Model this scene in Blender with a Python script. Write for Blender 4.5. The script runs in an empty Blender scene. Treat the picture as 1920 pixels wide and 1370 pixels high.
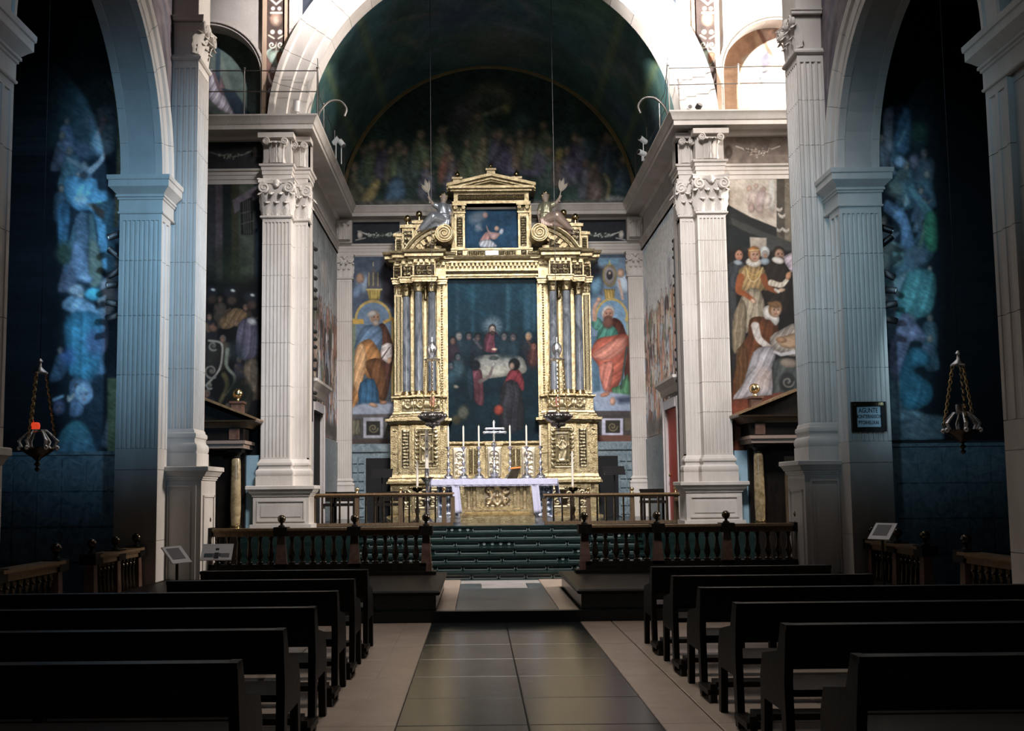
import bpy, math, random
import numpy as np
from mathutils import Vector, Matrix
from mathutils.geometry import tessellate_polygon
random.seed(7)
sc = bpy.context.scene
COL = sc.collection
PI = math.pi

# ------------------------------------------------------------------ camera
F, CX, CY, PITCH, ROLL, CAMX, CAMH = 1900., 893.2455, 755.5009, .0867, .0099, -.375, 1.6
cam = bpy.data.cameras.new('camera'); camo = bpy.data.objects.new('camera', cam); COL.objects.link(camo)
cam.sensor_width = 36.; cam.sensor_fit = 'HORIZONTAL'; cam.lens = 36. * F / 1920.
cam.shift_x = (960 - CX) / 1920.; cam.shift_y = (CY - 685) / 1920.
cam.clip_start = .05; cam.clip_end = 200
camo.matrix_world = Matrix.Translation((CAMX, 0, CAMH)) @ Matrix.Rotation(PI/2 + PITCH, 4, 'X') @ Matrix.Rotation(-ROLL, 4, 'Z')
sc.camera = camo
sc.view_settings.view_transform = 'Standard'; sc.view_settings.look = 'None'
sc.view_settings.gamma = 1.; sc.view_settings.use_curve_mapping = False
sc.view_settings.exposure = 0.0

def _ray(px, py):
    u, v = px - CX, CY - py
    c, s = math.cos(ROLL), math.sin(ROLL)
    u, v = c*u + s*v, -s*u + c*v
    cp, sp = math.cos(PITCH), math.sin(PITCH)
    return u, F*cp - v*sp, F*sp + v*cp
def at(px, py, Y):
    x, y, z = _ray(px, py); t = Y/y
    return CAMX + x*t, Y, CAMH + z*t
def onX(px, py, X):
    x, y, z = _ray(px, py); t = (X - CAMX)/x
    return X, y*t, CAMH + z*t
def onZ(px, py, Z):
    x, y, z = _ray(px, py); t = (Z - CAMH)/z
    return CAMX + x*t, y*t, Z
def topx(P):                                    # world points (n,3) -> photo pixels
    x = P[:, 0] - CAMX; y = P[:, 1]; z = P[:, 2] - CAMH
    cp, sp = math.cos(PITCH), math.sin(PITCH)
    fw = cp*y + sp*z; up = -sp*y + cp*z
    u, v = F*x/fw, F*up/fw
    c, s = math.cos(ROLL), math.sin(ROLL)
    return CX + c*u - s*v, CY - (s*u + c*v)

# ------------------------------------------------------------------ light
wd = bpy.data.worlds.new('world'); sc.world = wd; wd.use_nodes = True
wd.node_tree.nodes['Background'].inputs[0].default_value = (.35, .55, .8, 1)
wd.node_tree.nodes['Background'].inputs[1].default_value = .004
def area(name, loc, target, sx, sy, power, col, spread=180):
    l = bpy.data.lights.new(name, 'AREA'); l.shape = 'RECTANGLE'; l.size = sx; l.size_y = sy
    l.energy = power; l.color = col; l.spread = math.radians(spread)
    o = bpy.data.objects.new(name, l); COL.objects.link(o); o.location = loc
    o.rotation_euler = (Vector(target) - Vector(loc)).to_track_quat('-Z', 'Y').to_euler()
    return o
WARM = (1, .90, .80)
area('transept_window_light', (14.2, 17.0, 10.0), (-4.9, 15.4, 6.0), 2.4, 3.0, 1150, WARM, 100)
area('added_facade_key_light', (1.2, 9.8, 12.5), (.4, 19.3, 4.8), 3., 2., 440, (1, .95, .93), 63)  # added key light for the facade; no window is built there
area('added_nave_fill_light', (0., 8.2, 11.5), (0, 8.6, 0), 3., 3., 46, (1, .92, .84), 62)  # added overhead fill for the aisle floor and boards, no lamp modelled
area('added_crossing_fill_light', (0, 16.2, 15.), (0, 16.8, 3.), 3.5, 2.5, 90, (1, .93, .88), 120)  # added soft top light over the crossing, its source is made up
area('chancel_strip_light_left', (-3.45, 20.0, 4.8), (.9, 24.8, 4.6), .12, 3.4, 14, (1, .93, .82), 85)
area('chancel_strip_light_right', (3.45, 20.0, 4.8), (-.9, 24.8, 4.6), .12, 3.4, 14, (1, .93, .82), 85)
area('added_blue_pier_beam_left', (4.4, -3., 8.), (-4.9, 14.3, 5.1), .8, 1., 33, (.32, .66, 1.), 18.5)  # added narrow blue beam on the left pier face, window made up
area('added_blue_pier_beam_right', (-4.4, -3., 8.), (4.9, 14.3, 4.9), .8, 1., 15.5, (.42, .76, 1.), 18.5)  # matching added blue beam for the right pier face
area('added_frontal_fill_light', (0., -9., 8.), (0, 19., 5.6), 1.2, 1.2, 26, (1, .97, .96), 20)  # added frontal fill for facade and cornice; no rose window exists
area('added_upper_wall_beam_right', (-5., 10., 16.5), (4.5, 19.4, 10.9), .7, .7, 330, (1, .94, .88), 17)  # added beam to brighten the upper right wall, unseen source
area('added_upper_wall_beam_left', (5., 10., 16.5), (-3.4, 19.4, 11.4), .7, .7, 55, (1, .92, .90), 15)  # weaker added beam for the left side of the chancel arch
area('chapel_strip_light_left', (-5.62, 14.35, 4.6), (-6.1, 15.2, 4.6), .1, 4.6, 5, (.50, .76, 1.))
area('chapel_strip_light_right', (5.62, 14.35, 4.6), (6.1, 15.2, 4.4), .1, 4.6, 3.5, (.55, .82, 1.))

# ------------------------------------------------------------------ materials
MATS = {}
def mat(name, col, rough=.6, metal=0., col2=None, nscale=3., bump=0., bscale=20., attr=False, emit=0., spec=.5, vein=None, trans=0., stretch=(1, 1, 1)):
    m = bpy.data.materials.new(name); m.use_nodes = True
    nt = m.node_tree; N = nt.nodes; L = nt.links; b = N['Principled BSDF']
    b.inputs['Roughness'].default_value = rough; b.inputs['Metallic'].default_value = metal
    b.inputs['Specular IOR Level'].default_value = spec
    tc = N.new('ShaderNodeTexCoord'); mp = N.new('ShaderNodeMapping'); mp.inputs['Scale'].default_value = stretch
    L.new(tc.outputs['Object'], mp.inputs['Vector'])
    out = None
    if attr:
        a = N.new('ShaderNodeAttribute'); a.attribute_name = 'Col'; out = a.outputs['Color']
        if col2:                                # grain of the painted plaster
            n = N.new('ShaderNodeTexNoise'); n.inputs['Scale'].default_value = nscale; n.inputs['Detail'].default_value = 6
            L.new(mp.outputs[0], n.inputs['Vector'])
            r = N.new('ShaderNodeMapRange'); r.inputs[1].default_value = .3; r.inputs[2].default_value = .7; r.inputs[3].default_value = .82; r.inputs[4].default_value = 1.15
            L.new(n.outputs['Fac'], r.inputs[0])
            x = N.new('ShaderNodeVectorMath'); x.operation = 'SCALE'; L.new(out, x.inputs[0]); L.new(r.outputs[0], x.inputs['Scale']); out = x.outputs[0]
        L.new(out, b.inputs['Base Color'])
    elif col2:
        n = N.new('ShaderNodeTexNoise'); n.inputs['Scale'].default_value = nscale; n.inputs['Detail'].default_value = 8; n.inputs['Roughness'].default_value = .62
        if vein: n.inputs['Distortion'].default_value = vein
        L.new(mp.outputs[0], n.inputs['Vector'])
        r = N.new('ShaderNodeValToRGB'); r.color_ramp.elements[0].position = .35; r.color_ramp.elements[1].position = .68
        r.color_ramp.elements[0].color = (*col, 1); r.color_ramp.elements[1].color = (*col2, 1)
        L.new(n.outputs['Fac'], r.inputs[0]); L.new(r.outputs[0], b.inputs['Base Color'])
    else:
        b.inputs['Base Color'].default_value = (*col, 1)
    if bump:
        n2 = N.new('ShaderNodeTexNoise'); n2.inputs['Scale'].default_value = bscale; n2.inputs['Detail'].default_value = 5
        L.new(mp.outputs[0], n2.inputs['Vector'])
        bp = N.new('ShaderNodeBump'); bp.inputs['Strength'].default_value = bump; bp.inputs['Distance'].default_value = .02
        L.new(n2.outputs['Fac'], bp.inputs['Height']); L.new(bp.outputs[0], b.inputs['Normal'])
    if emit:
        b.inputs['Emission Color'].default_value = (*col, 1); b.inputs['Emission Strength'].default_value = emit
    if trans: b.inputs['Transmission Weight'].default_value = trans
    MATS[name] = m
    return m
STONE = mat('grey_stone', (.50, .46, .425), .65, col2=(.66, .622, .588), nscale=1.6, bump=.15, bscale=30, stretch=(1, 1, .35))
DARKPLASTER = mat('shade_dark_plaster', (.018, .020, .022), .8, col2=(.03, .032, .036), nscale=2)  # the chapels' shade is put into this wall colour
PLASTER = mat('plaster', (.42, .40, .38), .8, col2=(.5, .47, .45), nscale=2, bump=.15)
GOLD = mat('gilding', (.29, .225, .12), .34, 1., col2=(.56, .475, .30), nscale=9, bump=.5, bscale=34)
GOLDR = mat('carved_gilding', (1, 1, 1), .4, .8, attr=True)
OLDGOLD = mat('dull_gilding', (.26, .20, .105), .36, .95, col2=(.60, .50, .30), nscale=9, bump=.5, bscale=40)
BRASS = mat('brass', (.60, .45, .22), .22, 1., col2=(.70, .56, .32), nscale=10)
SILVER = mat('silver', (.72, .74, .80), .24, 1., col2=(.86, .87, .92), nscale=25, bump=.3, bscale=80)
PEWTER = mat('dark_silver', (.25, .23, .22), .3, 1., col2=(.42, .40, .40), nscale=12)
BLUEMARBLE = mat('blue_grey_marble', (.075, .095, .115), .2, col2=(.29, .32, .37), nscale=4, vein=1.5, stretch=(1, 1, .4))
WHITEMARBLE = mat('white_marble', (.46, .42, .41), .25, col2=(.58, .54, .53), nscale=2, vein=.8)
PINKMARBLE = mat('pink_beige_marble', (.40, .31, .25), .35, col2=(.50, .40, .33), nscale=3, vein=.6)
DARKSLAB = mat('dark_polished_slab', (.010, .014, .015), .22, col2=(.024, .030, .031), nscale=1.5, bump=.08, bscale=4, spec=.45, vein=.5)
LANDSLAB = mat('slate_green_slab', (.06, .08, .085), .3, col2=(.10, .125, .13), nscale=2, vein=.6)
GREENMARBLE = mat('green_black_marble', (.004, .012, .012), .25, col2=(.009, .026, .024), nscale=3, vein=1., stretch=(.4, 1, 2))
INLAY = mat('pale_inlay', (.20, .26, .26), .4, col2=(.30, .34, .33), nscale=6)
GREYMARBLE = mat('veined_grey_marble', (.10, .15, .18), .4, col2=(.26, .33, .37), nscale=5, vein=2.)
DARKWOOD = mat('dark_wood', (.007, .0055, .005), .45, col2=(.016, .012, .009), nscale=5, bump=.1, stretch=(6, 1, 1), spec=.18)
BROWNWOOD = mat('brown_wood', (.085, .055, .032), .35, col2=(.15, .10, .06), nscale=5, bump=.1, stretch=(8, 1, 1))
RAILWOOD = mat('polished_rail_wood', (.16, .10, .055), .28, col2=(.26, .17, .09), nscale=4, stretch=(8, 8, 1))
BRONZE = mat('dark_bronze', (.060, .048, .034), .22, .9, col2=(.13, .10, .07), nscale=10)
REDMARBLE = mat('red_brown_marble', (.10, .05, .035), .3, col2=(.18, .11, .085), nscale=9, vein=1.)
YELLOWMARBLE = mat('yellow_veined_marble', (.16, .115, .06), .22, col2=(.42, .33, .19), nscale=6, vein=1.2)
BLACK = mat('black_metal', (.008, .008, .009), .45)
STEEL = mat('thin_steel', (.16, .15, .14), .4, .8)
WHITEPAINT = mat('white_enamel', (.8, .8, .8), .4)
CLOTH = mat('white_linen', (.55, .55, .72), .85, col2=(.63, .63, .80), nscale=30, bump=.2, bscale=120)
WAX = mat('candle_wax', (.78, .72, .62), .5)
PAPER = mat('white_board', (.93, .92, .95), .5)
INK = mat('dark_print', (.025, .03, .035), .6)
INKTEAL = mat('teal_print', (.07, .12, .13), .6)
INKGREY = mat('grey_print', (.22, .21, .24), .6)
PALEBLUE = mat('pale_blue_panel', (.26, .42, .52), .6, col2=(.32, .48, .58), nscale=8)
REDCLOTH = mat('red_door_leather', (.42, .035, .03), .5, col2=(.5, .05, .04), nscale=4)
ORANGE = mat('orange_page_edge', (.75, .25, .05), .6)
DARKVOID = mat('dark_interior', (.01, .01, .012), .9)
REDGLASS = mat('red_lamp_glass', (.75, .06, .02), .25, emit=.7)
PAINT = mat('fresco_paint', (1, 1, 1), .75, attr=True, col2=(1, 1, 1), nscale=9, spec=.2)
CANVAS = mat('oil_paint', (1, 1, 1), .55, attr=True, col2=(1, 1, 1), nscale=12, spec=.08)
SILVERED = mat('silvered_paint', (.40, .45, .52), .35, .6, col2=(.6, .64, .68), nscale=6)
GREENGOLD = mat('green_gold_paint', (.42, .42, .30), .35, .6, col2=(.62, .60, .42), nscale=6)
ROSEGOLD = mat('rose_gold_paint', (.58, .42, .36), .38, .5, col2=(.72, .56, .46), nscale=6)
SKIN = mat('carved_flesh_paint', (.48, .38, .32), .5, col2=(.56, .45, .38), nscale=6)

# ------------------------------------------------------------------ mesh helpers
def smoothpts(pts, n=6, closed=True):
    P = [np.array(p, float) for p in pts]; m = len(P); out = []
    rng = range(m if closed else m - 1)
    for i in rng:
        if closed: a, b, c, d = P[i-1], P[i], P[(i+1) % m], P[(i+2) % m]
        else: a, b, c, d = P[max(i-1, 0)], P[i], P[i+1], P[min(i+2, m-1)]
        for k in range(n):
            t = k/n
            out.append(tuple(.5*((2*b) + (c-a)*t + (2*a-5*b+4*c-d)*t*t + (3*b-a-3*c+d)*t**3)))
    if not closed: out.append(tuple(P[-1]))
    return out

class MB:
    def __init__(s): s.v = []; s.f = []; s.M = None
    def add(s, vs, fs):
        n = len(s.v)
        if s.M is not None: vs = [tuple(s.M @ Vector(p)) for p in vs]
        s.v += [tuple(p) for p in vs]; s.f += [tuple(i + n for i in f) for f in fs]
        return s
    def box(s, x0, x1, y0, y1, z0, z1):
        return s.add([(x0,y0,z0),(x1,y0,z0),(x1,y1,z0),(x0,y1,z0),(x0,y0,z1),(x1,y0,z1),(x1,y1,z1),(x0,y1,z1)],
                     [(0,3,2,1),(4,5,6,7),(0,1,5,4),(1,2,6,5),(2,3,7,6),(3,0,4,7)])
    def frus(s, a, z0, b, z1):                  # a, b = (x0,x1,y0,y1) bottom and top rectangles
        return s.add([(a[0],a[2],z0),(a[1],a[2],z0),(a[1],a[3],z0),(a[0],a[3],z0),(b[0],b[2],z1),(b[1],b[2],z1),(b[1],b[3],z1),(b[0],b[3],z1)],
                     [(0,3,2,1),(4,5,6,7),(0,1,5,4),(1,2,6,5),(2,3,7,6),(3,0,4,7)])
    def prism(s, pts, a0, a1, axis='z'):
        n = len(pts)
        def P(p, a): return {'z': (p[0], p[1], a), 'y': (p[0], a, p[1]), 'x': (a, p[0], p[1])}[axis]
        vs = [P(p, a0) for p in pts] + [P(p, a1) for p in pts]
        fs = [tuple(range(n)), tuple(range(2*n-1, n-1, -1))] + [(i, n+i, n+(i+1) % n, (i+1) % n) for i in range(n)]
        return s.add(vs, fs)
    def lathe(s, prof, c=(0, 0, 0), seg=16, axis='z', sc=(1, 1)):
        vs = []; fs = []
        for r, h in prof:
            for k in range(seg):
                a = 2*PI*k/seg; p = (r*math.cos(a)*sc[0], r*math.sin(a)*sc[1], h)
                if axis == 'y': p = (p[0], p[2], p[1])
                if axis == 'x': p = (p[2], p[0], p[1])
                vs.append((p[0]+c[0], p[1]+c[1], p[2]+c[2]))
        for i in range(len(prof)-1):
            for k in range(seg):
                fs.append((i*seg+k, i*seg+(k+1) % seg, (i+1)*seg+(k+1) % seg, (i+1)*seg+k))
        fs.append(tuple(range(seg-1, -1, -1))); fs.append(tuple(range((len(prof)-1)*seg, len(prof)*seg)))
        return s.add(vs, fs)
    def ball(s, c, r, seg=14, ring=8, sc=(1, 1, 1)):
        prof = [(max(1e-4, r*math.sin(PI*i/ring)), -r*math.cos(PI*i/ring)*sc[2]) for i in range(ring+1)]
        return s.lathe(prof, c, seg, sc=(sc[0], sc[1]))
    def tube(s, path, r, seg=8, closed=False, flat=1.0):
        P = [Vector(p) for p in path]; n = len(P); vs = []; fs = []
        R = r if hasattr(r, '__len__') else [r]*n
        up = None
        for i in range(n):
            a = P[i-1] if (i or closed) else P[i]; b = P[(i+1) % n] if (i < n-1 or closed) else P[i]
            t = (b - a).normalized()
            if up is None:
                up = Vector((0, 0, 1)) if abs(t.z) < .9 else Vector((0, 1, 0))
            u = (up - t*up.dot(t)).normalized(); w = t.cross(u); up = u
            for k in range(seg):
                q = 2*PI*k/seg
                vs.append(tuple(P[i] + u*(R[i]*math.cos(q)) + w*(R[i]*flat*math.sin(q))))
        for i in range(n if closed else n-1):
            j = (i+1) % n
            for k in range(seg):
                fs.append((i*seg+k, i*seg+(k+1) % seg, j*seg+(k+1) % seg, j*seg+k))
        if not closed: fs += [tuple(range(seg-1, -1, -1)), tuple(range((n-1)*seg, n*seg))]
        return s.add(vs, fs)
    def sweep(s, path, prof, closed=False, z=0.):
        """path: plan points; prof: closed outline of (out, z); out is to the right of travel"""
        n = len(path); m = len(prof); vs = []; fs = []
        for i in range(n):
            p = Vector(path[i]).to_2d()
            d1 = (p - Vector(path[i-1]).to_2d()).normalized() if (i or closed) else None
            d2 = (Vector(path[(i+1) % n]).to_2d() - p).normalized() if (i < n-1 or closed) else None
            if d1 is None: d1 = d2
            if d2 is None: d2 = d1
            n1 = Vector((d1.y, -d1.x)); n2 = Vector((d2.y, -d2.x))
            b = (n1 + n2); b = b / max(1e-6, (1 + n1.dot(n2)))
            for o, h in prof: vs.append((p.x + b.x*o, p.y + b.y*o, h + z))
        for i in range(n if closed else n-1):
            j = (i+1) % n
            for k in range(m):
                fs.append((i*m+k, i*m+(k+1) % m, j*m+(k+1) % m, j*m+k))
        if not closed: fs += [tuple(range(m)), tuple(range(n*m-1, (n-1)*m-1, -1))]
        return s.add(vs, fs)
    def grid(s, fn, nu, nv, closed_u=False):
        vs = [fn(i/(nu), j/(nv)) for j in range(nv+1) for i in range(nu+1)]
        fs = [(j*(nu+1)+i, j*(nu+1)+i+1, (j+1)*(nu+1)+i+1, (j+1)*(nu+1)+i) for j in range(nv) for i in range(nu)]
        return s.add(vs, fs)
    def arcband(s, c, r0, r1, a0, a1, y0, y1, n=12, plane='xz'):
        """solid ring sector; plane xz with thickness y0..y1, or yz with thickness x"""
        def P(r, a, t): return (c[0]+r*math.cos(a), t, c[1]+r*math.sin(a)) if plane == 'xz' else (t, c[0]+r*math.cos(a), c[1]+r*math.sin(a))
        vs = []; fs = []
        for i in range(n+1):
            a = a0 + (a1-a0)*i/n
            vs += [P(r0, a, y0), P(r1, a, y0), P(r1, a, y1), P(r0, a, y1)]
        for i in range(n):
            for k in range(4):
                fs.append((i*4+k, i*4+(k+1) % 4, i*4+4+(k+1) % 4, i*4+4+k))
        fs += [(0, 1, 2, 3), (n*4+3, n*4+2, n*4+1, n*4)]
        return s.add(vs, fs)
    def arcprof(s, c, prof, a0, a1, n=8, plane='xz'):
        """sweep an outline of (radius, thickness) round an arc"""
        def P(r, a, t): return (c[0]+r*math.cos(a), t, c[1]+r*math.sin(a)) if plane == 'xz' else (t, c[0]+r*math.cos(a), c[1]+r*math.sin(a))
        m = len(prof); vs = [P(r, a0 + (a1-a0)*i/n, t) for i in range(n+1) for r, t in prof]
        fs = [(i*m+k, i*m+(k+1) % m, (i+1)*m+(k+1) % m, (i+1)*m+k) for i in range(n) for k in range(m)]
        fs += [tuple(range(m)), tuple(range((n+1)*m-1, n*m-1, -1))]
        return s.add(vs, fs)
    def build(s, name, m, parent=None, smooth=None, kind=None, label=None, colors=None):
        if name in ('dentil', 'bead_moulding', 'gadroon', 'acanthus', 'lace_edge', 'gadroon', 'crown_ornament', 'inlay'): kind = 'stuff'   # too small to pick apart singly
        me = bpy.data.meshes.new(name); me.from_pydata(s.v, [], s.f)
        me.materials.append(m)
        if smooth is not None:
            me.polygons.foreach_set('use_smooth', [True]*len(me.polygons)); me.set_sharp_from_angle(angle=math.radians(smooth))
        if colors is not None:
            ca = me.color_attributes.new('Col', 'FLOAT_COLOR', 'POINT')
            c4 = np.ones((len(me.vertices), 4), np.float32); c4[:, :3] = colors; ca.data.foreach_set('color', c4.ravel())
        fixnormals(me)
        o = bpy.data.objects.new(name, me); COL.objects.link(o)
        if parent is not None: setparent(o, parent)
        if kind: o['kind'] = kind
        if label: o['label'] = label
        return o
import bmesh
def fixnormals(me):
    if len(me.polygons) > 30000: return
    b = bmesh.new(); b.from_mesh(me); bmesh.ops.recalc_face_normals(b, faces=b.faces); b.to_mesh(me); b.free()
ORG = {}
def setparent(o, p):
    o.parent = p
    o.matrix_parent_inverse = Matrix.Translation(-Vector(ORG.get(p.name, (0, 0, 0))))
def thing(name, label, cat, loc=(0, 0, 0), group=None):
    """Empty at the base of a thing; its parts are modelled in room coordinates"""
    o = bpy.data.objects.new(name, None); COL.objects.link(o); o.location = loc; ORG[o.name] = tuple(loc)
    o.empty_display_size = .1
    o['label'] = label; o['category'] = cat
    if group: o['group'] = group
    return o
def tag(o, label, cat, group=None):
    o['label'] = label; o['category'] = cat
    if group: o['group'] = group
    return o
def struct(name, loc=(0, 0, 0)):
    o = bpy.data.objects.new(name, None); COL.objects.link(o); o.location = loc; ORG[o.name] = tuple(loc); o['kind'] = 'structure'; o.empty_display_size = .1
    return o
def dup(root, move, label=None, scale=None):
    """copy a thing with its parts and sub-parts; move = new location of its base"""
    r = root.copy(); COL.objects.link(r); r.location = move
    if label: r['label'] = label
    def rec(src, dst):
        for ch in list(src.children):
            c = ch.copy(); COL.objects.link(c); c.parent = dst; c.matrix_parent_inverse = ch.matrix_parent_inverse.copy(); rec(ch, c)
    rec(root, r)
    return r
# ------------------------------------------------------------------ painter: colours of the frescoes and canvases
def vnoise(X, Y, s, seed):
    rs = np.random.RandomState(seed); T = rs.rand(64, 64)
    x, y = X/s, Y/s; xi, yi = np.floor(x).astype(int), np.floor(y).astype(int); fx, fy = x-xi, y-yi
    fx = fx*fx*(3-2*fx); fy = fy*fy*(3-2*fy)
    g = lambda a, b: T[b % 64, a % 64]
    return (g(xi, yi)*(1-fx)+g(xi+1, yi)*fx)*(1-fy) + (g(xi, yi+1)*(1-fx)+g(xi+1, yi+1)*fx)*fy
def fbm(X, Y, s, seed): return .55*vnoise(X, Y, s, seed) + .3*vnoise(X, Y, s/2.1, seed+1) + .15*vnoise(X, Y, s/4.3, seed+2)
def hexc(h): return np.array([int(h[i:i+2], 16) for i in (0, 2, 4)], float)
class Cv:
    def __init__(s, x0, y0, x1, y1, bg, k=1.):
        s.x0, s.y0, s.x1, s.y1, s.k = x0, y0, x1, y1, k
        s.w, s.h = int((x1-x0)*k)+1, int((y1-y0)*k)+1
        s.X, s.Y = np.meshgrid(x0 + np.arange(s.w)/k, y0 + np.arange(s.h)/k)
        s.a = np.zeros((s.h, s.w, 3)) + hexc(bg)
    def _win(s, ax, ay, bx, by):
        i0 = max(0, int((ax-s.x0)*s.k)-1); i1 = min(s.w, int((bx-s.x0)*s.k)+2); j0 = max(0, int((ay-s.y0)*s.k)-1); j1 = min(s.h, int((by-s.y0)*s.k)+2)
        return (slice(j0, j1), slice(i0, i1)) if i1 > i0 and j1 > j0 else None
    def _put(s, w, m, col, fold=None, col2=None, rim=None):
        X, Y = s.X[w], s.Y[w]; c = hexc(col) + np.zeros(m.shape + (3,))
        if col2 is not None:
            t = np.clip((Y - Y.min())/max(1e-3, Y.max()-Y.min()), 0, 1)[..., None]; c = c*(1-t) + hexc(col2)*t
        if fold:
            fr, ang, amp, sd = fold
            q = (X*math.cos(ang) + Y*math.sin(ang))*fr + 4.2*vnoise(X, Y, 11/fr, sd)
            k = np.sin(q); c = c*(1 + .8*amp*(np.sign(k)*np.abs(k)**.7*.6 + .4*np.sin(q*2.3+1+2*vnoise(X, Y, 5/fr, sd+3))))[..., None]
        if rim is not None: c = c*rim[..., None]
        s.a[w] = s.a[w]*(1-m[..., None]) + np.clip(c, 0, 255)*m[..., None]
    def poly(s, pts, col, soft=1.2, a=1., sm=0, fold=None, col2=None):
        if sm: pts = smoothpts(pts, sm)
        P = np.array(pts, float); w = s._win(P[:, 0].min()-soft, P[:, 1].min()-soft, P[:, 0].max()+soft, P[:, 1].max()+soft)
        if w is None: return s
        X, Y = s.X[w], s.Y[w]; d = np.full(X.shape, 1e9); ins = np.zeros(X.shape, bool)
        for i in range(len(P)):
            ax, ay = P[i-1]; bx, by = P[i]; ex, ey = bx-ax, by-ay
            t = np.clip(((X-ax)*ex+(Y-ay)*ey)/(ex*ex+ey*ey+1e-9), 0, 1)
            d = np.minimum(d, (X-ax-t*ex)**2+(Y-ay-t*ey)**2)
            c = ((ay > Y) != (by > Y)) & (X < ex*(Y-ay)/(ey if abs(ey) > 1e-9 else 1e-9)+ax); ins ^= c
        d = np.sqrt(d); e = d.copy(); d = np.where(ins, d, -d); m = np.clip(.5 + d/soft, 0, 1)*a
        rim = None
        if sm or fold: E_ = max(2., .22*min(np.ptp(P[:, 0]), np.ptp(P[:, 1]))); rim = .66 + .40*np.clip(e/E_, 0, 1)**.7 + .10*(P[:, 0].mean()-X)/(np.ptp(P[:, 0])+1)
        s._put(w, m, col, fold, col2, rim); return s
    def ell(s, cx, cy, rx, ry, col, ang=0, soft=.25, a=1., fold=None):
        R = max(rx, ry)*(1+soft)+1; w = s._win(cx-R, cy-R, cx+R, cy+R)
        if w is None: return s
        X, Y = s.X[w]-cx, s.Y[w]-cy; c, n = math.cos(ang), math.sin(ang)
        r = np.sqrt(((X*c+Y*n)/rx)**2+((Y*c-X*n)/ry)**2); m = np.clip(.5+(1-r)/soft, 0, 1)*a
        s._put(w, m, col, fold, None, 1.10 - .36*np.clip(r, 0, 1)**2 - .12*(X/rx+Y/ry)/2 if soft < .7 else None); return s
    def line(s, pts, wd, col, soft=1., a=1., sm=0, fold=None):
        if sm: pts = smoothpts(pts, sm, closed=False)
        P = np.array(pts, float); R = (max(wd) if hasattr(wd, '__len__') else wd)+soft; w = s._win(P[:, 0].min()-R, P[:, 1].min()-R, P[:, 0].max()+R, P[:, 1].max()+R)
        if w is None: return s
        X, Y = s.X[w], s.Y[w]; m = np.zeros(X.shape); n = len(P)-1
        for i in range(n):
            ax, ay = P[i]; bx, by = P[i+1]; ex, ey = bx-ax, by-ay
            t = np.clip(((X-ax)*ex+(Y-ay)*ey)/(ex*ex+ey*ey+1e-9), 0, 1)
            d = np.sqrt((X-ax-t*ex)**2+(Y-ay-t*ey)**2)
            r = wd/2 if not hasattr(wd, '__len__') else (wd[0] + (wd[1]-wd[0])*(i+t)/n)/2
            m = np.maximum(m, np.clip(.5+(r-d)/soft, 0, 1))
        s._put(w, m*a, col, fold); return s
    def noise(s, sc_, amp, seed, tint=(1, 1, 1)):
        n = (fbm(s.X, s.Y, sc_, seed)-.5)*2*amp; s.a = np.clip(s.a*(1+n[..., None]*np.array(tint)), 0, 255); return s
    def streak(s, n, box, lens, wds, cols, seed, a=.7, ang=PI/2, jit=.25, soft=2.):
        r = random.Random(seed)
        for _ in range(n):
            x = r.uniform(box[0], box[2]); y = r.uniform(box[1], box[3]); L = r.uniform(*lens); q = ang + r.uniform(-jit, jit)
            p = [(x, y), (x+math.cos(q)*L*.5+r.uniform(-2, 2), y+math.sin(q)*L*.5), (x+math.cos(q)*L, y+math.sin(q)*L)]
            s.line(p, (r.uniform(*wds), r.uniform(*wds)*.5), r.choice(cols), soft, a*r.uniform(.5, 1), sm=3)
        return s
    def face(s, x, y, r, skin='d0a890', hair='40302a', turn=0., beard=None, tilt=0.):
        s.ell(x, y-r*.15, r*1.0, r*1.22, hair, tilt, .2)
        s.ell(x+turn*r*.22, y+r*.12, r*.76, r*1.02, skin, tilt, .2)
        s.ell(x+turn*r*.22-turn*r*.3-(r*.25 if not turn else 0), y+r*.3, r*.3, r*.6, '8a6050', tilt, .6, .35)
        for k in (-1, 1):
            ex = x + turn*r*.4 + k*r*.3
            s.ell(ex, y-r*.02, r*.15, r*.09, '2a1c18', 0, .5, .85); s.line([(ex-r*.2, y-r*.22), (ex+r*.2, y-r*.24)], r*.09, '4a342c', r*.1, .7)
        s.line([(x+turn*r*.5, y), (x+turn*r*.62, y+r*.35)], r*.1, '9a6c58', r*.12, .7)
        s.line([(x+turn*r*.4-r*.2, y+r*.6), (x+turn*r*.4+r*.2, y+r*.6)], r*.12, '8c3c34', r*.12, .8)
        if beard: s.ell(x+turn*r*.35, y+r*.95, r*.6, r*.62, beard, 0, .5)
        return s
    def finish(s, sat=.8, brush=.10, seed=1, blur=1, ang=.6):
        """pull the colours together: lower chroma, brush grain, soft edges"""
        g = s.a.mean(2, keepdims=True); s.a = g + (s.a-g)*sat
        for _ in range(blur):
            A = np.pad(s.a, ((1, 1), (1, 1), (0, 0)), 'edge'); s.a = (A[1:-1, 1:-1]*2+A[:-2, 1:-1]+A[2:, 1:-1]+A[1:-1, :-2]+A[1:-1, 2:])/6
        c, n = math.cos(ang), math.sin(ang); U, V = s.X*c+s.Y*n, (s.Y*c-s.X*n)*4
        b = (fbm(U, V, 9, seed)-.5)*2 + (fbm(s.X, s.Y, 26, seed+4)-.5)*1.2
        s.a = np.clip(s.a*(1+brush*b[..., None]), 0, 255); return s
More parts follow.
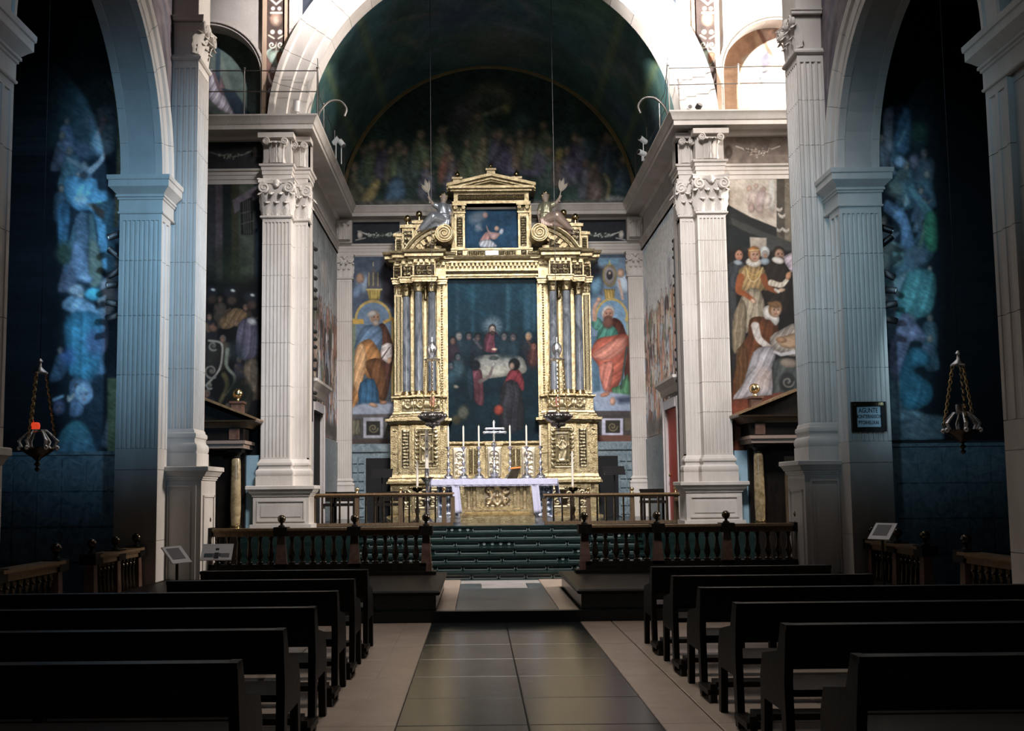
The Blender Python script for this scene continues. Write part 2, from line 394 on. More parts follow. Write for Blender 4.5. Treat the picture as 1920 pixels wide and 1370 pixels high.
    def crowd(s, box, n, cols, sz, seed, skin=('a08470', '8a7060', 'b4967e'), a=.9):
        """fill a region with overlapping draped figures, arms and heads"""
        r = random.Random(seed)
        for i in range(n):
            x, y = r.uniform(box[0], box[2]), box[1]+(box[3]-box[1])*(i+r.random())/n; q = sz*r.uniform(.75, 1.3); t = r.uniform(-.6, .6)
            s.poly([(x-q*.5, y+q*.1), (x, y-q*.15), (x+q*.5, y+q*.1), (x+q*(.65+t*.3), y+q*1.1), (x+q*(.45+t), y+q*2.1), (x-q*(.55-t), y+q*2.2), (x-q*(.62-t*.3), y+q*1.)], r.choice(cols), 1.6, a, 3, (2.4/q*2.2, r.uniform(-.7, .7), .24, i))
            if r.random() < .8: b = r.uniform(-1.2, 1.2); s.line([(x-q*.35, y+q*.3), (x-q*.3+q*.6*math.sin(b), y+q*.85), (x+q*1.1*math.sin(b), y+q*(.9-.7*math.cos(b)))], (q*.30, q*.17), r.choice(cols+list(skin)), 1.4, a, 3)
            s.face(x+t*q*.3, y-q*.32, q*.26, r.choice(skin), r.choice(['2c2624', '4c4038', '6a625c', '3a2c26']), r.uniform(-.8, .8))
        return s
    def samp(s, px, py):
        u = np.clip((px-s.x0)*s.k, 0, s.w-1.001); v = np.clip((py-s.y0)*s.k, 0, s.h-1.001)
        i, j = np.floor(u).astype(int), np.floor(v).astype(int); fu, fv = (u-i)[:, None], (v-j)[:, None]
        i1, j1 = np.minimum(i+1, s.w-1), np.minimum(j+1, s.h-1); A = s.a
        return (A[j, i]*(1-fu)+A[j, i1]*fu)*(1-fv)+(A[j1, i]*(1-fu)+A[j1, i1]*fu)*fv
def lin(c):
    c = np.clip(c, 0, 255)/255.
    return np.where(c <= .04045, c/12.92, ((c+.055)/1.055)**2.4)
def surface(name, fn, nu, nv, cv, gain, parent, label=None, m=None, uv=None, thick=None):
    """painted sheet: fn(u,v)->(x,y,z) arrays; colour from the canvas by photo position, or by uv*canvas size"""
    U, V = np.meshgrid(np.linspace(0, 1, nu), np.linspace(0, 1, nv)); U, V = U.ravel(), V.ravel()
    x, y, z = fn(U, V); P = np.stack([x+0*U, y+0*U, z+0*U], 1)
    if uv is None: px, py = topx(P)
    else: px, py = uv(U, V)
    col = lin(cv.samp(px, py))*gain
    idx = np.arange(nu*nv).reshape(nv, nu); q = np.stack([idx[:-1, :-1], idx[:-1, 1:], idx[1:, 1:], idx[1:, :-1]], -1).reshape(-1, 4)
    me = bpy.data.meshes.new(name); me.vertices.add(len(P)); me.vertices.foreach_set('co', P.astype(np.float32).ravel())
    me.loops.add(q.size); me.loops.foreach_set('vertex_index', q.ravel().astype(np.int32)); me.polygons.add(len(q))
    me.polygons.foreach_set('loop_start', np.arange(0, q.size, 4, dtype=np.int32))
    me.update(calc_edges=True); me.validate()
    me.polygons.foreach_set('use_smooth', [True]*len(me.polygons))
    ca = me.color_attributes.new('Col', 'FLOAT_COLOR', 'POINT'); c4 = np.ones((len(P), 4), np.float32); c4[:, :3] = np.clip(col, 0, .95); ca.data.foreach_set('color', c4.ravel())
    me.materials.append(m or PAINT)
    o = bpy.data.objects.new(name, me); COL.objects.link(o)
    if parent is not None: setparent(o, parent)
    if label: o['label'] = label
    return o
def frontal(name, Y, x0, x1, z0, z1, cv, gain, parent, label=None, m=None, step=1.25):
    s = F/Y/step; nu, nv = max(4, int((x1-x0)*s)), max(4, int((z1-z0)*s))
    return surface(name, lambda U, V: (x0+(x1-x0)*U, Y+0*U, z0+(z1-z0)*V), nu, nv, cv, gain, parent, label, m)
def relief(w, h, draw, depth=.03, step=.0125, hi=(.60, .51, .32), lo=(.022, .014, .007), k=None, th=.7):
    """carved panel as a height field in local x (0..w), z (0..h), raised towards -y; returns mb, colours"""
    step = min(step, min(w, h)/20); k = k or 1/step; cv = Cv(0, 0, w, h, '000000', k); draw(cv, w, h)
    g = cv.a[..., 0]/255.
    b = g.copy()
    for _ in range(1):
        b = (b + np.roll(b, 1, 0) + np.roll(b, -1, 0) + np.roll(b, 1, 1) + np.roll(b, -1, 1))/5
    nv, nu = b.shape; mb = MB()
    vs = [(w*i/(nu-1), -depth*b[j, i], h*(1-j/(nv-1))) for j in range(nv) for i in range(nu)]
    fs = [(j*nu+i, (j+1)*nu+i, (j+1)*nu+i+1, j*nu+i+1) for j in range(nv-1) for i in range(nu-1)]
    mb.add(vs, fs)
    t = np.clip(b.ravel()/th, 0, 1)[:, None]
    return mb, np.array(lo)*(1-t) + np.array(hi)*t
def spiral(cx, cy, r, a0, turns, n=22, d=1):
    return [(cx + r*(1-.85*i/n)*math.cos(a0+d*2*PI*turns*i/n), cy + r*(1-.85*i/n)*math.sin(a0+d*2*PI*turns*i/n)) for i in range(n+1)]
def arabesque(seed, n=4, border=True):
    def draw(cv, w, h):
        r = random.Random(seed); G = lambda v: '%02x%02x%02x' % (v, v, v)
        b = min(w, h)*.09
        if border:
            cv.poly([(0, 0), (w, 0), (w, h), (0, h)], G(150), .002); cv.poly([(b, b), (w-b, b), (w-b, h-b), (b, h-b)], G(0), .002)
        vert = h >= w; L, S = (h, w) if vert else (w, h)
        n_ = max(1, int(round(L/S*n/4)))*2
        for i in range(n_):
            c = (i+.5)*L/n_; s_ = L/n_*.42
            for sg in (-1, 1):
                pts = spiral(0, 0, s_*.8, r.uniform(0, 6), 1.2, 14, sg)
                pts = [(S/2+sg*(S*.22)+p[0]*.8, c+p[1]) for p in pts]
                if not vert: pts = [(q, p) for p, q in pts]
                cv.line(pts, (S*.10, S*.035), G(235), S*.03)
            e = (S/2, c) if vert else (c, S/2)
            cv.ell(e[0], e[1], S*.09, S*.09, G(255), 0, .5)
        a, e = ((S/2, b), (S/2, L-b)) if vert else ((b, S/2), (L-b, S/2))
        cv.line([a, e], S*.045, G(200), S*.03)
    return draw
def putpanel(name, x0, x1, z0, z1, y, draw, parent, m=None, depth=.03, label=None, **kw):
    mb, col = relief(x1-x0, z1-z0, draw, depth, **kw)
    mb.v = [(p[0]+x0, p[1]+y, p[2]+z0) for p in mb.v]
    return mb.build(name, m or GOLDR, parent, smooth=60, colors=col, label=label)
# ------------------------------------------------------------------ architecture helpers
def mxs(a, b, sg): return (a, b) if sg > 0 else (-b, -a)
def flute_edge(p, q, n, margin, depth):
    p, q = Vector(p), Vector(q); L = (q-p).length; d = (q-p)/L; nin = Vector((-d.y, d.x)); out = [tuple(p)]
    if n:
        w = (L-2*margin)/n
        for i in range(n):
            c = p + d*(margin + w*(i+.5)); r = w*.36
            for k in range(6):
                a = PI*k/5; out.append(tuple(c - d*(r*math.cos(a)) + nin*(depth*math.sin(a))))
    return out
def shaft_outline(x0, x1, y0, y1, nf=0, nl=0, nr=0, margin=.03, depth=.022):
    return (flute_edge((x0, y0), (x1, y0), nf, margin, depth) + flute_edge((x1, y0), (x1, y1), nr, margin, depth)
            + [(x1, y1)] + flute_edge((x0, y1), (x0, y0), nl, margin, depth))
def blocks(name, parent, outline, plain, zs, m=STONE, plain_top=0., plain_bot=0., gap=.007):
    """courses of a shaft, each its own block, with recessed joints"""
    x0, x1, y0, y1 = plain
    MB().box(x0+.03, x1-.03, y0+.03, y1, zs[0], zs[-1]).build('core', m, parent)
    for i in range(len(zs)-1):
        a, b = zs[i]+(gap/2 if i else 0), zs[i+1]-gap/2
        mb = MB()
        lo = plain_bot if i == 0 else 0; hi = plain_top if i == len(zs)-2 else 0
        if lo: mb.prism([(x0, y0), (x1, y0), (x1, y1), (x0, y1)], a, a+lo)
        if hi: mb.prism([(x0, y0), (x1, y0), (x1, y1), (x0, y1)], b-hi, b)
        mb.prism(outline, a+lo, b-hi)
        mb.build(name, m, parent)
def rectpath(x0, x1, y0, y1, closed=True):      # clockwise seen from above so that out is outwards
    return [(x0, y1), (x0, y0), (x1, y0), (x1, y1)][::1]
def collar(x0, x1, y0, y1, prof, z, mb=None):   # moulding round left, front and right of a block
    mb = mb or MB(); return mb.sweep([(x0, y1), (x0, y0), (x1, y0), (x1, y1)], prof, z=z)
def leaf(mb, base, nrm, wd, h, curl=.3, nu=6, nv=7):
    n = Vector((nrm[0], nrm[1], 0)).normalized(); t = Vector((-n.y, n.x, 0)); B = Vector(base)
    def fn(u, v):
        s_ = 2*u-1
        wv = wd*(.62+.5*math.sin(PI*min(1, v*.9+.12)))*.5*(1-.55*max(0, v-.75)/.25)*(1+.10*math.cos(v*22))
        out = h*(.05 + .10*v + curl*max(0, v-.55)**2*3.2) - wd*.16*s_*s_*(1-.4*v) + wd*.05*math.cos(s_*PI*2.5)
        z = h*(v if v < .86 else .86 + (v-.86)*.9 - (v-.86)**2*13)
        return tuple(B + t*(s_*wv) + n*out + Vector((0, 0, z)))
    return mb.grid(fn, nu, nv)
def volute(mb, c, t, n, r, tk, d=1):
    """scroll in the plane of t and z, thickness along n"""
    C_, t, n = Vector(c), Vector((*t, 0)), Vector((*n, 0))
    P = []; N = 26
    for i in range(N+1):
        q = i/N; a = PI/2 + d*2*PI*1.75*q; rr = r*(1-.82*q)
        P.append(tuple(C_ + t*(rr*math.cos(a)) + Vector((0, 0, rr*math.sin(a))) + n*(tk*.5*(1+.25*q))))
    mb.tube(P, [r*.20*(1-.5*i/N) for i in range(N+1)], 6)
    vs = []; S = 14
    for k in range(S):
        a = 2*PI*k/S
        for w_ in (-.5, .45): vs.append(tuple(C_ + t*(r*.97*math.cos(a)) + Vector((0, 0, r*.97*math.sin(a))) + n*(tk*w_)))
    mb.add(vs, [tuple(range(0, 2*S, 2)), tuple(range(2*S-1, 0, -2))] + [(2*k, 2*k+1, (2*k+3) % (2*S), (2*k+2) % (2*S)) for k in range(S)])
    return mb
def corinthian(parent, x0, x1, yf, yb, z0, z1, sides='', M=None, nl=3, name='capital', vol=None, mat_=STONE):
    """carved capital on a flat pilaster: bell and two rows of leaves, scrolls, abacus"""
    w, h = x1-x0, z1-z0; cx = (x0+x1)/2
    mb = MB(); mb.M = M
    mb.frus((x0+.01, x1-.01, yf+.01, yb), z0, (x0-.03*w, x1+.03*w, yf-.05*w, yb), z0+h*.86)
    for i in range(nl):
        leaf(mb, (x0 + w*(i+.5)/nl, yf+.01, z0+.01*h), (0, -1), w/nl*1.05, h*.42)
    for i in range(nl+1):
        leaf(mb, (min(max(x0 + w*i/nl, x0+.04*w), x1-.04*w), yf+.03, z0+.03*h), (0, -1) if 0 < i < nl else ((-.6 if i == 0 else .6), -1), w/nl*1.0, h*.68, .34)
    for sd in sides:
        xs, nx = (x1-.01, 1) if sd == 'R' else (x0+.01, -1)
        n2 = max(2, int(round((yb-yf)/(w/nl))))
        for i in range(n2):
            leaf(mb, (xs, yf+(yb-yf)*(i+.5)/n2, z0+.01*h), (nx, 0), (yb-yf)/n2, h*.42)
            leaf(mb, (xs-nx*.02, yf+(yb-yf)*(i+.9)/n2, z0+.03*h), (nx, 0), (yb-yf)/n2, h*.66, .34)
    o = mb.build(name, mat_, parent, smooth=70)
    r = h*.15
    class VB:
        def __enter__(s): s.m = MB(); s.m.M = M; return s.m
        def __exit__(s, *a): s.m.build('volute', mat_, o, smooth=50)
    for sx in ((-1, 1) if vol is None else vol):
        with VB() as vb: volute(vb, (cx+sx*(w*.5-r*.35), yf-.10*w, z0+h*.74), (sx, 0), (0, -1), r, .10*w, -1)
    for sd in sides:
        nx = 1 if sd == 'R' else -1; xs = x1 if sd == 'R' else x0
        with VB() as vb: volute(vb, (xs+nx*.08*w, yf+r*.5, z0+h*.74), (0, -1), (nx, 0), r, .10*w, -1)
        if yb-yf > .35:
          with VB() as vb: volute(vb, (xs+nx*.08*w, yb-r*1.0, z0+h*.74), (0, 1), (nx, 0), r, .10*w, -1)
    ab = MB(); ab.M = M; e = .14*w; zA = z0+h*.88
    pts = [(x0-e, yf-e)] + [(x0-e+(w+2*e)*t, yf-e+e*.75*math.sin(PI*t)) for t in (.15, .3, .5, .7, .85)] + [(x1+e, yf-e)]
    pts += [(x1+e, yb), (x0-e, yb)]
    ab.prism(pts, zA, z1-.03*h); ab.prism([(cx+(p[0]-cx)*1.04, yf+(p[1]-yf)*1.15 if p[1] < yf else p[1]) for p in pts], z1-.035*h, z1)
    ab.ball((cx, yf-.09*w, z0+h*.86), .13*w, 10, 8, (1, .7, 1.25)); ab.ball((cx, yf-.13*w, z0+h*.80), .07*w, 8, 6)
    for k in (-1, 1): ab.ball((cx+k*.12*w, yf-.07*w, z0+h*.87), .06*w, 8, 6)
    ab.build('abacus', mat_, o, smooth=40)
    return o
ATTIC = [(0, 0), (.03, 0), (.045, .012), (.05, .03), (.045, .048), (.03, .06), (.025, .075), (.02, .10), (.035, .115), (.055, .125), (.06, .15), (.055, .175), (.04, .185), (.03, .20), (0, .20)]
def pbase(parent, x0, x1, y0, y1, z0, z1, M=None, mat_=STONE):
    """pilaster foot: plinth block, torus, hollow, torus"""
    h = z1-z0; ph = h*.36; k = (h-ph)/.20
    mb = MB(); mb.M = M; e = .075
    mb.box(x0-e, x1+e, y0-e, y1, z0, z0+ph)
    prof = [(.058, 0), (.072, .015), (.078, .04), (.07, .065), (.055, .075), (.035, .085), (.028, .105), (.035, .12), (.05, .127), (.054, .145), (.046, .162), (.025, .168), (.018, .185), (0, .20), (-.02, .2), (-.02, 0)]
    collar(x0, x1, y0, y1, [(o, z*k) for o, z in prof], z0+ph, mb); mb.box(x0, x1, y0, y1, z0+ph, z1)
    return mb.build('foot', mat_, parent, smooth=30)
def pedestal(parent, x0, x1, y0, y1, z0, z1, M=None, mat_=STONE, ov=.13, panel=True):
    """die with recessed panel, base block and cap moulding"""
    h = z1-z0; c = min(.22, h*.22)
    mb = MB(); mb.M = M; mb.box(x0, x1, y0, y1, z0, z1-c*.4)
    mb.box(x0-.05, x1+.05, y0-.05, y1, z0, z0+h*.10)
    o = mb.build('pedestal', mat_, parent)
    cp = MB(); cp.M = M
    collar(x0, x1, y0, y1, [(-.02, 0), (.02, 0), (.02, .02), (.035, .03), (.035, .05), (.06, .06), (.085, .10), (ov-.02, .13), (ov, .135), (ov, .19), (ov-.015, .2), (-.02, .2)], z1-.2, cp); cp.box(x0, x1, y0, y1, z1-.2, z1)
    cp.build('cap_moulding', mat_, o, smooth=30)
    if panel:
        pm = MB(); pm.M = M; q = .10; a, b = z0+h*.10+.08, z1-.2-.10
        for (X0, X1, Z0, Z1) in ((x0+q-.03, x1-q+.03, a-.03, a), (x0+q-.03, x1-q+.03, b, b+.03), (x0+q-.03, x0+q, a, b), (x1-q, x1-q+.03, a, b)):
            pm.box(X0, X1, y0-.022, y0+.01, Z0, Z1)
        pm.box(x0+q+.05, x1-q-.05, y0-.012, y0+.01, a+.06, b-.06)
        pm.build('panel_moulding', mat_, o)
    return o

# ------------------------------------------------------------------ floor
floor = struct('floor')
MB().box(-12, 12, -6, 12.66, -.2, -.02).build('bed', DARKVOID, floor)
MB().box(-15, 15, 12.66, 26, -.2, .12).build('bed', DARKVOID, floor)
def slab(x0, x1, y0, y1, m, z=0., t=.05, g=.0025, par=None, name='slab'):
    a = .006
    MB().frus((x0+g, x1-g, y0+g, y1-g), z-t, (x0+g, x1-g, y0+g, y1-g), z-a).frus((x0+g, x1-g, y0+g, y1-g), z-a, (x0+g+a, x1-g-a, y0+g+a, y1-g-a), z).build(name, m, par or floor)
yy = [1.6 + .92*i for i in range(12)] + [12.66]
for i in range(12):
    for xa, xb in ((-.95, -.04), (-.04, .87)): slab(xa, xb, yy[i], yy[i+1], DARKSLAB)
    if i % 2 == 0:
        for xa, xb in ((-1.26, -.95), (.87, 1.25)): slab(xa, xb, yy[i], yy[min(i+2, 12)], PINKMARBLE, name='border_slab')
    for sg in (-1, 1):
        for k in range(4):
            a = 1.255 + k*.9; xa, xb = mxs(a, min(a+.9, 4.86), sg); slab(xa, xb, yy[i], yy[i+1], PINKMARBLE)
for sg in (-1, 1):
    xa, xb = mxs(4.86, 9, sg); slab(xa, xb, 1.6, 12.66, LANDSLAB)
# landing in front of the stair: slate field, pale border, white bands
slab(-.66, .62, 12.68, 15.5, LANDSLAB, .14); slab(-.90, -.66, 12.68, 15.5, PINKMARBLE, .14, name='border_slab'); slab(.62, .87, 12.68, 15.5, PINKMARBLE, .14, name='border_slab')
slab(-.66, -.33, 15.5, 16.3, LANDSLAB, .14); slab(-.33, .38, 15.5, 16.3, WHITEMARBLE, .14); slab(.38, .62, 15.5, 16.3, LANDSLAB, .14)
slab(-1.0, -.66, 15.5, 16.98, PINKMARBLE, .14, name='border_slab'); slab(.62, 1.05, 15.5, 16.98, PINKMARBLE, .14, name='border_slab')
slab(-.66, .62, 16.3, 16.8, WHITEMARBLE, .14, name='white_band'); slab(-.66, .62, 16.8, 16.98, LANDSLAB, .14)
for sg in (-1, 1):
    xa, xb = mxs(1.05, 4.8, sg); slab(xa, xb, 15.7, 17., LANDSLAB, .14)
MB().box(-4.88, 4.88, 12.6, 12.68, -.02, .135).build('riser', BLACK, floor)

# kneeling steps either side, with moulded nosing
for sg in (-1, 1):
    xa, xb = mxs(.90, 4.84, sg)
    t = thing('kneeling_step', 'dark raised kneeling step before the communion rail, %s of the central landing' % ('left' if sg < 0 else 'right'), 'step', ((xa+xb)/2, 13, .12), 'kneeling steps')
    MB().box(xa, xb, 12.72, 15.65, .12, .33).build('step_block', GREENMARBLE, t)
    MB().sweep([(xa, 15.6), (xa, 12.72), (xb, 12.72), (xb, 15.6)], [(-.02, .0), (.03, .0), (.05, .015), (.055, .04), (.03, .06), (-.02, .06)], z=.32).box(xa, xb, 12.72, 15.65, .33, .372).build('nosing', DARKWOOD, t, smooth=30)

# altar stair: seven steps with inlaid risers
st = thing('altar_stair', 'dark green marble stair of seven inlaid steps up to the altar', 'stair', (0, 17, .12))
for i in range(7):
    y = 17. + .38*i; z = .14 + .1157*i; hh = .1157
    s_ = MB().box(-2.6, 2.6, y, 19.75, z, z+hh-.03).build('step', GREENMARBLE, st)
    MB().box(-2.62, 2.62, y-.03, y+.36, z+hh-.03, z+hh).build('tread', GREENMARBLE, s_)
    ib = MB(); r = random.Random(i); x = -2.5
    while x < 2.4:
        w = r.choice((.12, .42, .5)); w = min(w, 2.5-x)
        if w > .2:
            for a, b, c, d in ((x, x+w, .010, .022), (x, x+w, .064, .076), (x, x+.012, .010, .076), (x+w-.012, x+w, .010, .076)): ib.box(a, b, y-.004, y+.002, z+c, z+d)
        else:
            ib.lathe([(.028, -.004), (.028, .002)], (x+w/2, y, z+.045), 10, 'y'); 
        x += w + .03
    ib.build('inlay', INLAY, s_)
MB().box(-4.7, 4.7, 19.66, 25.6, .12, .945).build('floor', DARKSLAB)['kind'] = 'structure'
for sg in (-1, 1):
    xa, xb = mxs(2.62, 4.75, sg); o = MB().box(xa, xb, 18.6, 19.66, .12, .94).build('floor', GREENMARBLE); o['kind'] = 'structure'

# ------------------------------------------------------------------ nave side walls: piers, arches, inner pilasters
IMP = [(-.03, .0), (.015, .0), (.025, .012), (.025, .03), (.012, .04), (.012, .20), (.03, .21), (.03, .235), (.05, .245), (.05, .275), (.035, .285), (.05, .295), (.09, .34), (.125, .37), (.13, .375), (.13, .465), (.145, .475), (.15, .51), (.15, .54), (-.03, .54)]
ZI = 6.17
def pier(sg, ya, yb, side_word, near):
    """pier of the nave arcade between ya (arch side) and yb; arch side looks to the camera for the far piers"""
    xa, xb = mxs(4.885, 5.49, sg)
    lab = 'stone arcade pier with fluted face and moulded cap on the %s side, %s' % (side_word, 'nearest the entrance' if near else 'beside the crossing')
    t = thing('arcade_pier', lab, 'pier', ((xa+xb)/2, (ya+yb)/2, 0), 'arcade piers')
    y0, y1 = min(ya, yb), max(ya, yb)
    ol = shaft_outline(xa, xb, y0, y0+.42, 8, 2 if sg > 0 else 0, 2 if sg < 0 else 0, .035, .028) if not near else shaft_outline(xa, xb, y1-.42, y1, 0, 2 if sg > 0 else 0, 2 if sg < 0 else 0, .035, .018)
    q0, q1 = (y0, y0+.42) if not near else (y1-.42, y1)
    zs = [0, .95, 1.95, 2.25, 3.3, 4.15, 4.95, 5.64]
    MB().box(xa+.03, xb-.03, q0+.03, q1-.02, 0, 6.1).build('core', STONE, t)
    for i in range(len(zs)-1):
        mb = MB(); a, b = zs[i]+.003, zs[i+1]-.004
        if i < 3: mb.box(xa, xb, q0, q1, a, b)
        elif i == 6: mb.prism(ol, a, b-.1).box(xa, xb, q0, q1, b-.1, b)
        else: mb.prism(ol, a, b)
        mb.build('stone_block', STONE, t)
    w0, w1 = (q1, y1) if not near else (y0, q0)
    xi, xo = (4.945, 5.49); xx0, xx1 = mxs(xi, xo, sg)
    for i, (a, b) in enumerate(((0, 1.45), (1.45, 2.45), (2.45, 3.5), (3.5, 4.5), (4.5, 5.55), (5.55, 6.17))):
        MB().box(xx0, xx1, w0+.002, w1, a+.003, b-.004).build('stone_block', STONE, t)
    MB().box(xa-.005 if sg > 0 else xa, xb+.005 if sg < 0 else xb, q0, q1, 5.64, ZI).build('necking', STONE, t)
    if not near: path = [(xa, y1), (xa, y0), (xb, y0), (xb, y0+.5)] if sg > 0 else [(xa, y0+.5), (xa, y0), (xb, y0), (xb, y1)]
    else: path = [(xb, y1-.5), (xb, y1), (xa, y1), (xa, y0)] if sg > 0 else [(xb, y0), (xb, y1), (xa, y1), (xa, y1-.5)]
    MB().sweep(path, IMP, z=5.63).build('impost_moulding', STONE, t, smooth=30)
    return t
def inner_pilaster(sg, y0, y1, word, rev=False):
    t = thing('giant_pilaster', 'tall fluted pilaster on panelled pedestal %s' % word, 'pilaster', (sg*4.7, (y0+y1)/2, 0), 'giant pilasters of the nave')
    xa, xb = mxs(4.545, 4.95, sg)
    ol = shaft_outline(xa, xb, y0, y1, 4, 7 if sg > 0 else 0, 7 if sg < 0 else 0, .03, .028)
    blocks('shaft_block', t, ol, (xa, xb, y0, y1), [2.56, 3.45, 4.25, 5.05, 5.95, 6.75, 7.45, 8.17], plain_top=.12)
    pa, pb = mxs(4.385, 4.95, sg)
    pedestal(t, pa, pb, y0-.12, y1+.10, 0, 2.0, ov=.13)
    # panel moulding on the nave face of the pedestal
    pm = MB(); xs = sg*4.385
    for z0, z1, a, b in ((.38, .41, y0, y1), (1.55, 1.58, y0, y1), (.38, 1.58, y0-.02, y0+.02), (.38, 1.58, y1-.04, y1)): pm.box(min(xs, xs-sg*.02), max(xs, xs-sg*.02), a, b, z0, z1)
    pm.build('panel_moulding', STONE, t)
    pbase(t, xa, xb, y0, y1, 2.0, 2.56)
    MB().sweep([(xa, y1), (xa, y0), (xb, y0), (xb, y1)], [(-.02, 0), (.02, 0), (.045, .02), (.05, .045), (.03, .06), (.02, .09), (-.02, .09)], z=8.16).box(xa, xb, y0, y1, 8.16, 8.25).build('necking', STONE, t, smooth=30)
    # capital: carving on the nave face
    Z0, Z1 = 8.25, 8.84; W = y1-y0
    M = Matrix.Translation((sg*4.545, (y0+y1)/2, 0)) @ Matrix.Rotation(PI/2 if sg < 0 else -PI/2, 4, 'Z')
    corinthian(t, -W/2, W/2, 0, .38, Z0, Z1, '', M)
    MB().box(xa, xb, y0-.03, y1+.03, 8.84, 11.6).build('entablature_block', STONE, t)
    return t
for sg, word in ((-1, 'left'), (1, 'right')):
    w = struct('wall_' + word, (sg*5.2, 12, 0)); yn = 9.64 if sg < 0 else 10.10
    pier(sg, 14.32, 15.48, word, False); pier(sg, yn, 8.3, word, True)
    inner_pilaster(sg, 14.886, 15.48, 'at the %s corner of the crossing' % word)
    inner_pilaster(sg, 7.75, 8.36, 'nearest the entrance on the %s' % word)
    xi, xo = 4.945, 5.49; xa, xb = mxs(xi, xo, sg); cy, R = (14.32+yn)/2, (14.32-yn)/2
    out = [(7.7, ZI), (yn, ZI)] + [(cy - R*math.cos(PI*i/24), ZI + R*math.sin(PI*i/24)) for i in range(1, 24)] + [(14.32, ZI), (15.48, ZI), (15.48, 12.6), (7.7, 12.6)]
    mb = MB(); tri = tessellate_polygon([[Vector((p[0], p[1], 0)) for p in out]]); n = len(out)
    mb.add([(xa, *p) for p in out] + [(xb, *p) for p in out], [tuple(q) for q in tri] + [tuple(i+n for i in q) for q in tri] + [(i, (i+1) % n, n+(i+1) % n, n+i) for i in range(n)])
    mb.build('arcade_wall', PLASTER, w)
    # painted figures of the spandrel beside the inner pilaster
    cv = Cv(0, 0, 40, 200, '8a8590'); cv.noise(14, .35, 31); cv.streak(40, (0, 0, 40, 170), (20, 60), (4, 10), ['b8a8b4', 'c8b8b8', '70707c', 'a08888', '8890a8'], 9, .7)
    xs = sg*4.94
    def spn(U, V):
        z = ZI + 4.6 - 4.6*V; lo = cy + np.sqrt(np.maximum(.0, (R+.42)**2 - (z-ZI)**2)); return xs+0*U, lo+(14.886-lo)*U, z
    surface('spandrel_painting', spn, 30, 90, cv, .55, w, 'painted figures on the spandrel', uv=lambda U, V: (U*40, V*200))
    # voussoirs: moulded ring on the nave face and panelled soffit
    arch = thing('arcade_arch', 'moulded round arch of stone voussoirs over the %s side chapel' % word, 'arch', (sg*5.2, cy, ZI), 'arcade arches')
    N = 15
    X = lambda d: sg*d
    prof = [(R-.01, X(5.49)), (R-.01, X(5.38)), (R+.03, X(5.37)), (R+.03, X(5.0)), (R-.01, X(4.99)), (R-.01, X(4.885)), (R+.06, X(4.875)), (R+.07, X(4.90)), (R+.13, X(4.90)), (R+.14, X(4.885)), (R+.30, X(4.885)), (R+.33, X(4.85)), (R+.40, X(4.835)), (R+.44, X(4.845)), (R+.45, X(4.97)), (R+.2, X(5.49))]
    for i in range(N):
        MB().arcprof((cy, ZI), prof, PI*i/N+.0012, PI*(i+1)/N-.0012, 4, 'yz').build('voussoir', STONE, arch, smooth=25)
    # side chapel behind the arch
    xc0, xc1 = mxs(5.49, 9.4, sg)
    cw = struct('wall_chapel_' + word, (sg*7.4, 15.3, 0))
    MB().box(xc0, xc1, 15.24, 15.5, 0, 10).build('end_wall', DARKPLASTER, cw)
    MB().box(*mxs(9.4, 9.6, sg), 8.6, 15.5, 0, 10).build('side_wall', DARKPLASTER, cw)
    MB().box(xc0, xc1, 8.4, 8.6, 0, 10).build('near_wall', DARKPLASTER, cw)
    MB().box(*mxs(5.49, 8.9, sg), 15.17, 15.24, .0, 2.20).build('dado', GREYMARBLE, cw)
    MB().box(*mxs(5.49, 8.9, sg), 15.14, 15.24, 2.20, 2.25).build('dado_rail', GREYMARBLE, cw)
    db = MB(); rr = random.Random(5+sg)
    for k in range(9):
        for j in range(4):
            a = 5.52 + k*.36; db.box(*mxs(a, a+.33, sg), 15.155, 15.18, .1+j*.52, .1+j*.52+.48)
    db.build('dado_slab', GREYMARBLE, cw)
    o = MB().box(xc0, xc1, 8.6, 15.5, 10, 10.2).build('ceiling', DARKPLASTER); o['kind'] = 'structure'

# ------------------------------------------------------------------ chancel front (facade) and chancel shell
wf = struct('wall_front', (0, 19.5, 0))
for sg in (-1, 1):
    MB().box(*mxs(3.72, 14.8, sg), 19.4, 19.7, 0, 8.8).build('bay_wall', PLASTER, wf)
wl = {}
for sg, word in ((-1, 'left'), (1, 'right')):
    o = wl[sg] = struct('wall_chancel_' + word, (sg*3.9, 22, 0))
    MB().box(*mxs(3.88, 4.1, sg), 19.7, 25.6, .9, 8.8).build('wall_panel', PLASTER, o)
    MB().box(*mxs(3.62, 3.98, sg), 19.36, 19.92, .94, 8.8).build('jamb', STONE, o)
    MB().box(*mxs(3.85, 3.88, sg), 19.92, 25.5, .94, 2.85).build('dado', GREYMARBLE, o)
wb = struct('wall_back', (0, 25.6, 0))
MB().box(-4.1, 4.1, 25.5, 25.7, .9, 13).build('wall_panel', PLASTER, wb)
for sg, word in ((-1, 'left'), (1, 'right')):
    t = struct('wall_transept_' + word, (sg*14.7, 17.4, 0))
    MB().box(*mxs(14.6, 14.8, sg), 15.3, 19.5, 0, 8.2).box(*mxs(14.6, 14.8, sg), 15.3, 19.5, 11.8, 16).box(*mxs(14.6, 14.8, sg), 15.3, 15.6, 8.2, 11.8).box(*mxs(14.6, 14.8, sg), 18.4, 19.5, 8.2, 11.8).build('end_wall', PLASTER, t)
    MB().box(*mxs(5.49, 14.8, sg), 15.3, 15.5, 10, 16).box(*mxs(9.4, 14.8, sg), 15.3, 15.5, 0, 10).build('return_wall', PLASTER, t)
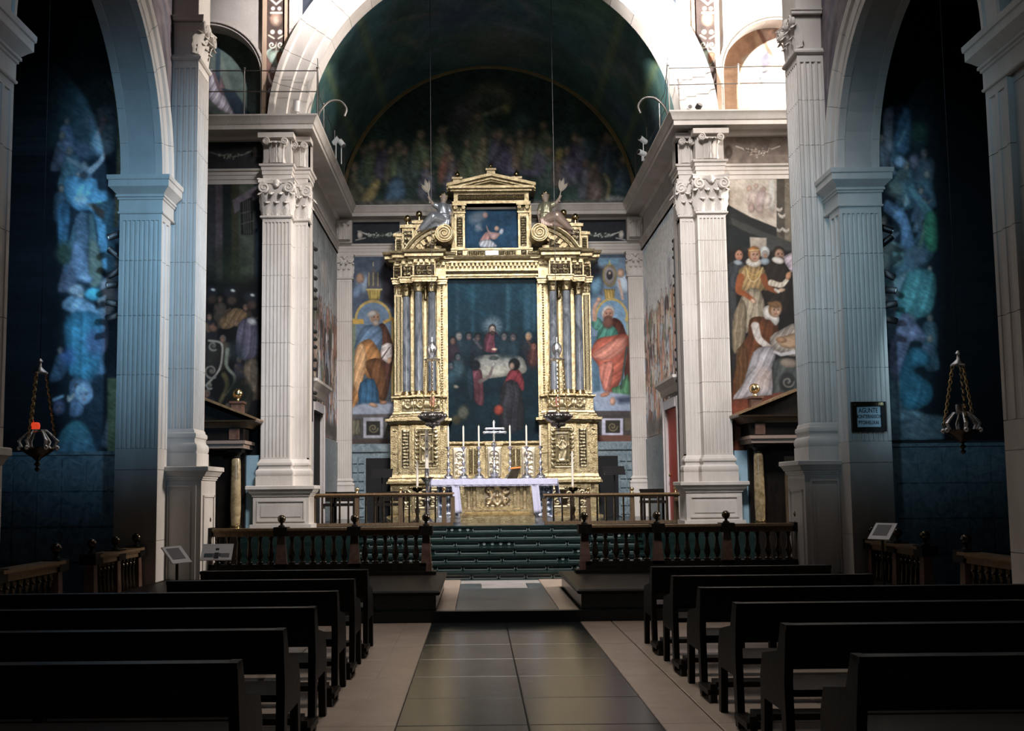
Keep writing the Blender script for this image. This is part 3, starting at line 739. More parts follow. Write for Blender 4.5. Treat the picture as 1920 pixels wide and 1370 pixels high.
# upper facade with the three arched openings
ZC, YF = 8.81, 19.4
up = [(-14.8, ZC)]
def arcpts(cx, r, z, n=20): return [(cx-r, ZC)] + [(cx - r*math.cos(PI*i/n), z + r*math.sin(PI*i/n)) for i in range(n+1)] + [(cx+r, ZC)]
ZA0, RA = 8.50, 3.68
up += arcpts(-5.63, 1.06, 9.78) + [(-math.cos(q)*3.74, ZA0+3.74*math.sin(q)) for q in (.083+(PI-.166)*i/36 for i in range(37))] + arcpts(5.63, 1.06, 9.78) + [(14.8, ZC), (14.8, 15.5), (-14.8, 15.5)]
mb = MB(); tri = tessellate_polygon([[Vector((p[0], p[1], 0)) for p in up]]); n = len(up)
mb.add([(p[0], YF, p[1]) for p in up] + [(p[0], YF+.3, p[1]) for p in up], [tuple(q) for q in tri] + [tuple(i+n for i in q) for q in tri] + [(i, (i+1) % n, n+(i+1) % n, n+i) for i in range(n)])
mb.build('upper_wall', PLASTER, wf)
ca = thing('chancel_arch', 'wide round stone arch framing the dark painted vault over the altar', 'arch', (0, 19.3, ZC))
prof = [(RA+r, y) for r, y in ((0, 19.62), (0, 19.16), (.13, 19.15), (.15, 19.10), (.33, 19.10), (.35, 19.06), (.57, 19.06), (.60, 19.0), (.69, 18.98), (.71, 19.4), (.10, 19.62))]
for i in range(19):
    MB().arcprof((0, ZA0), prof, .08+(PI-.16)*i/19+.0010, .08+(PI-.16)*(i+1)/19-.0010, 4).build('voussoir', STONE, ca, smooth=25)
for sg, word in ((-1, 'left'), (1, 'right')):
    sa = thing('bay_arch', 'narrow round-headed stone arch above the cornice of the %s bay' % word, 'arch', (sg*5.63, 19.4, ZC), 'small arches above the bays')
    prof = [(1.05, 19.75), (1.05, 19.40), (1.07, 19.34), (1.11, 19.34), (1.12, 19.31), (1.17, 19.31), (1.18, 19.45), (1.10, 19.75)]
    for i in range(9): MB().arcprof((sg*5.63, 9.78), prof, PI*i/9+.002, PI*(i+1)/9-.002, 4).build('voussoir', STONE, sa, smooth=25)
    for k in (-1, 1):
        for z0, z1 in ((ZC, 9.13), (9.13, 9.46), (9.46, 9.78)):
            c = sg*5.63; MB().prism([(c+k*r, y) for r, y in prof], z0+.003, z1-.003).build('jamb_stone', STONE, sa)
# entablature: architrave and cornice run round facade, chancel sides and back
def plan(d_f, d_p, d_s, d_b, res=True):
    """left-to-right plan line: facade bay, pilaster breaks, chancel side, back wall"""
    L = [(-14.5, 19.4-d_f)]
    if res: L += [(-4.45-d_p, 19.4-d_f), (-4.45-d_p, 19.09-d_p), (-3.905+d_p, 19.09-d_p), (-3.905+d_p, 19.35-d_p), (-3.62+d_s, 19.35-d_p)]
    else: L += [(-3.88+d_s, 19.4-d_f)]
    if res: L += [(-3.62+d_s, 19.92), (-3.88+d_s, 19.92)]
    L += [(-3.88+d_s, 25.5-d_b)]
    return L + [(-x, y) for x, y in L[::-1]]
ARCH = [(-.05, 0), (0, 0), (0, .085), (.015, .09), (.015, .17), (.03, .175), (.03, .235), (.06, .25), (.07, .29), (-.05, .29)]
t1 = struct('trim_1', (0, 19, 7.64))
MB().sweep(plan(0.02, 0, .0, .02), ARCH, z=7.63).build('architrave', STONE, t1, smooth=25)
t2 = struct('trim_2', (0, 19, 8.5))
CORN = [(-.3, 0), (.0, 0), (.02, .03), (.04, .10), (.5-.12, .10), (.5-.12, .07), (.5-.10, .07), (.5-.10, .16), (.5-.08, .165), (.5-.06, .20), (.5-.03, .27), (.5, .30), (.5, .33), (-.3, .33)]
cl = plan(.12, 0, .02, .0, False)
MB().sweep(cl, CORN, z=8.48).build('cornice', STONE, t2, smooth=25)
# pilaster clusters
for sg, word in ((-1, 'left'), (1, 'right')):
    t = thing('fluted_pilaster', 'fluted stone pilaster with carved leaf capital on the %s of the chancel opening' % word, 'pilaster', (sg*4.18, 19.2, .94), 'pilasters of the chancel opening')
    xa, xb = mxs(3.905, 4.45, sg); ya = 19.09
    zs = [2.24, 3.05, 3.62, 4.45, 5.15, 5.75, 6.35, 6.86]
    blocks('shaft_block', t, shaft_outline(xa, xb, ya, 19.42, 7, 0, 0, .03, .026), (xa, xb, ya, 19.42), zs, plain_top=.07, plain_bot=.03)
    xc, xd = mxs(3.62, 3.905, sg); yc = 19.35
    blocks('shaft_block', t, shaft_outline(xc, xd, yc, 19.6, 3, 3 if sg > 0 else 0, 3 if sg < 0 else 0, .03, .02), (xc, xd, yc, 19.6), zs, plain_top=.07, plain_bot=.03)
    nk = [(-.02, 0), (.015, 0), (.04, .015), (.045, .04), (.025, .055), (-.02, .055)]
    path = [(xa, 19.4), (xa, ya), (xb, ya), (xb, yc), (xd, yc), (xd, 19.6)] if sg < 0 else [(xc, 19.6), (xc, yc), (xa, yc), (xa, ya), (xb, ya), (xb, 19.4)]
    if sg < 0: path = [(xa, 19.4), (xa, ya), (xb, ya), (xb, yc), (xd, yc), (xd, 19.6)]
    MB().sweep(path, nk, z=6.855).build('necking', STONE, t, smooth=30)
    corinthian(t, xa, xb, ya, 19.42, 6.91, 7.63, 'L' if sg > 0 else 'R')
    corinthian(t, xc, xd, yc, 19.6, 6.91, 7.63, 'L' if sg > 0 else 'R', nl=2, vol=(-sg,))
    pbase(t, xa, xb, ya, 19.5, 1.74, 2.24); pbase(t, xc, xd, yc, 19.6, 1.74, 2.24)
    pedestal(t, *mxs(3.52, 4.56, sg), 18.98, 19.6, .94, 1.74, ov=.12)
    # frieze blocks with acanthus console
    fb = MB()
    for (a, b, y, wd) in ((xa, xb, ya, .3), (xc, xd, yc, .2)):
        fb.grid(lambda u, v: (a+.02+(b-a-.04)*u, y-.015-.03*math.sin(PI*min(1, v*1.1))-.03*v, 7.95+.53*v), 6, 8); fb.box(a, b, y, 19.6, 7.92, 8.5)
        fb.box(a-.07, b+.07, y-.17, 19.5, 8.40, 8.5)
    o = fb.build('frieze_console', STONE, t, smooth=40)
    lb = MB()
    for (a, b, y) in ((xa, xb, ya), (xc, xd, yc)):
        c = (a+b)/2; w_ = (b-a)
        for k in (-1, 1, -.5, .5, 0): leaf(lb, (c+k*w_*.20, y-.03-.012*(1-abs(k)), 7.94), (k*.5, -1), w_*.34, .46, .42)
        volute(lb, (c-w_*.33, y-.17, 8.32), (-1, 0), (0, -1), .07, .04); volute(lb, (c+w_*.33, y-.17, 8.32), (1, 0), (0, -1), .07, .04)
    lb.build('acanthus', STONE, o, smooth=60)
    # back pilaster beside the altarpiece
    t = thing('fluted_pilaster', 'slim fluted pilaster in the %s back corner of the chancel' % word, 'pilaster', (sg*3.69, 25.3, .94), 'back corner pilasters')
    xa, xb = mxs(3.50, 3.88, sg)
    blocks('shaft_block', t, shaft_outline(xa, xb, 25.3, 25.5, 6, 0, 0, .02, .016), (xa, xb, 25.3, 25.5), [1.95, 2.9, 3.9, 4.9, 5.9, 6.98], plain_top=.05)
    MB().sweep([(xa, 25.5), (xa, 25.3), (xb, 25.3), (xb, 25.5)], nk, z=6.975).build('necking', STONE, t, smooth=30)
    corinthian(t, xa, xb, 25.3, 25.5, 7.03, 7.63, '')
    pbase(t, xa, xb, 25.3, 25.5, 1.65, 1.95); MB().box(xa-.08, xb+.08, 25.2, 25.5, .94, 1.65).build('pedestal', STONE, t)
    fb = MB().box(xa, xb, 25.28, 25.5, 7.92, 8.5).grid(lambda u, v: (xa+.01+(xb-xa-.02)*u, 25.26-.12*math.sin(PI*min(1, v*1.05))-.05*v, 7.95+.53*v), 6, 8)
    for k in (-1, 1, 0): leaf(fb, ((xa+xb)/2+k*.1, 25.16, 7.97), (k*.3, -1), .14, .46, .3)
    fb.build('frieze_console', STONE, t, smooth=50)
    # door to the sacristy in the chancel side wall
    d = struct('door_%d' % (1 if sg < 0 else 2), (sg*3.85, 22, .94))
    ya_, yb_ = (20.75, 21.95) if sg > 0 else (20.75, 22.0); zt = 3.30
    
    for a, b, z0, z1 in ((ya_-.2, ya_, .94, zt+.2), (yb_, yb_+.2, .94, zt+.2), (ya_, yb_, zt, zt+.2)):
        MB().box(*mxs(3.72, 3.88, sg), a, b, z0, z1).box(*mxs(3.69, 3.74, sg), a+(.14 if a > ya_ else 0), b-(.14 if b < yb_ else 0), z0, z1).build('door_frame', WHITEMARBLE, d)
    p = [(sg*3.88, yb_+.3), (sg*3.74, yb_+.3), (sg*3.74, ya_-.3), (sg*3.88, ya_-.3)]
    MB().sweep(p if sg > 0 else p[::-1], [(-.05, 0), (.02, 0), (.05, .08), (.06, .14), (.13, .22), (.16, .25), (.16, .31), (-.05, .31)], z=zt+.3).build('door_hood', STONE, d, smooth=30)
    if sg > 0:
        lf = MB().box(3.78, 3.83, ya_, yb_, .94, zt).build('door_leaf', REDCLOTH, d, label='red leather door leaf'); MB().ball((3.76, yb_-.2, 1.9), .035).build('handle', BRASS, lf)
    else: MB().box(-3.83, -3.78, ya_, yb_, .94, zt).build('door_leaf', DARKVOID, d)
# ------------------------------------------------------------------ gilded altarpiece
YA, AX, K = 24.7, .045, 24.7/F
def Z(py): return at(927, py, YA)[2]
def O(a, b, sg): return tuple(sorted((AX+sg*a*K, AX+sg*b*K)))
alt = thing('altarpiece', 'tall gilded altarpiece with six blue-grey marble columns and scrolled top', 'altarpiece', (AX, 25, .94))
def gprof(*p): return list(p)
CAPM = [(-.05, 0), (.0, 0), (.02, .03), (.05, .05), (.08, .10), (.12, .11), (.12, .17), (-.05, .17)]
FOOTM = [(-.05, 0), (.10, 0), (.10, .05), (.075, .07), (.06, .11), (.03, .14), (.02, .18), (-.05, .18)]
def wrap(mb, boxes, prof, z):
    """moulding round a stepped row of blocks given as (x0,x1,yfront); blocks ordered left to right"""
    path = [(boxes[0][0], 25.4)]
    for x0, x1, y in boxes: path += [(x0, y), (x1, y)]
    path.append((boxes[-1][1], 25.4))
    q = [path[0]]
    for p in path[1:]:
        if abs(p[0]-q[-1][0]) + abs(p[1]-q[-1][1]) > 1e-4: q.append(p)
    return mb.sweep(q, prof, z=z)
def steps(sg, *segs):                           # segs: (off_in, off_out, y) from the middle outwards -> ordered left to right
    L = [(*O(a, b, sg), y) for a, b, y in segs]
    return sorted(L)
def column(parent, x, y, r, z0, z1, cap, foot, name='column'):
    H = z1-z0
    c = MB().lathe([(r, z0+foot)] + [(r*(1.0+.05*math.sin(PI*min(1, t*1.2))-.13*t*t), z0+foot+(H-foot-cap)*t) for t in (.1, .25, .4, .55, .7, .85, 1)], (x, y, 0), 18).build(name, BLUEMARBLE, parent, smooth=50)
    MB().lathe([(r*1.4, z0), (r*1.42, z0+.02), (r*1.35, z0+.05), (r*1.15, z0+.06), (r*1.12, z0+.08), (r*1.25, z0+.09), (r*1.22, z0+foot), (r*.9, z0+foot)], (x, y, 0), 18).box(x-r*1.45, x+r*1.45, y-r*1.45, y+r*1.45, z0-.03, z0).build('foot', BRASS, c, smooth=40)
    k = MB().lathe([(r*.9, z1-cap), (r*1.05, z1-cap+.01), (r*.88, z1-cap+.03), (r*.9, z1-cap*.5), (r*1.25, z1-.05), (r*1.3, z1-.04)], (x, y, 0), 14)
    for row, (zz, hh, n) in enumerate(((z1-cap+.02, cap*.48, 8), (z1-cap+.03, cap*.78, 8))):
        for i in range(n):
            a = 2*PI*(i+.5*row)/n - PI/2
            leaf(k, (x+math.cos(a)*r*.9, y+math.sin(a)*r*.9, zz), (math.cos(a), math.sin(a)), r*.95, hh, 1.0, 4, 6)
    for a in (45, 135, 225, 315):
        q = math.radians(a); t = (math.cos(q), math.sin(q)); volute(k, (x+t[0]*r*1.15, y+t[1]*r*1.15, z1-cap*.27), t, (-t[1], t[0]), cap*.16, .03, -1)
    e = r*1.5; k.box(x-e, x+e, y-e, y+e, z1-.035, z1)
    k.build('capital', GOLD, c, smooth=60)
    return c
def figure_panel(seed):
    """carved niche figure inside a scrolled border"""
    def draw(cv, w, h):
        G = lambda v: '%02x%02x%02x' % (v, v, v)
        cv.poly([(0, 0), (w, 0), (w, h), (0, h)], G(170), .002); b = .035; cv.poly([(b, b), (w-b, b), (w-b, h-b), (b, h-b)], G(20), .004)
        r = random.Random(seed)
        for i in range(9):
            for sx in (.1, .9):
                y = h*(.08+.84*i/8); cv.line(spiral(w*sx, y, w*.06, r.uniform(0, 6), 1.2, 12), (.03, .012), G(230), .01)
        for y in (.07, .93):
            for i in range(5): cv.ell(w*(.2+.15*i), h*y, w*.055, h*.022, G(225), 0, .4)
        a, c = .2, .8
        cv.poly([(w*a, h*.14), (w*c, h*.14), (w*c, h*.86), (w*a, h*.86)], G(190), .004); cv.poly([(w*(a+.05), h*.165), (w*(c-.05), h*.165), (w*(c-.05), h*.835), (w*(a+.05), h*.835)], G(45), .004)
        cx = w*.5; cv.ell(cx, h*.27, w*.07, h*.04, G(240), 0, .4)
        cv.poly([(cx-w*.12, h*.34), (cx+w*.1, h*.33), (cx+w*.17, h*.55), (cx+w*.14, h*.80), (cx-w*.16, h*.80), (cx-w*.1, h*.55)], G(205), .012, sm=4, fold=(60, .3, .22, seed))
        cv.line([(cx+w*.1, h*.37), (cx+w*.2, h*.45), (cx+w*.1, h*.52)], .05, G(225), .012); cv.line([(cx-w*.1, h*.37), (cx-w*.2, h*.47), (cx-w*.05, h*.55)], .05, G(225), .012)
        cv.line([(cx-w*.2, h*.3), (cx-w*.18, h*.8)], .02, G(200), .01); cv.ell(cx-w*.02, h*.82, w*.2, h*.02, G(200), 0, .4)
    return draw
def festoon(cv, w, h):
    G = lambda v: '%02x%02x%02x' % (v, v, v)
    cv.poly([(0, 0), (w, 0), (w, h), (0, h)], G(60), .002); r = random.Random(3)
    n = max(1, int(round(w/.34)))
    for i in range(n):
        x0, x1 = w*i/n, w*(i+1)/n
        for k in range(9):
            t = k/8; cv.ell(x0+(x1-x0)*(.12+.76*t), h*(.28+.40*math.sin(PI*t)), .035, .034, G(200+int(r.random()*55)), 0, .5)
        cv.ell(x0+.03, h*.35, .05, .09, G(250), 0, .5); cv.ell(x1-.03, h*.35, .05, .09, G(250), 0, .5)
        cv.ell((x0+x1)/2, h*.3, .045, .05, G(240), 0, .4)
MB().box(*O(0, 184, 1)[:1], AX+184*K, 25.2, 25.46, .94, Z(480)).box(AX-184*K, AX+.01, 25.2, 25.46, .94, Z(480)).build('back_board', OLDGOLD, alt)
for sg in (-1, 1):
    # lower plinth and pedestal
    S = steps(sg, (88, 100, 24.62), (100, 152, 24.40), (152, 178, 24.52), (178, 194, 24.68))
    pl = MB()
    for x0, x1, y in S: pl.box(x0, x1, y-.03, 25.3, .94, Z(905))
    pl = wrap(pl, [(a, b, y-.03) for a, b, y in S], [(-.05, 0), (.09, 0), (.09, .07), (.05, .09), (-.05, .09)], .94)
    pl = wrap(pl, [(a, b, y-.03) for a, b, y in S], [(-.05, 0), (.0, 0), (.03, .03), (.09, .05), (.09, .10), (.06, .11), (.05, .16), (.02, .19), (0, .26), (-.05, .26)], Z(905)-.05)
    p = pl.build('plinth', OLDGOLD, alt, smooth=25)
    for a, b in ((103, 149), (155, 176)):
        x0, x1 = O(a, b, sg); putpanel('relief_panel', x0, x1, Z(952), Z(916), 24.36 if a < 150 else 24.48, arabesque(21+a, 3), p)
    pd = MB()
    for x0, x1, y in S: pd.box(x0, x1, y, 25.3, Z(890), Z(790))
    for a, b, y in ((100, 104, 24.40), (148, 152, 24.40), (152, 156, 24.52), (174, 178, 24.52)):
        x0, x1 = O(a, b, sg); pd.box(x0, x1, y-.03, y+.02, Z(884), Z(797))
    pd = pd.build('pedestal', OLDGOLD, alt)
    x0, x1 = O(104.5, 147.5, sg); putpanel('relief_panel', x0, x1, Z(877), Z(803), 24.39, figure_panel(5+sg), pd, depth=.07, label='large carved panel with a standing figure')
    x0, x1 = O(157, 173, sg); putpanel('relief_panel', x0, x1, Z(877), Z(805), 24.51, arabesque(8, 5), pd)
    x0, x1 = O(182, 191, sg); xm = (x0+x1)/2; rb = MB()
    for yy_ in (812, 845): rb.lathe([(.085, 24.655), (.085, 24.69)], (xm, 0, Z(yy_)), 14, 'y'); rb.lathe([(.05, 24.64), (.05, 24.68)], (xm, 0, Z(yy_)), 12, 'y')
    for a, b in ((878, 868), (862, 850), (838, 818), (808, 800)): rb.box(xm-.045, xm+.045, 24.655, 24.69, Z(a), Z(b))
    x0, x1 = O(90, 98, sg); xm = (x0+x1)/2
    for yy_ in (812, 845): rb.lathe([(.07, 24.59), (.07, 24.63)], (xm, 0, Z(yy_)), 14, 'y')
    rb.box(xm-.035, xm+.035, 24.60, 24.63, Z(878), Z(852)).box(xm-.035, xm+.035, 24.60, 24.63, Z(836), Z(820))
    rb.build('ring_ornament', OLDGOLD, pd, smooth=30)['kind'] = 'stuff'
    cp = wrap(MB(), S, CAPM, Z(797))
    for x0, x1, y in S: cp.box(x0, x1, y, 25.3, Z(797), Z(785))
    cp.build('cap_moulding', GOLD, pd, smooth=25)
    # column plinth with festoons
    S2 = steps(sg, (92, 100, 24.66), (100, 150, 24.46), (150, 172, 24.58), (172, 188, 24.74))
    q = MB()
    for x0, x1, y in S2: q.box(x0, x1, y, 25.3, Z(786), Z(741))
    q = wrap(q, S2, FOOTM, Z(785)); q = wrap(q, S2, [(-.05, 0), (0, 0), (.02, .03), (.06, .05), (.06, .09), (-.05, .09)], Z(748))
    q = q.build('column_plinth', GOLD, alt, smooth=25)
    x0, x1 = O(101, 149, sg); putpanel('festoon_panel', x0, x1, Z(771), Z(749), 24.45, festoon, q, depth=.09)
    x0, x1 = O(151, 171, sg); putpanel('festoon_panel', x0, x1, Z(771), Z(749), 24.57, festoon, q, depth=.07)
    # columns and strips behind them
    zc0, zc1 = Z(740), Z(521)
    for off, y, r in ((164, 24.80, .098), (140, 24.62, .100), (115, 24.66, .098)): column(alt, AX+sg*off*K, y, r, zc0, zc1 if off != 164 else Z(527), .36, .10)
    for a, b in ((171, 187), (150, 156), (126, 131), (100, 106)):
        x0, x1 = O(a, b, sg)
        s_ = MB().box(x0, x1, 24.9 if a != 171 else 24.84, 25.3, Z(738), Z(530)).build('pilaster_strip', GOLD, alt)
        if a == 171: putpanel('arabesque_panel', x0+.03, x1-.03, Z(733), Z(552), 24.83, arabesque(14, 12), s_, depth=.02); leaf_ = MB()
    cb = MB()
    for a in (174, 179, 184): leaf(cb, (AX+sg*a*K, 24.82, Z(548)), (0, -1), .09, .22)
    cb.box(*O(170, 188, sg), 24.74, 25.2, Z(530), Z(524)); cb.build('strip_capital', GOLD, alt, smooth=60)
    tb = MB(); x = AX+sg*127.5*K                                          # little ornament between the capitals
    tb.lathe([(.01, Z(560)), (.05, Z(556)), (.03, Z(550)), (.06, Z(544)), (.03, Z(538)), (.045, Z(533)), (.005, Z(524))], (x, 24.86, 0), 10).build('finial_ornament', GOLD, alt, smooth=60)
    # entablature blocks
    E1 = steps(sg, (88, 107, 24.74), (107, 149, 24.42), (149, 173, 24.56), (173, 188, 24.72))
    e = MB()
    for x0, x1, y in E1: e.box(x0, x1, y, 25.3, Z(531), Z(486))
    e = wrap(e, E1, [(-.05, 0), (.02, 0), (.02, .05), (.035, .055), (.035, .10), (.06, .12), (.06, .15), (-.05, .15)], Z(531))
    e = e.build('entablature_block', GOLD, alt, smooth=25)
    for a, b, y in ((109, 147, 24.42), (151, 171, 24.56), (175, 187, 24.72)):
        x0, x1 = O(a, b, sg); putpanel('relief_panel', x0, x1, Z(519.5), Z(500), y-.01, arabesque(40+a, 3, False), e, depth=.06)
    db = MB()
    for x0, x1, y in E1:
        n_ = max(1, int((x1-x0)/.12))
        for i in range(n_): db.box(x0+(x1-x0)*(i+.2)/n_, x0+(x1-x0)*(i+.8)/n_, y-.11, y, Z(497), Z(491))
    db.build('dentil', GOLD, e)
    c_ = wrap(MB(), E1, [(-.05, 0), (.10, 0), (.12, .05), (.20, .06), (.20, .12), (.24, .16), (.26, .22), (-.05, .22)], Z(491))
    for x0, x1, y in E1: c_.box(x0, x1, y, 25.3, Z(491), Z(478))
    c_.build('cornice', GOLD, alt, smooth=25)
    # attic blocks at the outer ends
    for a, b, t_, y in ((171, 185, 432, 24.85), (149, 171, 419, 24.7), (132, 149, 409, 24.8)):
        x0, x1 = O(a, b, sg); bl = MB().box(x0, x1, y, 25.3, Z(480), Z(t_)).box(x0-.05, x1+.05, y-.05, 25.3, Z(t_+7), Z(t_+2)).box(x0-.03, x1+.03, y-.03, 25.3, Z(480), Z(474)).build('attic_block', GOLD, alt)
        if a > 140: putpanel('relief_panel', x0+.03, x1-.03, Z(470), Z(t_+12), y-.01, arabesque(60+a, 4), bl, depth=.03)
    for off, yb_, rr, y in ((161, 419, .092, 24.8), (139, 409, .085, 24.85)):
        x = AX+sg*off*K; b = MB().lathe([(.07, Z(yb_)), (.07, Z(yb_)+.03), (.03, Z(yb_)+.05), (.03, Z(yb_)+.09)], (x, y, 0), 12).ball((x, y, Z(yb_)+.08+rr), rr, 16, 10).build('ball_finial', BRASS, alt, smooth=60)
    # broken segmental pediment ending in a scroll
    cx, cz = AX+sg*77*K, Z(519.4); R = 102.6*K
    a0, a1 = (math.radians(157), math.radians(99)); 
    if sg > 0: a0, a1 = PI-a0, PI-a1
    pr = [(R, 24.40), (R, 24.95), (R-.16, 24.95), (R-.16, 24.52), (R-.09, 24.50), (R-.08, 24.43), (R-.02, 24.40)]
    s_ = MB().arcprof((cx, cz), pr, a0, a1, 14).build('scroll_cornice', GOLD, alt, smooth=25)
    db = MB()
    for i in range(7):
        t0 = a0+(a1-a0)*(i+.15)/7; t1 = a0+(a1-a0)*(i+.7)/7; db.arcband((cx, cz), R-.30, R-.17, t0, t1, 24.58, 24.8, 2)
    db.arcband((cx, cz), R-.36, R-.15, a0, a1, 24.66, 24.9, 12); db.build('dentil', OLDGOLD, s_)
    vx, vz, vr = AX+sg*90*K, Z(442), 17*K
    vb = MB().lathe([(vr, 24.38), (vr*1.02, 24.42), (vr*1.02, 24.9), (vr*.98, 24.92)], (vx, 0, vz), 28, 'y')
    P = [(vx + sg*vr*(1-.9*i/70)*math.cos(PI/2+2*PI*3*i/70)*.95, 24.37, vz + vr*(1-.9*i/70)*math.sin(PI/2+2*PI*3*i/70)*.95) for i in range(71)]
    vb.build('volute', OLDGOLD, s_, smooth=50); MB().tube(P, [.024]*71, 6).build('spiral', GOLD, s_, smooth=60)
    x0, x1 = O(107, 145, sg); MB().box(x0, x1, 24.85, 25.3, Z(480), Z(452)).build('tympanum', GOLD, s_)
    x0, x1 = O(109, 128, sg); putpanel('relief_panel', x0, x1, Z(477), Z(450), 24.62, arabesque(71, 2, False), s_, depth=.05)
    x0, x1 = O(96, 110, sg); MB().box(x0, x1, 24.7, 25.3, Z(486), Z(460)).build('volute_support', OLDGOLD, s_)
# frame of the large painting
fr = MB(); xi, xo = 85.5*K, 93*K; zt, zb = Z(518), Z(829)
for a, b, y, t in ((xi, xi+.05, 24.86, zt+.05), (xi+.05, xi+.10, 24.80, zt+.09), (xi+.10, xi+.19, 24.86, zt+.13)):
    for sg in (-1, 1): x0, x1 = sorted((AX+sg*a, AX+sg*b)); fr.box(x0, x1, y, 25.2, zb, t)
    fr.box(AX-b, AX+b, y, 25.2, t-(b-a), t)
fr = fr.build('painting_frame', GOLD, alt)
bd = MB()
for sg in (-1, 1):
    for i in range(62): bd.ball((AX+sg*(xi+.145), 24.85, zb+.05+i*.0645), .026, 6, 4)
bd.build('bead_moulding', OLDGOLD, fr, smooth=60)
# middle entablature with dentils, and the base of the upper stage
me_ = MB().box(AX-88*K, AX+88*K, 24.78, 25.3, Z(511), Z(484))
me_.sweep([(AX-88*K, 24.78), (AX+88*K, 24.78)], [(-.05, 0), (.02, 0), (.04, .03), (.07, .05), (.07, .08), (-.05, .08)], z=Z(511))
me_.sweep([(AX-88*K, 24.78), (AX+88*K, 24.78)], [(-.05, 0), (.14, 0), (.14, .05), (.22, .07), (.25, .12), (.26, .16), (-.05, .16)], z=Z(495)+.03)
me_ = me_.build('middle_entablature', GOLD, alt, smooth=25)
db = MB()
for i in range(22): x = AX-86*K+i*172*K/21.5; db.box(x, x+.055, 24.66, 24.8, Z(499), Z(493))
for i in range(40): db.ball((AX-85*K+i*170*K/39, 24.74, Z(507)), .022, 6, 4)
db.build('dentil', OLDGOLD, me_)
ub = MB().box(AX-78*K, AX+78*K, 24.72, 25.3, Z(486), Z(466)).box(AX-78*K, AX+78*K, 24.68, 25.3, Z(468), Z(465)).build('upper_base', GOLD, alt)
putpanel('relief_panel', AX-47*K, AX+47*K, Z(481.5), Z(469), 24.71, arabesque(81, 6), ub)
MB().box(AX-.16, AX+.16, 24.64, 24.72, Z(479), Z(471)).build('cartouche', PEWTER, ub)
for sg in (-1, 1):
    x0, x1 = O(51, 71, sg); putpanel('relief_panel', x0+.06, x1-.06, Z(482), Z(469), 24.71, arabesque(82, 2, False), ub)
    s_ = MB().box(x0, x1, 24.78, 25.3, Z(466), Z(395)).build('upper_pilaster', GOLD, alt)
    putpanel('arabesque_panel', x0+.05, x1-.05, Z(460), Z(404), 24.77, arabesque(83, 5), s_)
    cb = MB()
    for k in range(3): leaf(cb, (x0+(x1-x0)*(k+.5)/3, 24.77, Z(396)), (0, -1), .1, .16)
    cb.box(x0-.04, x1+.04, 24.68, 25.2, Z(384.5), Z(381)).box(x0-.02, x1+.02, 24.74, 25.2, Z(398), Z(395)); volute(cb, (x0+.03, 24.72, Z(388)), (-1, 0), (0, -1), .05, .03); volute(cb, (x1-.03, 24.72, Z(388)), (1, 0), (0, -1), .05, .03)
    cb.build('capital', GOLD, s_, smooth=60)
    x0, x1 = O(71, 77, sg); MB().box(x0, x1, 24.9, 25.3, Z(480), Z(381)).build('side_strip', OLDGOLD, alt)
ue = MB().box(AX-72*K, AX+72*K, 24.76, 25.3, Z(381), Z(358)).box(AX-75*K, AX+75*K, 24.70, 25.3, Z(381), Z(377)).build('upper_entablature', GOLD, alt)
putpanel('relief_panel', AX-64*K, AX+64*K, Z(374.5), Z(363), 24.75, arabesque(85, 8, False), ue, depth=.05)
# pediment
xe = 82*K; zb_, za = Z(358), Z(329)
pd = MB().prism([(AX-xe*.9, zb_+.08), (AX+xe*.9, zb_+.08), (AX, za-.06)], 24.86, 25.3, 'y').build('pediment', GOLD, alt)
pm = MB().box(AX-xe, AX+xe, 24.52, 25.3, zb_+.03, zb_+.09).box(AX-xe+.06, AX+xe-.06, 24.62, 25.3, zb_-.02, zb_+.03)
for i in range(34): x = AX-xe+.1+i*(2*xe-.2)/33.5; pm.box(x, x+.03, 24.60, 24.7, zb_-.02, zb_+.02)
for sg in (-1, 1):
    for (o0, o1, y) in ((0, .075, 24.52), (.075, .13, 24.62), (.13, .16, 24.70)):
        pm.prism([(AX+sg*(xe+.04), zb_+.16-o0), (AX, za-o0+.02), (AX, za-o1+.02), (AX+sg*(xe+.04), zb_+.16-o1)], y, 25.3, 'y')
pm.build('pediment_moulding', GOLD, pd)
for off, t_, b_, w_ in ((0, 318, 331, 8), (-65, 334, 350, 8), (50, 334, 350, 8)):
    x = AX+off*K; w = w_*K
    if off == 50: x = AX+(977-927.5)*K
    b = MB().box(x-w, x+w, 24.7, 25.1, Z(b_), Z(t_)).box(x-w*1.25, x+w*1.25, 24.66, 25.14, Z(t_)-.02, Z(t_)+.03).build('acroterion', GOLD, alt)
    rr = .07 if off else .06
    MB().lathe([(.05, Z(t_)+.03), (.02, Z(t_)+.06), (.02, Z(t_)+.10)], (x, 24.9, 0), 10).ball((x, 24.9, Z(t_)+.09+rr), rr, 14, 8).lathe([(.02, Z(t_)+.08+2*rr), (.004, Z(t_)+.15+2*rr)], (x, 24.9, 0), 8).build('ball_finial', BRASS, b, smooth=60)
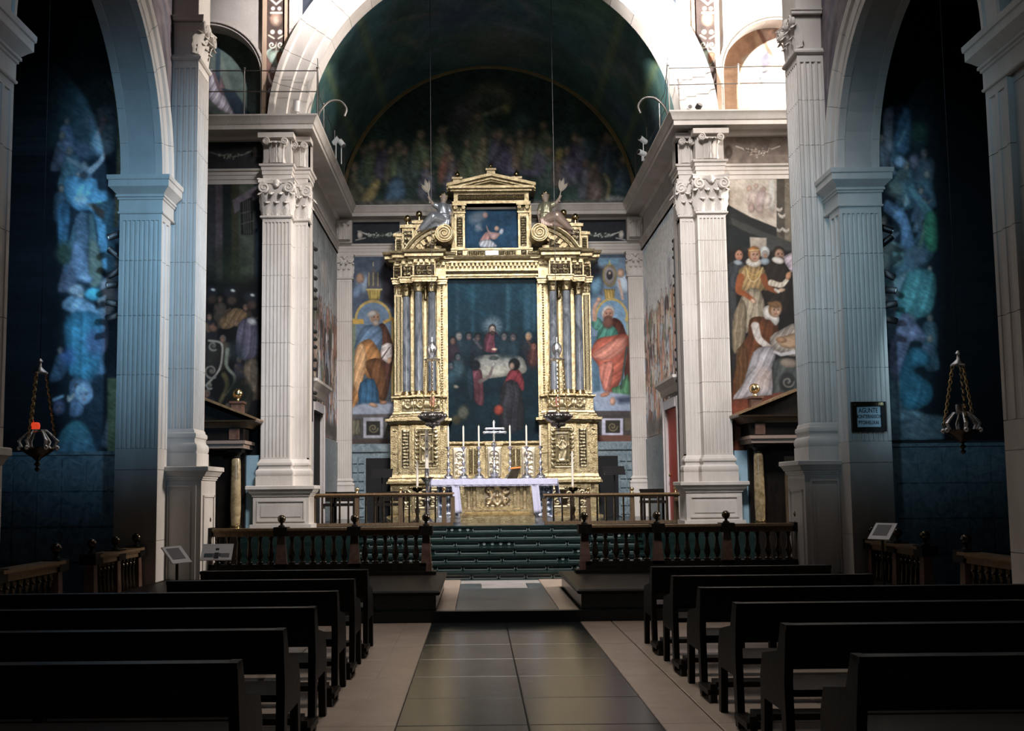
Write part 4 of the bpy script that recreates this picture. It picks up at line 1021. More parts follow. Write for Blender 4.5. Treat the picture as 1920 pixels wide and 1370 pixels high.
# predella behind the table: three arched reliefs and pilasters
pr = MB().box(AX-88*K, AX+88*K, 24.95, 25.3, .94, Z(830)).sweep([(AX-88*K, 24.95), (AX+88*K, 24.95)], [(-.05, 0), (.02, 0), (.06, .05), (.06, .1), (-.05, .1)], z=Z(834)).build('predella', OLDGOLD, alt)
def archpanel(cv, w, h):
    G = lambda v: '%02x%02x%02x' % (v, v, v); r = random.Random(2)
    cv.poly([(0, 0), (w, 0), (w, h), (0, h)], G(120), .002); R = w*.40
    cv.poly([(w*.1, h)] + [(w/2-R*math.cos(PI*i/12), h*.08+R-R*math.sin(PI*i/12)) for i in range(13)] + [(w*.9, h)], G(200), .01); R *= .8
    cv.poly([(w*.18, h*.97)] + [(w/2-R*math.cos(PI*i/12), h*.13+R-R*math.sin(PI*i/12)) for i in range(13)] + [(w*.82, h*.97)], G(60), .01)
    for i in range(60): cv.ell(w*r.uniform(.24, .76), h*r.uniform(.2, .93), r.uniform(.012, .03), r.uniform(.012, .04), G(r.randint(120, 240)), r.uniform(0, 3), .6, .8)
for a, b in ((-78, -52), (-13, 13), (52, 78)):
    putpanel('arched_relief', AX+a*K, AX+b*K, Z(893), Z(838), 24.93 if a != -13 else 24.72, archpanel, pr, depth=.05, hi=(.70, .64, .52), lo=(.3, .25, .17))
for a in (-48, -38, 32, 42):
    putpanel('arabesque_panel', AX+a*K, AX+(a+8)*K, Z(890), Z(840), 24.94, arabesque(90, 6), pr, depth=.03)
tb = MB().box(AX-15*K, AX+15*K, 24.74, 25., .94, Z(834)).box(AX-17*K, AX+17*K, 24.70, 25., Z(834), Z(828)).build('tabernacle', OLDGOLD, pr)
# shelf for candlesticks
MB().box(AX-92*K, AX+92*K, 24.55, 25.0, .94, Z(897)).box(AX-93*K, AX+93*K, 24.5, 25., Z(897), Z(894)).build('gradine', OLDGOLD, alt)
print('altar ok')
# ------------------------------------------------------------------ canvases' carriers, statues
def capsule(mb, a, b, ra, rb, n=7):
    a, b = Vector(a), Vector(b); d = (b-a)
    P = [a - d.normalized()*ra*.9, a - d.normalized()*ra*.5, a] + [a + d*t for t in (.25, .5, .75)] + [b, b + d.normalized()*rb*.5, b + d.normalized()*rb*.9]
    R = [ra*.3, ra*.85, ra] + [ra+(rb-ra)*t for t in (.25, .5, .75)] + [rb, rb*.85, rb*.3]
    return mb.tube([tuple(p) for p in P], R, n+3)
def remeshed(o, v, it=3):
    m = o.modifiers.new('remesh', 'REMESH'); m.mode = 'VOXEL'; m.voxel_size = v; m.use_smooth_shade = True
    s = o.modifiers.new('smooth', 'SMOOTH'); s.iterations = it; s.factor = .5
    return o
def statue(sg, label, robe, dress):
    """seated winged-altar allegory leaning on the scroll, outer arm raised with a spray of leaves"""
    X = lambda px: at(px, 400, 24.6)[0] if sg < 0 else at(px, 400, 24.6)[0]
    zz = lambda py: at(925, py, 24.6)[2]
    t = thing('statue', label, 'statue', (AX+sg*1.2, 24.6, zz(436)), 'statues on the scrolls')
    px = (lambda a: X(927.5 - a)) if sg < 0 else (lambda a: X(927.5 + a))
    y = 24.55
    body = MB()
    hip, chest, neck, head = (px(94), y, zz(414)), (px(97), y, zz(391)), (px(96), y, zz(381)), (px(95), y-.02, zz(372))
    capsule(body, hip, chest, .17, .155); capsule(body, chest, (px(97), y, zz(386)), .16, .12); capsule(body, (px(97), y, zz(387)), head, .055, .05)
    body.ball(head, .098, 14, 10, (.9, 1, 1.25)); body.ball((head[0]+(-sg)*.0, head[1]-.085, head[2]-.01), .026, 8, 6, (.7, 1, 1.4)); body.ball((head[0], head[1]-.05, head[2]-.085), .05, 8, 6)
    for k in (-1, 1): body.ball((head[0]+k*.035, head[1]-.075, head[2]+.02), .016, 6, 4)
    # arms
    so, si = (px(105), y-.02, zz(388)), (px(88), y, zz(388)); el = (px(115), y-.06, zz(384)); ha = (px(121.5), y-.08, zz(375))
    capsule(body, so, el, .062, .05); capsule(body, el, ha, .047, .036)
    si2 = (px(82), y-.05, zz(402)); hi2 = (px(84), y-.05, zz(416)); capsule(body, si, si2, .062, .05); capsule(body, si2, hi2, .047, .036)
    for h, d in ((ha, (-.02*-sg, 0, .06)), (hi2, (0, -.02, -.05))):
        for f in range(4): capsule(body, (h[0]+(f-1.5)*.018, h[1]-.01, h[2]), (h[0]+d[0]+(f-1.5)*.022, h[1]-.03, h[2]+d[2]*(1.2-.1*abs(f-1.5))), .012, .008, 4)
        capsule(body, h, (h[0]+.04*sg, h[1]-.03, h[2]+d[2]*.5), .013, .009, 4)
    b = remeshed(body.build('body', SKIN, t, smooth=180), .014)
    rb = MB()                                                          # bodice and sleeves
    capsule(rb, (hip[0], y, hip[2]+.04), (px(97), y-.01, zz(389)), .185, .15)
    for a, c in ((so, el), (si, si2)): capsule(rb, a, tuple(np.array(a)*.35+np.array(c)*.65), .082, .075)
    for k in range(5): capsule(rb, (px(90+k*3), y-.16, zz(410)), (px(93+k*2), y-.14, zz(392)), .022, .016, 5)
    rb.lathe([(.19, zz(407)), (.20, zz(406)), (.19, zz(405))], (hip[0], y, 0), 14)
    remeshed(rb.build('bodice', robe, t, smooth=180), .016, 2)
    sk = MB()                                                          # skirt drawn over knees and along the scroll
    kn1, kn2 = (px(115), y-.22, zz(411)), (px(122), y-.05, zz(416)); f1, f2 = (px(136), y-.16, zz(431)), (px(139), y-.02, zz(437))
    capsule(sk, hip, kn1, .17, .135); capsule(sk, hip, kn2, .17, .14); capsule(sk, kn1, f1, .135, .085); capsule(sk, kn2, f2, .14, .09); capsule(sk, (px(100), y, zz(419)), (px(128), y-.02, zz(425)), .16, .12)
    for k in range(8):
        a = k/7; capsule(sk, (px(98+20*a), y-.20-.04*math.sin(3*a), zz(409+5*a)), (px(112+27*a), y-.16, zz(428+8*a)), .035, .024, 5)
    for k in range(4): capsule(sk, (px(86+k*5), y-.12, zz(415)), (px(88+k*6), y-.14, zz(428)), .05, .03, 5)
    remeshed(sk.build('skirt', dress, t, smooth=180), .016, 2)
    for k in range(2):
        f = (f1, f2)[k]; fb = MB(); capsule(fb, f, (f[0]+sg*.10, f[1]-.05, f[2]-.06), .045, .028); fb.build('foot', SKIN, t, smooth=60)
    hb = MB().ball((head[0], head[1]+.03, head[2]+.03), .108, 14, 10, (.95, .95, 1.1))
    for k in range(9): hb.ball((head[0]+.09*math.cos(k*.7), head[1]-.01+.03*math.sin(k*2.), head[2]+.05+.055*math.sin(k*.7)), .035, 8, 6)
    hb.ball((head[0], head[1]+.11, head[2]), .055, 8, 6); remeshed(hb.build('hair', OLDGOLD, t, smooth=180), .014, 1)
    # spray held up
    pb = MB(); h0 = Vector(ha)
    tips = [((px(130), y-.1, zz(337)), .10), ((px(122), y-.12, zz(339)), .09), ((px(138), y-.08, zz(346)), .09)]
    pb.tube([tuple(h0+Vector((0, 0, -.10))), ha, (px(124), y-.09, zz(362))], .014, 6)
    for tip, w_ in tips:
        a = Vector((px(124), y-.09, zz(362))); b_ = Vector(tip); d = b_-a; L = d.length; s_ = Vector((-d.z, 0, d.x)).normalized()
        vs = []
        for i in range(9):
            q = i/8; ww = w_*.5*math.sin(PI*min(1, .12+q*.88))**.8
            c = a+d*q; vs += [tuple(c-s_*ww+Vector((0, .015, 0))), tuple(c+Vector((0, -.02, 0))), tuple(c+s_*ww+Vector((0, .015, 0))), tuple(c+Vector((0, .025, 0)))]
        pb.add(vs, [(i*4+k, i*4+(k+1) % 4, i*4+4+(k+1) % 4, i*4+4+k) for i in range(8) for k in range(4)])
    pb.build('leaf_spray', WAX, t, smooth=60)
    return t
statue(-1, 'seated robed statue in silvery blue holding up lily leaves on the left scroll', SILVERED, SILVERED)
statue(1, 'seated robed statue in green gold and rose holding up palm leaves on the right scroll', GREENGOLD, ROSEGOLD)

# ------------------------------------------------------------------ altar table and what stands on it
YT = 21.6
def T(px, py, Y=YT): return at(px, py, Y)
ZT = T(926, 898)[2]
tb = thing('altar_table', 'carved stone altar table with gilded front and coat of arms', 'altar', (0, 22, .945))
x0, x1 = T(868, 930)[0], T(997, 930)[0]; xc = (x0+x1)/2
MB().box(-1.33, 1.30, 21.62, 22.75, ZT-.09, ZT-.012).build('table_slab', WHITEMARBLE, tb)
b = MB().box(x0+.02, x1-.02, 21.78, 22.7, 1.2, ZT-.09).build('body', OLDGOLD, tb)
MB().frus((x0-.05, x1+.05, 21.42, 22.7), .945, (x0-.05, x1+.05, 21.42, 22.7), 1.07).frus((x0-.05, x1+.05, 21.42, 22.7), 1.07, (x0+.04, x1-.04, 21.56, 22.7), 1.16).box(x0+.04, x1-.04, 21.56, 22.7, 1.16, 1.21).box(x0+.25, x1-.25, 21.64, 22.7, 1.21, 1.28).build('foot_block', OLDGOLD, tb)
for px in (879, 889.5, 972, 984.5): MB().lathe([(.055, 1.21), (.055, 1.24), (.04, 1.26), (.042, 1.5), (.036, ZT-.16), (.055, ZT-.14), (.06, ZT-.09)], (T(px, 930)[0], 21.72, 0), 12).build('colonnette', YELLOWMARBLE, tb, smooth=40)
for px in (896, 966): xx = T(px, 930)[0]; MB().box(xx-.03, xx+.03, 21.70, 21.8, 1.28, ZT-.09).build('strip', OLDGOLD, tb)
def arms(cv, w, h):
    G = lambda v: '%02x%02x%02x' % (v, v, v)
    cv.poly([(w*.25, h*.22), (w*.75, h*.22), (w*.80, h*.5), (w*.5, h*.92), (w*.2, h*.5)], G(200), .012, sm=4); cv.poly([(w*.32, h*.3), (w*.68, h*.3), (w*.7, h*.52), (w*.5, h*.8), (w*.3, h*.52)], G(90), .01, sm=3)
    for k in (-1, 1):
        cv.line(spiral(w*(.5+k*.32), h*.28, w*.13, 0, 1.3, 16, k), (.05, .02), G(240), .012); cv.line(spiral(w*(.5+k*.34), h*.68, w*.13, 2, 1.3, 16, k), (.05, .02), G(230), .012)
    cv.ell(w*.5, h*.12, w*.16, h*.09, G(240), 0, .4); cv.line([(w*.4, h*.5), (w*.6, h*.5)], .03, G(220), .01); cv.line([(w*.5, h*.35), (w*.5, h*.7)], .03, G(220), .01); cv.ell(w*.5, h*.5, w*.08, h*.07, G(250), 0, .5)
    cv.line([(w*.1, h*.9), (w*.3, h*.97), (w*.7, h*.97), (w*.9, h*.9)], .045, G(200), .01, sm=3)
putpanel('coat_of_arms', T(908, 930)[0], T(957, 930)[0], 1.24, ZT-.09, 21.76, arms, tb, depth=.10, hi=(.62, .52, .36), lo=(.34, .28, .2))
for sg, pa, pb_ in ((-1, 818, 862), (1, 1003, 1040)):
    a, c = T(pa, 930)[0], T(pb_, 930)[0]
    o = MB().box(a, c, 21.98, 22.6, 1.0, ZT-.09).box(a-.02, c+.02, 21.94, 22.6, .945, 1.03).build('side_block', SILVER, tb)
    putpanel('silver_frontal', a+.01, c-.01, 1.04, ZT-.10, 21.97, arabesque(33+sg, 6), o, m=mat('chased_silver_%s' % ('a' if sg < 0 else 'b'), (1, 1, 1), .3, .75, attr=True), depth=.06, hi=(.75, .80, .92), lo=(.10, .13, .18), label='chased silver frontal')
# linen cloth: top sheet with lace edge and hanging ends
cl = thing('altar_cloth', 'white linen cloth with lace edge draped over the altar table', 'cloth', (0, 22, ZT))
def fall(name, xa, xb, z0, amp, y, ph, parent, skew=0):
    mb = MB().grid(lambda u, v: (xa+(xb-xa)*u + skew*v, y - amp*(.4+v)*(.5+.5*math.sin(u*(xb-xa)*38+ph)) - .012, ZT+.004-(ZT-z0)*v), max(10, int((xb-xa)*60)), 10)
    o = mb.build(name, CLOTH, parent, smooth=80); m = o.modifiers.new('solid', 'SOLIDIFY'); m.thickness = .006; return o
MB().box(-1.36, 1.33, 21.58, 22.8, ZT-.010, ZT+.006).build('top_sheet', CLOTH, cl)
zl = T(926, 909)[2]
fall('front_fall', -1.36, 1.33, zl, .012, 21.58, 0, cl)
fr_ = MB(); 
for i in range(96): x = -1.35+i*2.67/95; fr_.prism([(x-.014, zl), (x+.014, zl), (x, zl-.035)], 21.562, 21.568, 'y')
fr_.build('lace_edge', CLOTH, cl)
fall('hanging_end', -.93, -.77, T(868, 962)[2], .03, 21.60, 1, cl, .07); fall('hanging_end', .76, .92, T(998, 962)[2], .03, 21.60, 2, cl, .06)
for sg, xx, zz_ in ((-1, -1.36, T(808, 938)[2]), (1, 1.33, T(1046, 945)[2])):
    mb = MB().grid(lambda u, v: (xx + sg*(.012+.02*v*math.sin(u*16)) + sg*.05*v, 21.58+1.2*u, ZT+.004-(ZT-zz_)*v*(1-.45*u)), 24, 8); o = mb.build('side_fall', CLOTH, cl, smooth=80); o.modifiers.new('solid', 'SOLIDIFY').thickness = .006
# candlesticks
def candlestick(x, y, z, h, label, group, hc=.42):
    t = thing('candlestick', label, 'candlestick', (x, y, z), group)
    H = h-hc
    MB().lathe([(.13, 0), (.135, .02), (.10, .035), (.09, .06), (.11, .075), (.06, .11), (.035, .14)], (x, y, z), 3 if False else 12).build('base', SILVER, t, smooth=40)
    for k in range(3): a = 2*PI*k/3-PI/2; MB().ball((x+.12*math.cos(a), y+.12*math.sin(a), z+.022), .025, 8, 6).build('foot', SILVER, t, smooth=60)
    p = [(.03, .13)]; q = H-.16
    for r, f in ((.022, .05), (.05, .12), (.055, .16), (.024, .22), (.02, .3), (.042, .38), (.045, .42), (.018, .48), (.016, .62), (.03, .68), (.032, .72), (.015, .78), (.02, .88), (.055, .94), (.06, .97), (.02, .975), (.02, 1.)): p.append((r, .13+q*f))
    MB().lathe(p, (x, y, z), 12).build('stem', SILVER, t, smooth=50)
    MB().lathe([(.020, h-hc-.03), (.019, h-.02), (.012, h-.005), (.003, h), (.003, h+.02)], (x, y, z), 10).build('candle', WAX, t, smooth=40)
    return t
yc_ = 22.35; c0 = None
names = ['first silver candlestick from the left end of the altar', 'second silver candlestick from the left end of the altar', 'silver candlestick just left of the altar cross', 'silver candlestick just right of the altar cross, behind the book stand', 'second silver candlestick from the right end of the altar', 'last silver candlestick at the right end of the altar']
for px, lab in zip((841, 869.5, 898.5, 957, 988, 1014), names):
    x, _, zb0 = at(px, 895, yc_); h = at(px, 799, yc_)[2]-ZT
    if c0 is None: c0 = candlestick(x, yc_, ZT+.006, h, lab, 'silver candlesticks on the altar')
    else: dup(c0, (x, yc_, ZT+.006), lab)
# cross with two bars and a small corpus
x = at(926.5, 850, 22.3)[0]; cz = lambda py: at(926.5, py, 22.3)[2]
c = thing('altar_cross', 'silver standing cross with a double bar and small corpus', 'cross', (x, 22.3, ZT))
MB().lathe([(.15, 0), (.155, .02), (.11, .05), (.08, .09), (.10, .11), (.05, .16), (.03, .2), (.05, .26), (.05, .3), (.022, .36), (.022, cz(840)-ZT), (.05, cz(838)-ZT), (.055, cz(832)-ZT), (.02, cz(829)-ZT)], (x, 22.3, ZT+.006), 14).build('base', SILVER, c, smooth=50)
MB().box(x-.022, x+.022, 22.285, 22.315, cz(832), cz(794)).lathe([(.01, cz(795)), (.035, cz(793)), (.03, cz(790)), (.01, cz(787))], (x, 22.3, 0), 10).build('upright', SILVER, c)
for py, a, b in ((803.5, 912, 944), (810.5, 908, 947)):
    xa, xb = at(a, 800, 22.3)[0], at(b, 800, 22.3)[0]; z_ = cz(py)
    MB().tube([(xa, 22.29, z_), (xb, 22.29, z_)], .028, 8).ball((xa, 22.29, z_), .038, 8, 6).ball((xb, 22.29, z_), .038, 8, 6).build('cross_bar', SILVER, c, smooth=40)
k = MB(); z_ = cz(810); capsule(k, (x, 22.25, z_-.02), (x, 22.25, z_-.14), .028, .022); k.ball((x, 22.245, z_+.025), .022, 8, 6)
for sx in (-1, 1): capsule(k, (x+sx*.02, 22.25, z_-.01), (x+sx*.15, 22.26, z_+.02), .012, .008, 4)
capsule(k, (x, 22.25, z_-.14), (x+.01, 22.24, z_-.22), .02, .016); capsule(k, (x+.01, 22.24, z_-.22), (x, 22.26, z_-.32), .016, .01)
remeshed(k.build('corpus', SILVER, c, smooth=180), .007, 1)
# book stand
x0_, x1_ = at(950, 885, 21.9)[0], at(975, 885, 21.9)[0]
t = thing('book_stand', 'slanted dark book stand with open missal on the altar', 'book stand', (.3, 21.9, ZT))
z0_ = ZT+.008
MB().prism([(x0_, z0_), (x0_+.22, z0_), (x1_, z0_+.22), (x0_+.1, z0_+.2)], 21.80, 22.05, 'y').build('stand', BRONZE, t)
MB().prism([(x0_+.08, z0_+.205), (x1_-.0, z0_+.225), (x1_+.02, z0_+.262), (x0_+.1, z0_+.245)], 21.76, 22.1, 'y').build('book', ORANGE, t)
# paschal candle and two slim processional candles
x = at(800.5, 890, 21.2)[0]; zz = lambda py, Y=21.2: at(800, py, Y)[2]
t = thing('paschal_candle', 'thick decorated candle on a tall brass and silver stand left of the altar', 'candle', (x, 21.2, .945))
MB().lathe([(.20, .945), (.20, .975), (.12, 1.0), (.05, 1.06), (.07, 1.12), (.04, 1.2), (.055, 1.28), (.03, 1.36), (.06, 1.42), (.03, 1.5), (.03, zz(908)), (.12, zz(898)), (.13, zz(895)), (.05, zz(893)), (.045, zz(880)), (.055, zz(878))], (x, 21.2, 0), 14).build('stand', SILVER, t, smooth=40)
MB().lathe([(.13, zz(897)), (.155, zz(895)), (.15, zz(894)), (.06, zz(895))], (x, 21.2, 0), 18).build('dish', BRASS, t, smooth=40)
cd = MB().lathe([(.042, zz(879)), (.040, zz(808)), (.03, zz(806)), (.004, zz(805)), (.004, zz(804))], (x, 21.2, 0), 14).build('candle', WAX, t, smooth=40)
dc = MB().box(x-.006, x+.006, 21.15, 21.17, zz(835), zz(818)).box(x-.022, x+.022, 21.15, 21.17, zz(828), zz(826)); dc.lathe([(.024, 21.152), (.024, 21.168)], (x, 0, zz(842)), 12, 'y'); dc.lathe([(.024, 21.152), (.024, 21.168)], (x, 0, zz(855)), 12, 'y'); dc.build('wax_ornament', INKGREY, cd)
for px, py0, lab in ((782.5, 862, 'slim white candle on a low wrought stand left of the altar table'), (1073.5, 845, 'slim white candle on a low wrought stand right of the altar table')):
    x = at(px, 900, 21.5)[0]; q = lambda py: at(px, py, 21.5)[2]
    t = thing('floor_candlestick', lab, 'candlestick', (x, 21.5, .945), 'slim floor candlesticks')
    MB().lathe([(.17, .945), (.17, .97), (.05, 1.02), (.03, 1.1), (.055, 1.2), (.025, 1.3), (.025, q(922)), (.10, q(919)), (.14, q(914)), (.13, q(913)), (.03, q(913))], (x, 21.5, 0), 14).build('stand', BRONZE, t, smooth=40)
    rb = MB()
    for k in range(8): a = 2*PI*k/8; rb.ball((x+.15*math.cos(a), 21.5+.15*math.sin(a), q(914)), .03, 8, 6)
    rb.build('crown_ornament', BRASS, t, smooth=60)
    MB().lathe([(.026, q(914)), (.024, q(py0+3)), (.004, q(py0))], (x, 21.5, 0), 10).build('candle', WAX, t, smooth=40)
# ------------------------------------------------------------------ hanging lamps
def links(mb, a, b, r=.022, w=.006, step=None):
    a, b = Vector(a), Vector(b); L = (b-a).length; step = step or r*1.55; n = max(2, int(L/step)); d = (b-a).normalized()
    s1 = d.orthogonal().normalized(); s2 = d.cross(s1)
    for i in range(n):
        c = a+(b-a)*((i+.5)/n); s_ = s1 if i % 2 else s2
        mb.tube([tuple(c+d*(r*math.cos(q))+s_*(r*.62*math.sin(q))) for q in (2*PI*k/8 for k in range(8))], w, 4, True)
    return mb
def altar_lamp(px, Y, label):
    q = lambda py: at(px, py, Y)[2]; x = at(px, 780, Y)[0]; k = Y/F
    t = thing('sanctuary_lamp', label, 'lamp', (x, Y, q(806)), 'hanging lamps before the altar')
    R = 26*k
    bw = MB().lathe([(.004, q(808)), (.03, q(806)), (.012, q(803)), (.05, q(801)), (.09, q(798)), (.06, q(796)), (R*.55, q(792)), (R*.92, q(786)), (R, q(780)), (R*.98, q(777)), (R*.8, q(775)), (R*.85, q(773)), (R*.78, q(773)), (R*.7, q(777))], (x, Y, 0), 24).build('bowl', PEWTER, t, smooth=40)
    gd = MB()
    for i in range(18): a = 2*PI*i/18; gd.ball((x+R*.96*math.cos(a), Y+R*.96*math.sin(a), q(780)), .035, 6, 5)
    for i in range(10): a = 2*PI*i/10; gd.ball((x+R*.4*math.cos(a), Y+R*.4*math.sin(a), q(795)), .045, 6, 5)
    gd.build('gadroon', PEWTER, bw, smooth=60)
    MB().lathe([(.025, q(762)), (.045, q(758)), (.05, q(746)), (.047, q(744))], (x, Y, 0), 14).build('glass_cup', mat('rosy_glass_%d' % px, (.8, .42, .32), .15, trans=.5), t, smooth=40)
    MB().lathe([(.10, q(774)), (.03, q(770)), (.03, q(764)), (.05, q(762))], (x, Y, 0), 14).build('cup_holder', BRASS, t, smooth=40)
    MB().lathe([(.17, q(675)), (.18, q(674)), (.06, q(670)), (.04, q(668)), (.08, q(663)), (.105, q(656)), (.10, q(650)), (.06, q(644)), (.02, q(641)), (.015, q(632))], (x, Y, 0), 18).build('crown', SILVER, t, smooth=40)
 
    for i in range(3): a = 2*PI*i/3+PI/6; links(MB(), (x+.15*math.cos(a), Y+.15*math.sin(a), q(674)), (x+R*.85*math.cos(a), Y+R*.85*math.sin(a), q(775)), .028, .007).build('chain', BRASS, t)
    MB().tube([(x, Y, q(632)), (x, Y, 12.2)], .006, 5).build('cord', BLACK, t)
altar_lamp(811, 20.6, 'dark silver bowl lamp hanging left of the large altar painting'); altar_lamp(1046, 20.6, 'dark silver bowl lamp hanging right of the large altar painting')
def chapel_lamp(px, py0, py1, Y, label, lit):
    x = at(px, py0, Y)[0]; zt, zb = at(px, py0, Y)[2], at(px, py1, Y)[2]
    t = thing('chapel_lamp', label, 'lamp', (x, Y, zb), 'hanging chapel lamps')
    R = .17; L = zt-zb
    MB().lathe([(.003, zb-.22), (.03, zb-.19), (.01, zb-.165), (.035, zb-.14), (.012, zb-.11), (.05, zb-.07), (.10, zb-.04), (R*.9, zb), (R, zb+.02), (R*.96, zb+.035), (R*.7, zb+.03)], (x, Y, 0), 20).build('bowl', BRONZE, t, smooth=40)
    sb = MB()
    for i in range(6):
        a = 2*PI*i/6+.3; C_, S_ = math.cos(a), math.sin(a)
        sb.tube([(x+R*.9*C_, Y+R*.9*S_, zb+.03), (x+R*1.1*C_, Y+R*1.1*S_, zb+.10), (x+R*.7*C_, Y+R*.7*S_, zb+.17), (x+R*.45*C_, Y+R*.45*S_, zb+.21)], [.016, .02, .014, .012], 6); sb.ball((x+R*1.08*C_, Y+R*1.08*S_, zb+.03), .028, 8, 6)
    sb.lathe([(R*.5, zb+.2), (R*.52, zb+.22), (R*.4, zb+.22)], (x, Y, 0), 16); sb.build('scroll_gallery', SILVER, t, smooth=60)
    if lit:
        MB().lathe([(.018, zb+.2), (.034, zb+.215), (.044, zb+.24), (.046, zb+.262), (.04, zb+.285), (.032, zb+.295), (.026, zb+.29)], (x-.03, Y, 0), 16).build('lamp_glass', REDGLASS, t, smooth=60, label='glowing red glass')
    else: MB().lathe([(.03, zb+.2), (.048, zb+.24), (.05, zb+.3), (.045, zb+.3)], (x, Y, 0), 12).build('lamp_glass', PEWTER, t, smooth=60)
    MB().lathe([(.075, zt-.06), (.08, zt-.045), (.05, zt-.02), (.02, zt+.01), (.012, zt+.05), (.03, zt+.07), (.01, zt+.1)], (x, Y, 0), 14).build('crown', SILVER, t, smooth=40)
    for i in range(3): a = 2*PI*i/3+.35; links(MB(), (x+.06*math.cos(a), Y+.06*math.sin(a), zt-.05), (x+R*1.0*math.cos(a), Y+R*1.0*math.sin(a), zb+.1), .024, .0065).build('chain', BRASS, t)
    MB().tube([(x, Y, zt+.09), (x, Y, 8.1)], .004, 4).build('cord', BLACK, t)
chapel_lamp(75, 690, 845, 10.5, 'chained oil lamp with a glowing red glass in the left arcade', True)
chapel_lamp(1797, 675, 812, 10.5, 'unlit chained oil lamp in the right arcade', False)

# ------------------------------------------------------------------ rails
BAL = [(.052, 0), (.052, .03), (.03, .045), (.028, .07), (.045, .11), (.05, .16), (.042, .22), (.03, .30), (.024, .36), (.022, .40), (.034, .41), (.034, .43), (.028, .44), (.04, .46), (.04, .49)]
def baluster_mesh(h):
    k = h/.49; return [(r, z*k) for r, z in BAL]
def balustrade(root, P0, P1, zb, zt, posts, per, ball=True, endl=None):
    """rail between plan points: plinth bar, hand rail, tapered posts with ball finials, turned balusters"""
    a, b = Vector((*P0, 0)), Vector((*P1, 0)); d = (b-a).normalized(); n = Vector((-d.y, d.x, 0)); L = (b-a).length
    def bar(mb, s0, s1, w, z0, z1):
        c = [a+d*s0-n*w, a+d*s1-n*w, a+d*s1+n*w, a+d*s0+n*w]
        return mb.add([(p.x, p.y, z0) for p in c]+[(p.x, p.y, z1) for p in c], [(0,3,2,1),(4,5,6,7),(0,1,5,4),(1,2,6,5),(2,3,7,6),(3,0,4,7)])
    m = MB(); bar(m, 0, L, .11, zb, zb+.07); bar(m, 0, L, .085, zb+.07, zb+.12); m.build('plinth_bar', DARKWOOD, root)
    m = MB(); bar(m, 0, L, .07, zt-.12, zt-.06); bar(m, 0, L, .095, zt-.06, zt-.035); bar(m, 0, L, .115, zt-.035, zt); m.build('hand_rail', RAILWOOD, root)
    prev = None
    for i, s in enumerate(posts):
        c = a+d*s
        m = MB(); ww = .085
        m.frus((c.x-ww*.9, c.x+ww*.9, c.y-ww*.9, c.y+ww*.9), zb+.12, (c.x-ww*.62, c.x+ww*.62, c.y-ww*.62, c.y+ww*.62), zt-.12).box(c.x-ww, c.x+ww, c.y-ww, c.y+ww, zb, zb+.12)
        p = m.build('post', REDMARBLE, root)
        m = MB().box(c.x-.10, c.x+.10, c.y-.125, c.y+.125, zt-.12, zt+.015)
        if ball: m.lathe([(.05, zt+.015), (.05, zt+.03), (.022, zt+.05), (.022, zt+.075)], (c.x, c.y, 0), 12)
        m.build('post_cap', DARKWOOD, p, smooth=40)
        if ball: MB().ball((c.x, c.y, zt+.135), .062, 16, 10).build('ball_finial', BRONZE, p, smooth=60)
        if prev is not None:
            for k in range(per):
                q = a+d*(prev+(s-prev)*(k+1)/(per+1))
                MB().lathe(baluster_mesh(zt-.12-zb-.12), (q.x, q.y, zb+.12), 10).build('baluster', BRONZE, root, smooth=45)
        prev = s
YR = 15.3; ZRT = at(600, 989, YR)[2]
for sg, pp, lab in ((-1, (388, 528, 665, 799), 'long dark balustrade with ball finials left of the altar stair'), (1, (1096, 1232, 1362, 1497), 'long dark balustrade with ball finials right of the altar stair')):
    xs = [at(p, 1000, YR)[0] for p in pp]; t = thing('communion_rail', lab, 'railing', ((xs[0]+xs[3])/2, YR, .14), 'communion rails')
    MB().box(xs[0]-.15, xs[3]+.15, YR-.16, YR+.16, .372 if True else .14, .425).build('curb', DARKWOOD, t)
    balustrade(t, (xs[0], YR), (xs[3], YR), .425, ZRT, [x-xs[0] for x in xs], 6)
for sg, word in ((-1, 'left'), (1, 'right')):
    for (ya, yb, w_) in ((12.55, 14.2, 'farther'), (10.0, 11.5, 'nearer')):
        t = thing('chapel_rail', 'dark turned balustrade closing the %s half of the %s chapel arch' % (w_, word), 'railing', (sg*5.12, (ya+yb)/2, 0), 'chapel rails')
        balustrade(t, (sg*5.12, ya), (sg*5.12, yb), .0, .87, [.0, (yb-ya)*.5, yb-ya] if w_ == 'farther' else [0, yb-ya], 5 if w_ == 'farther' else 9)
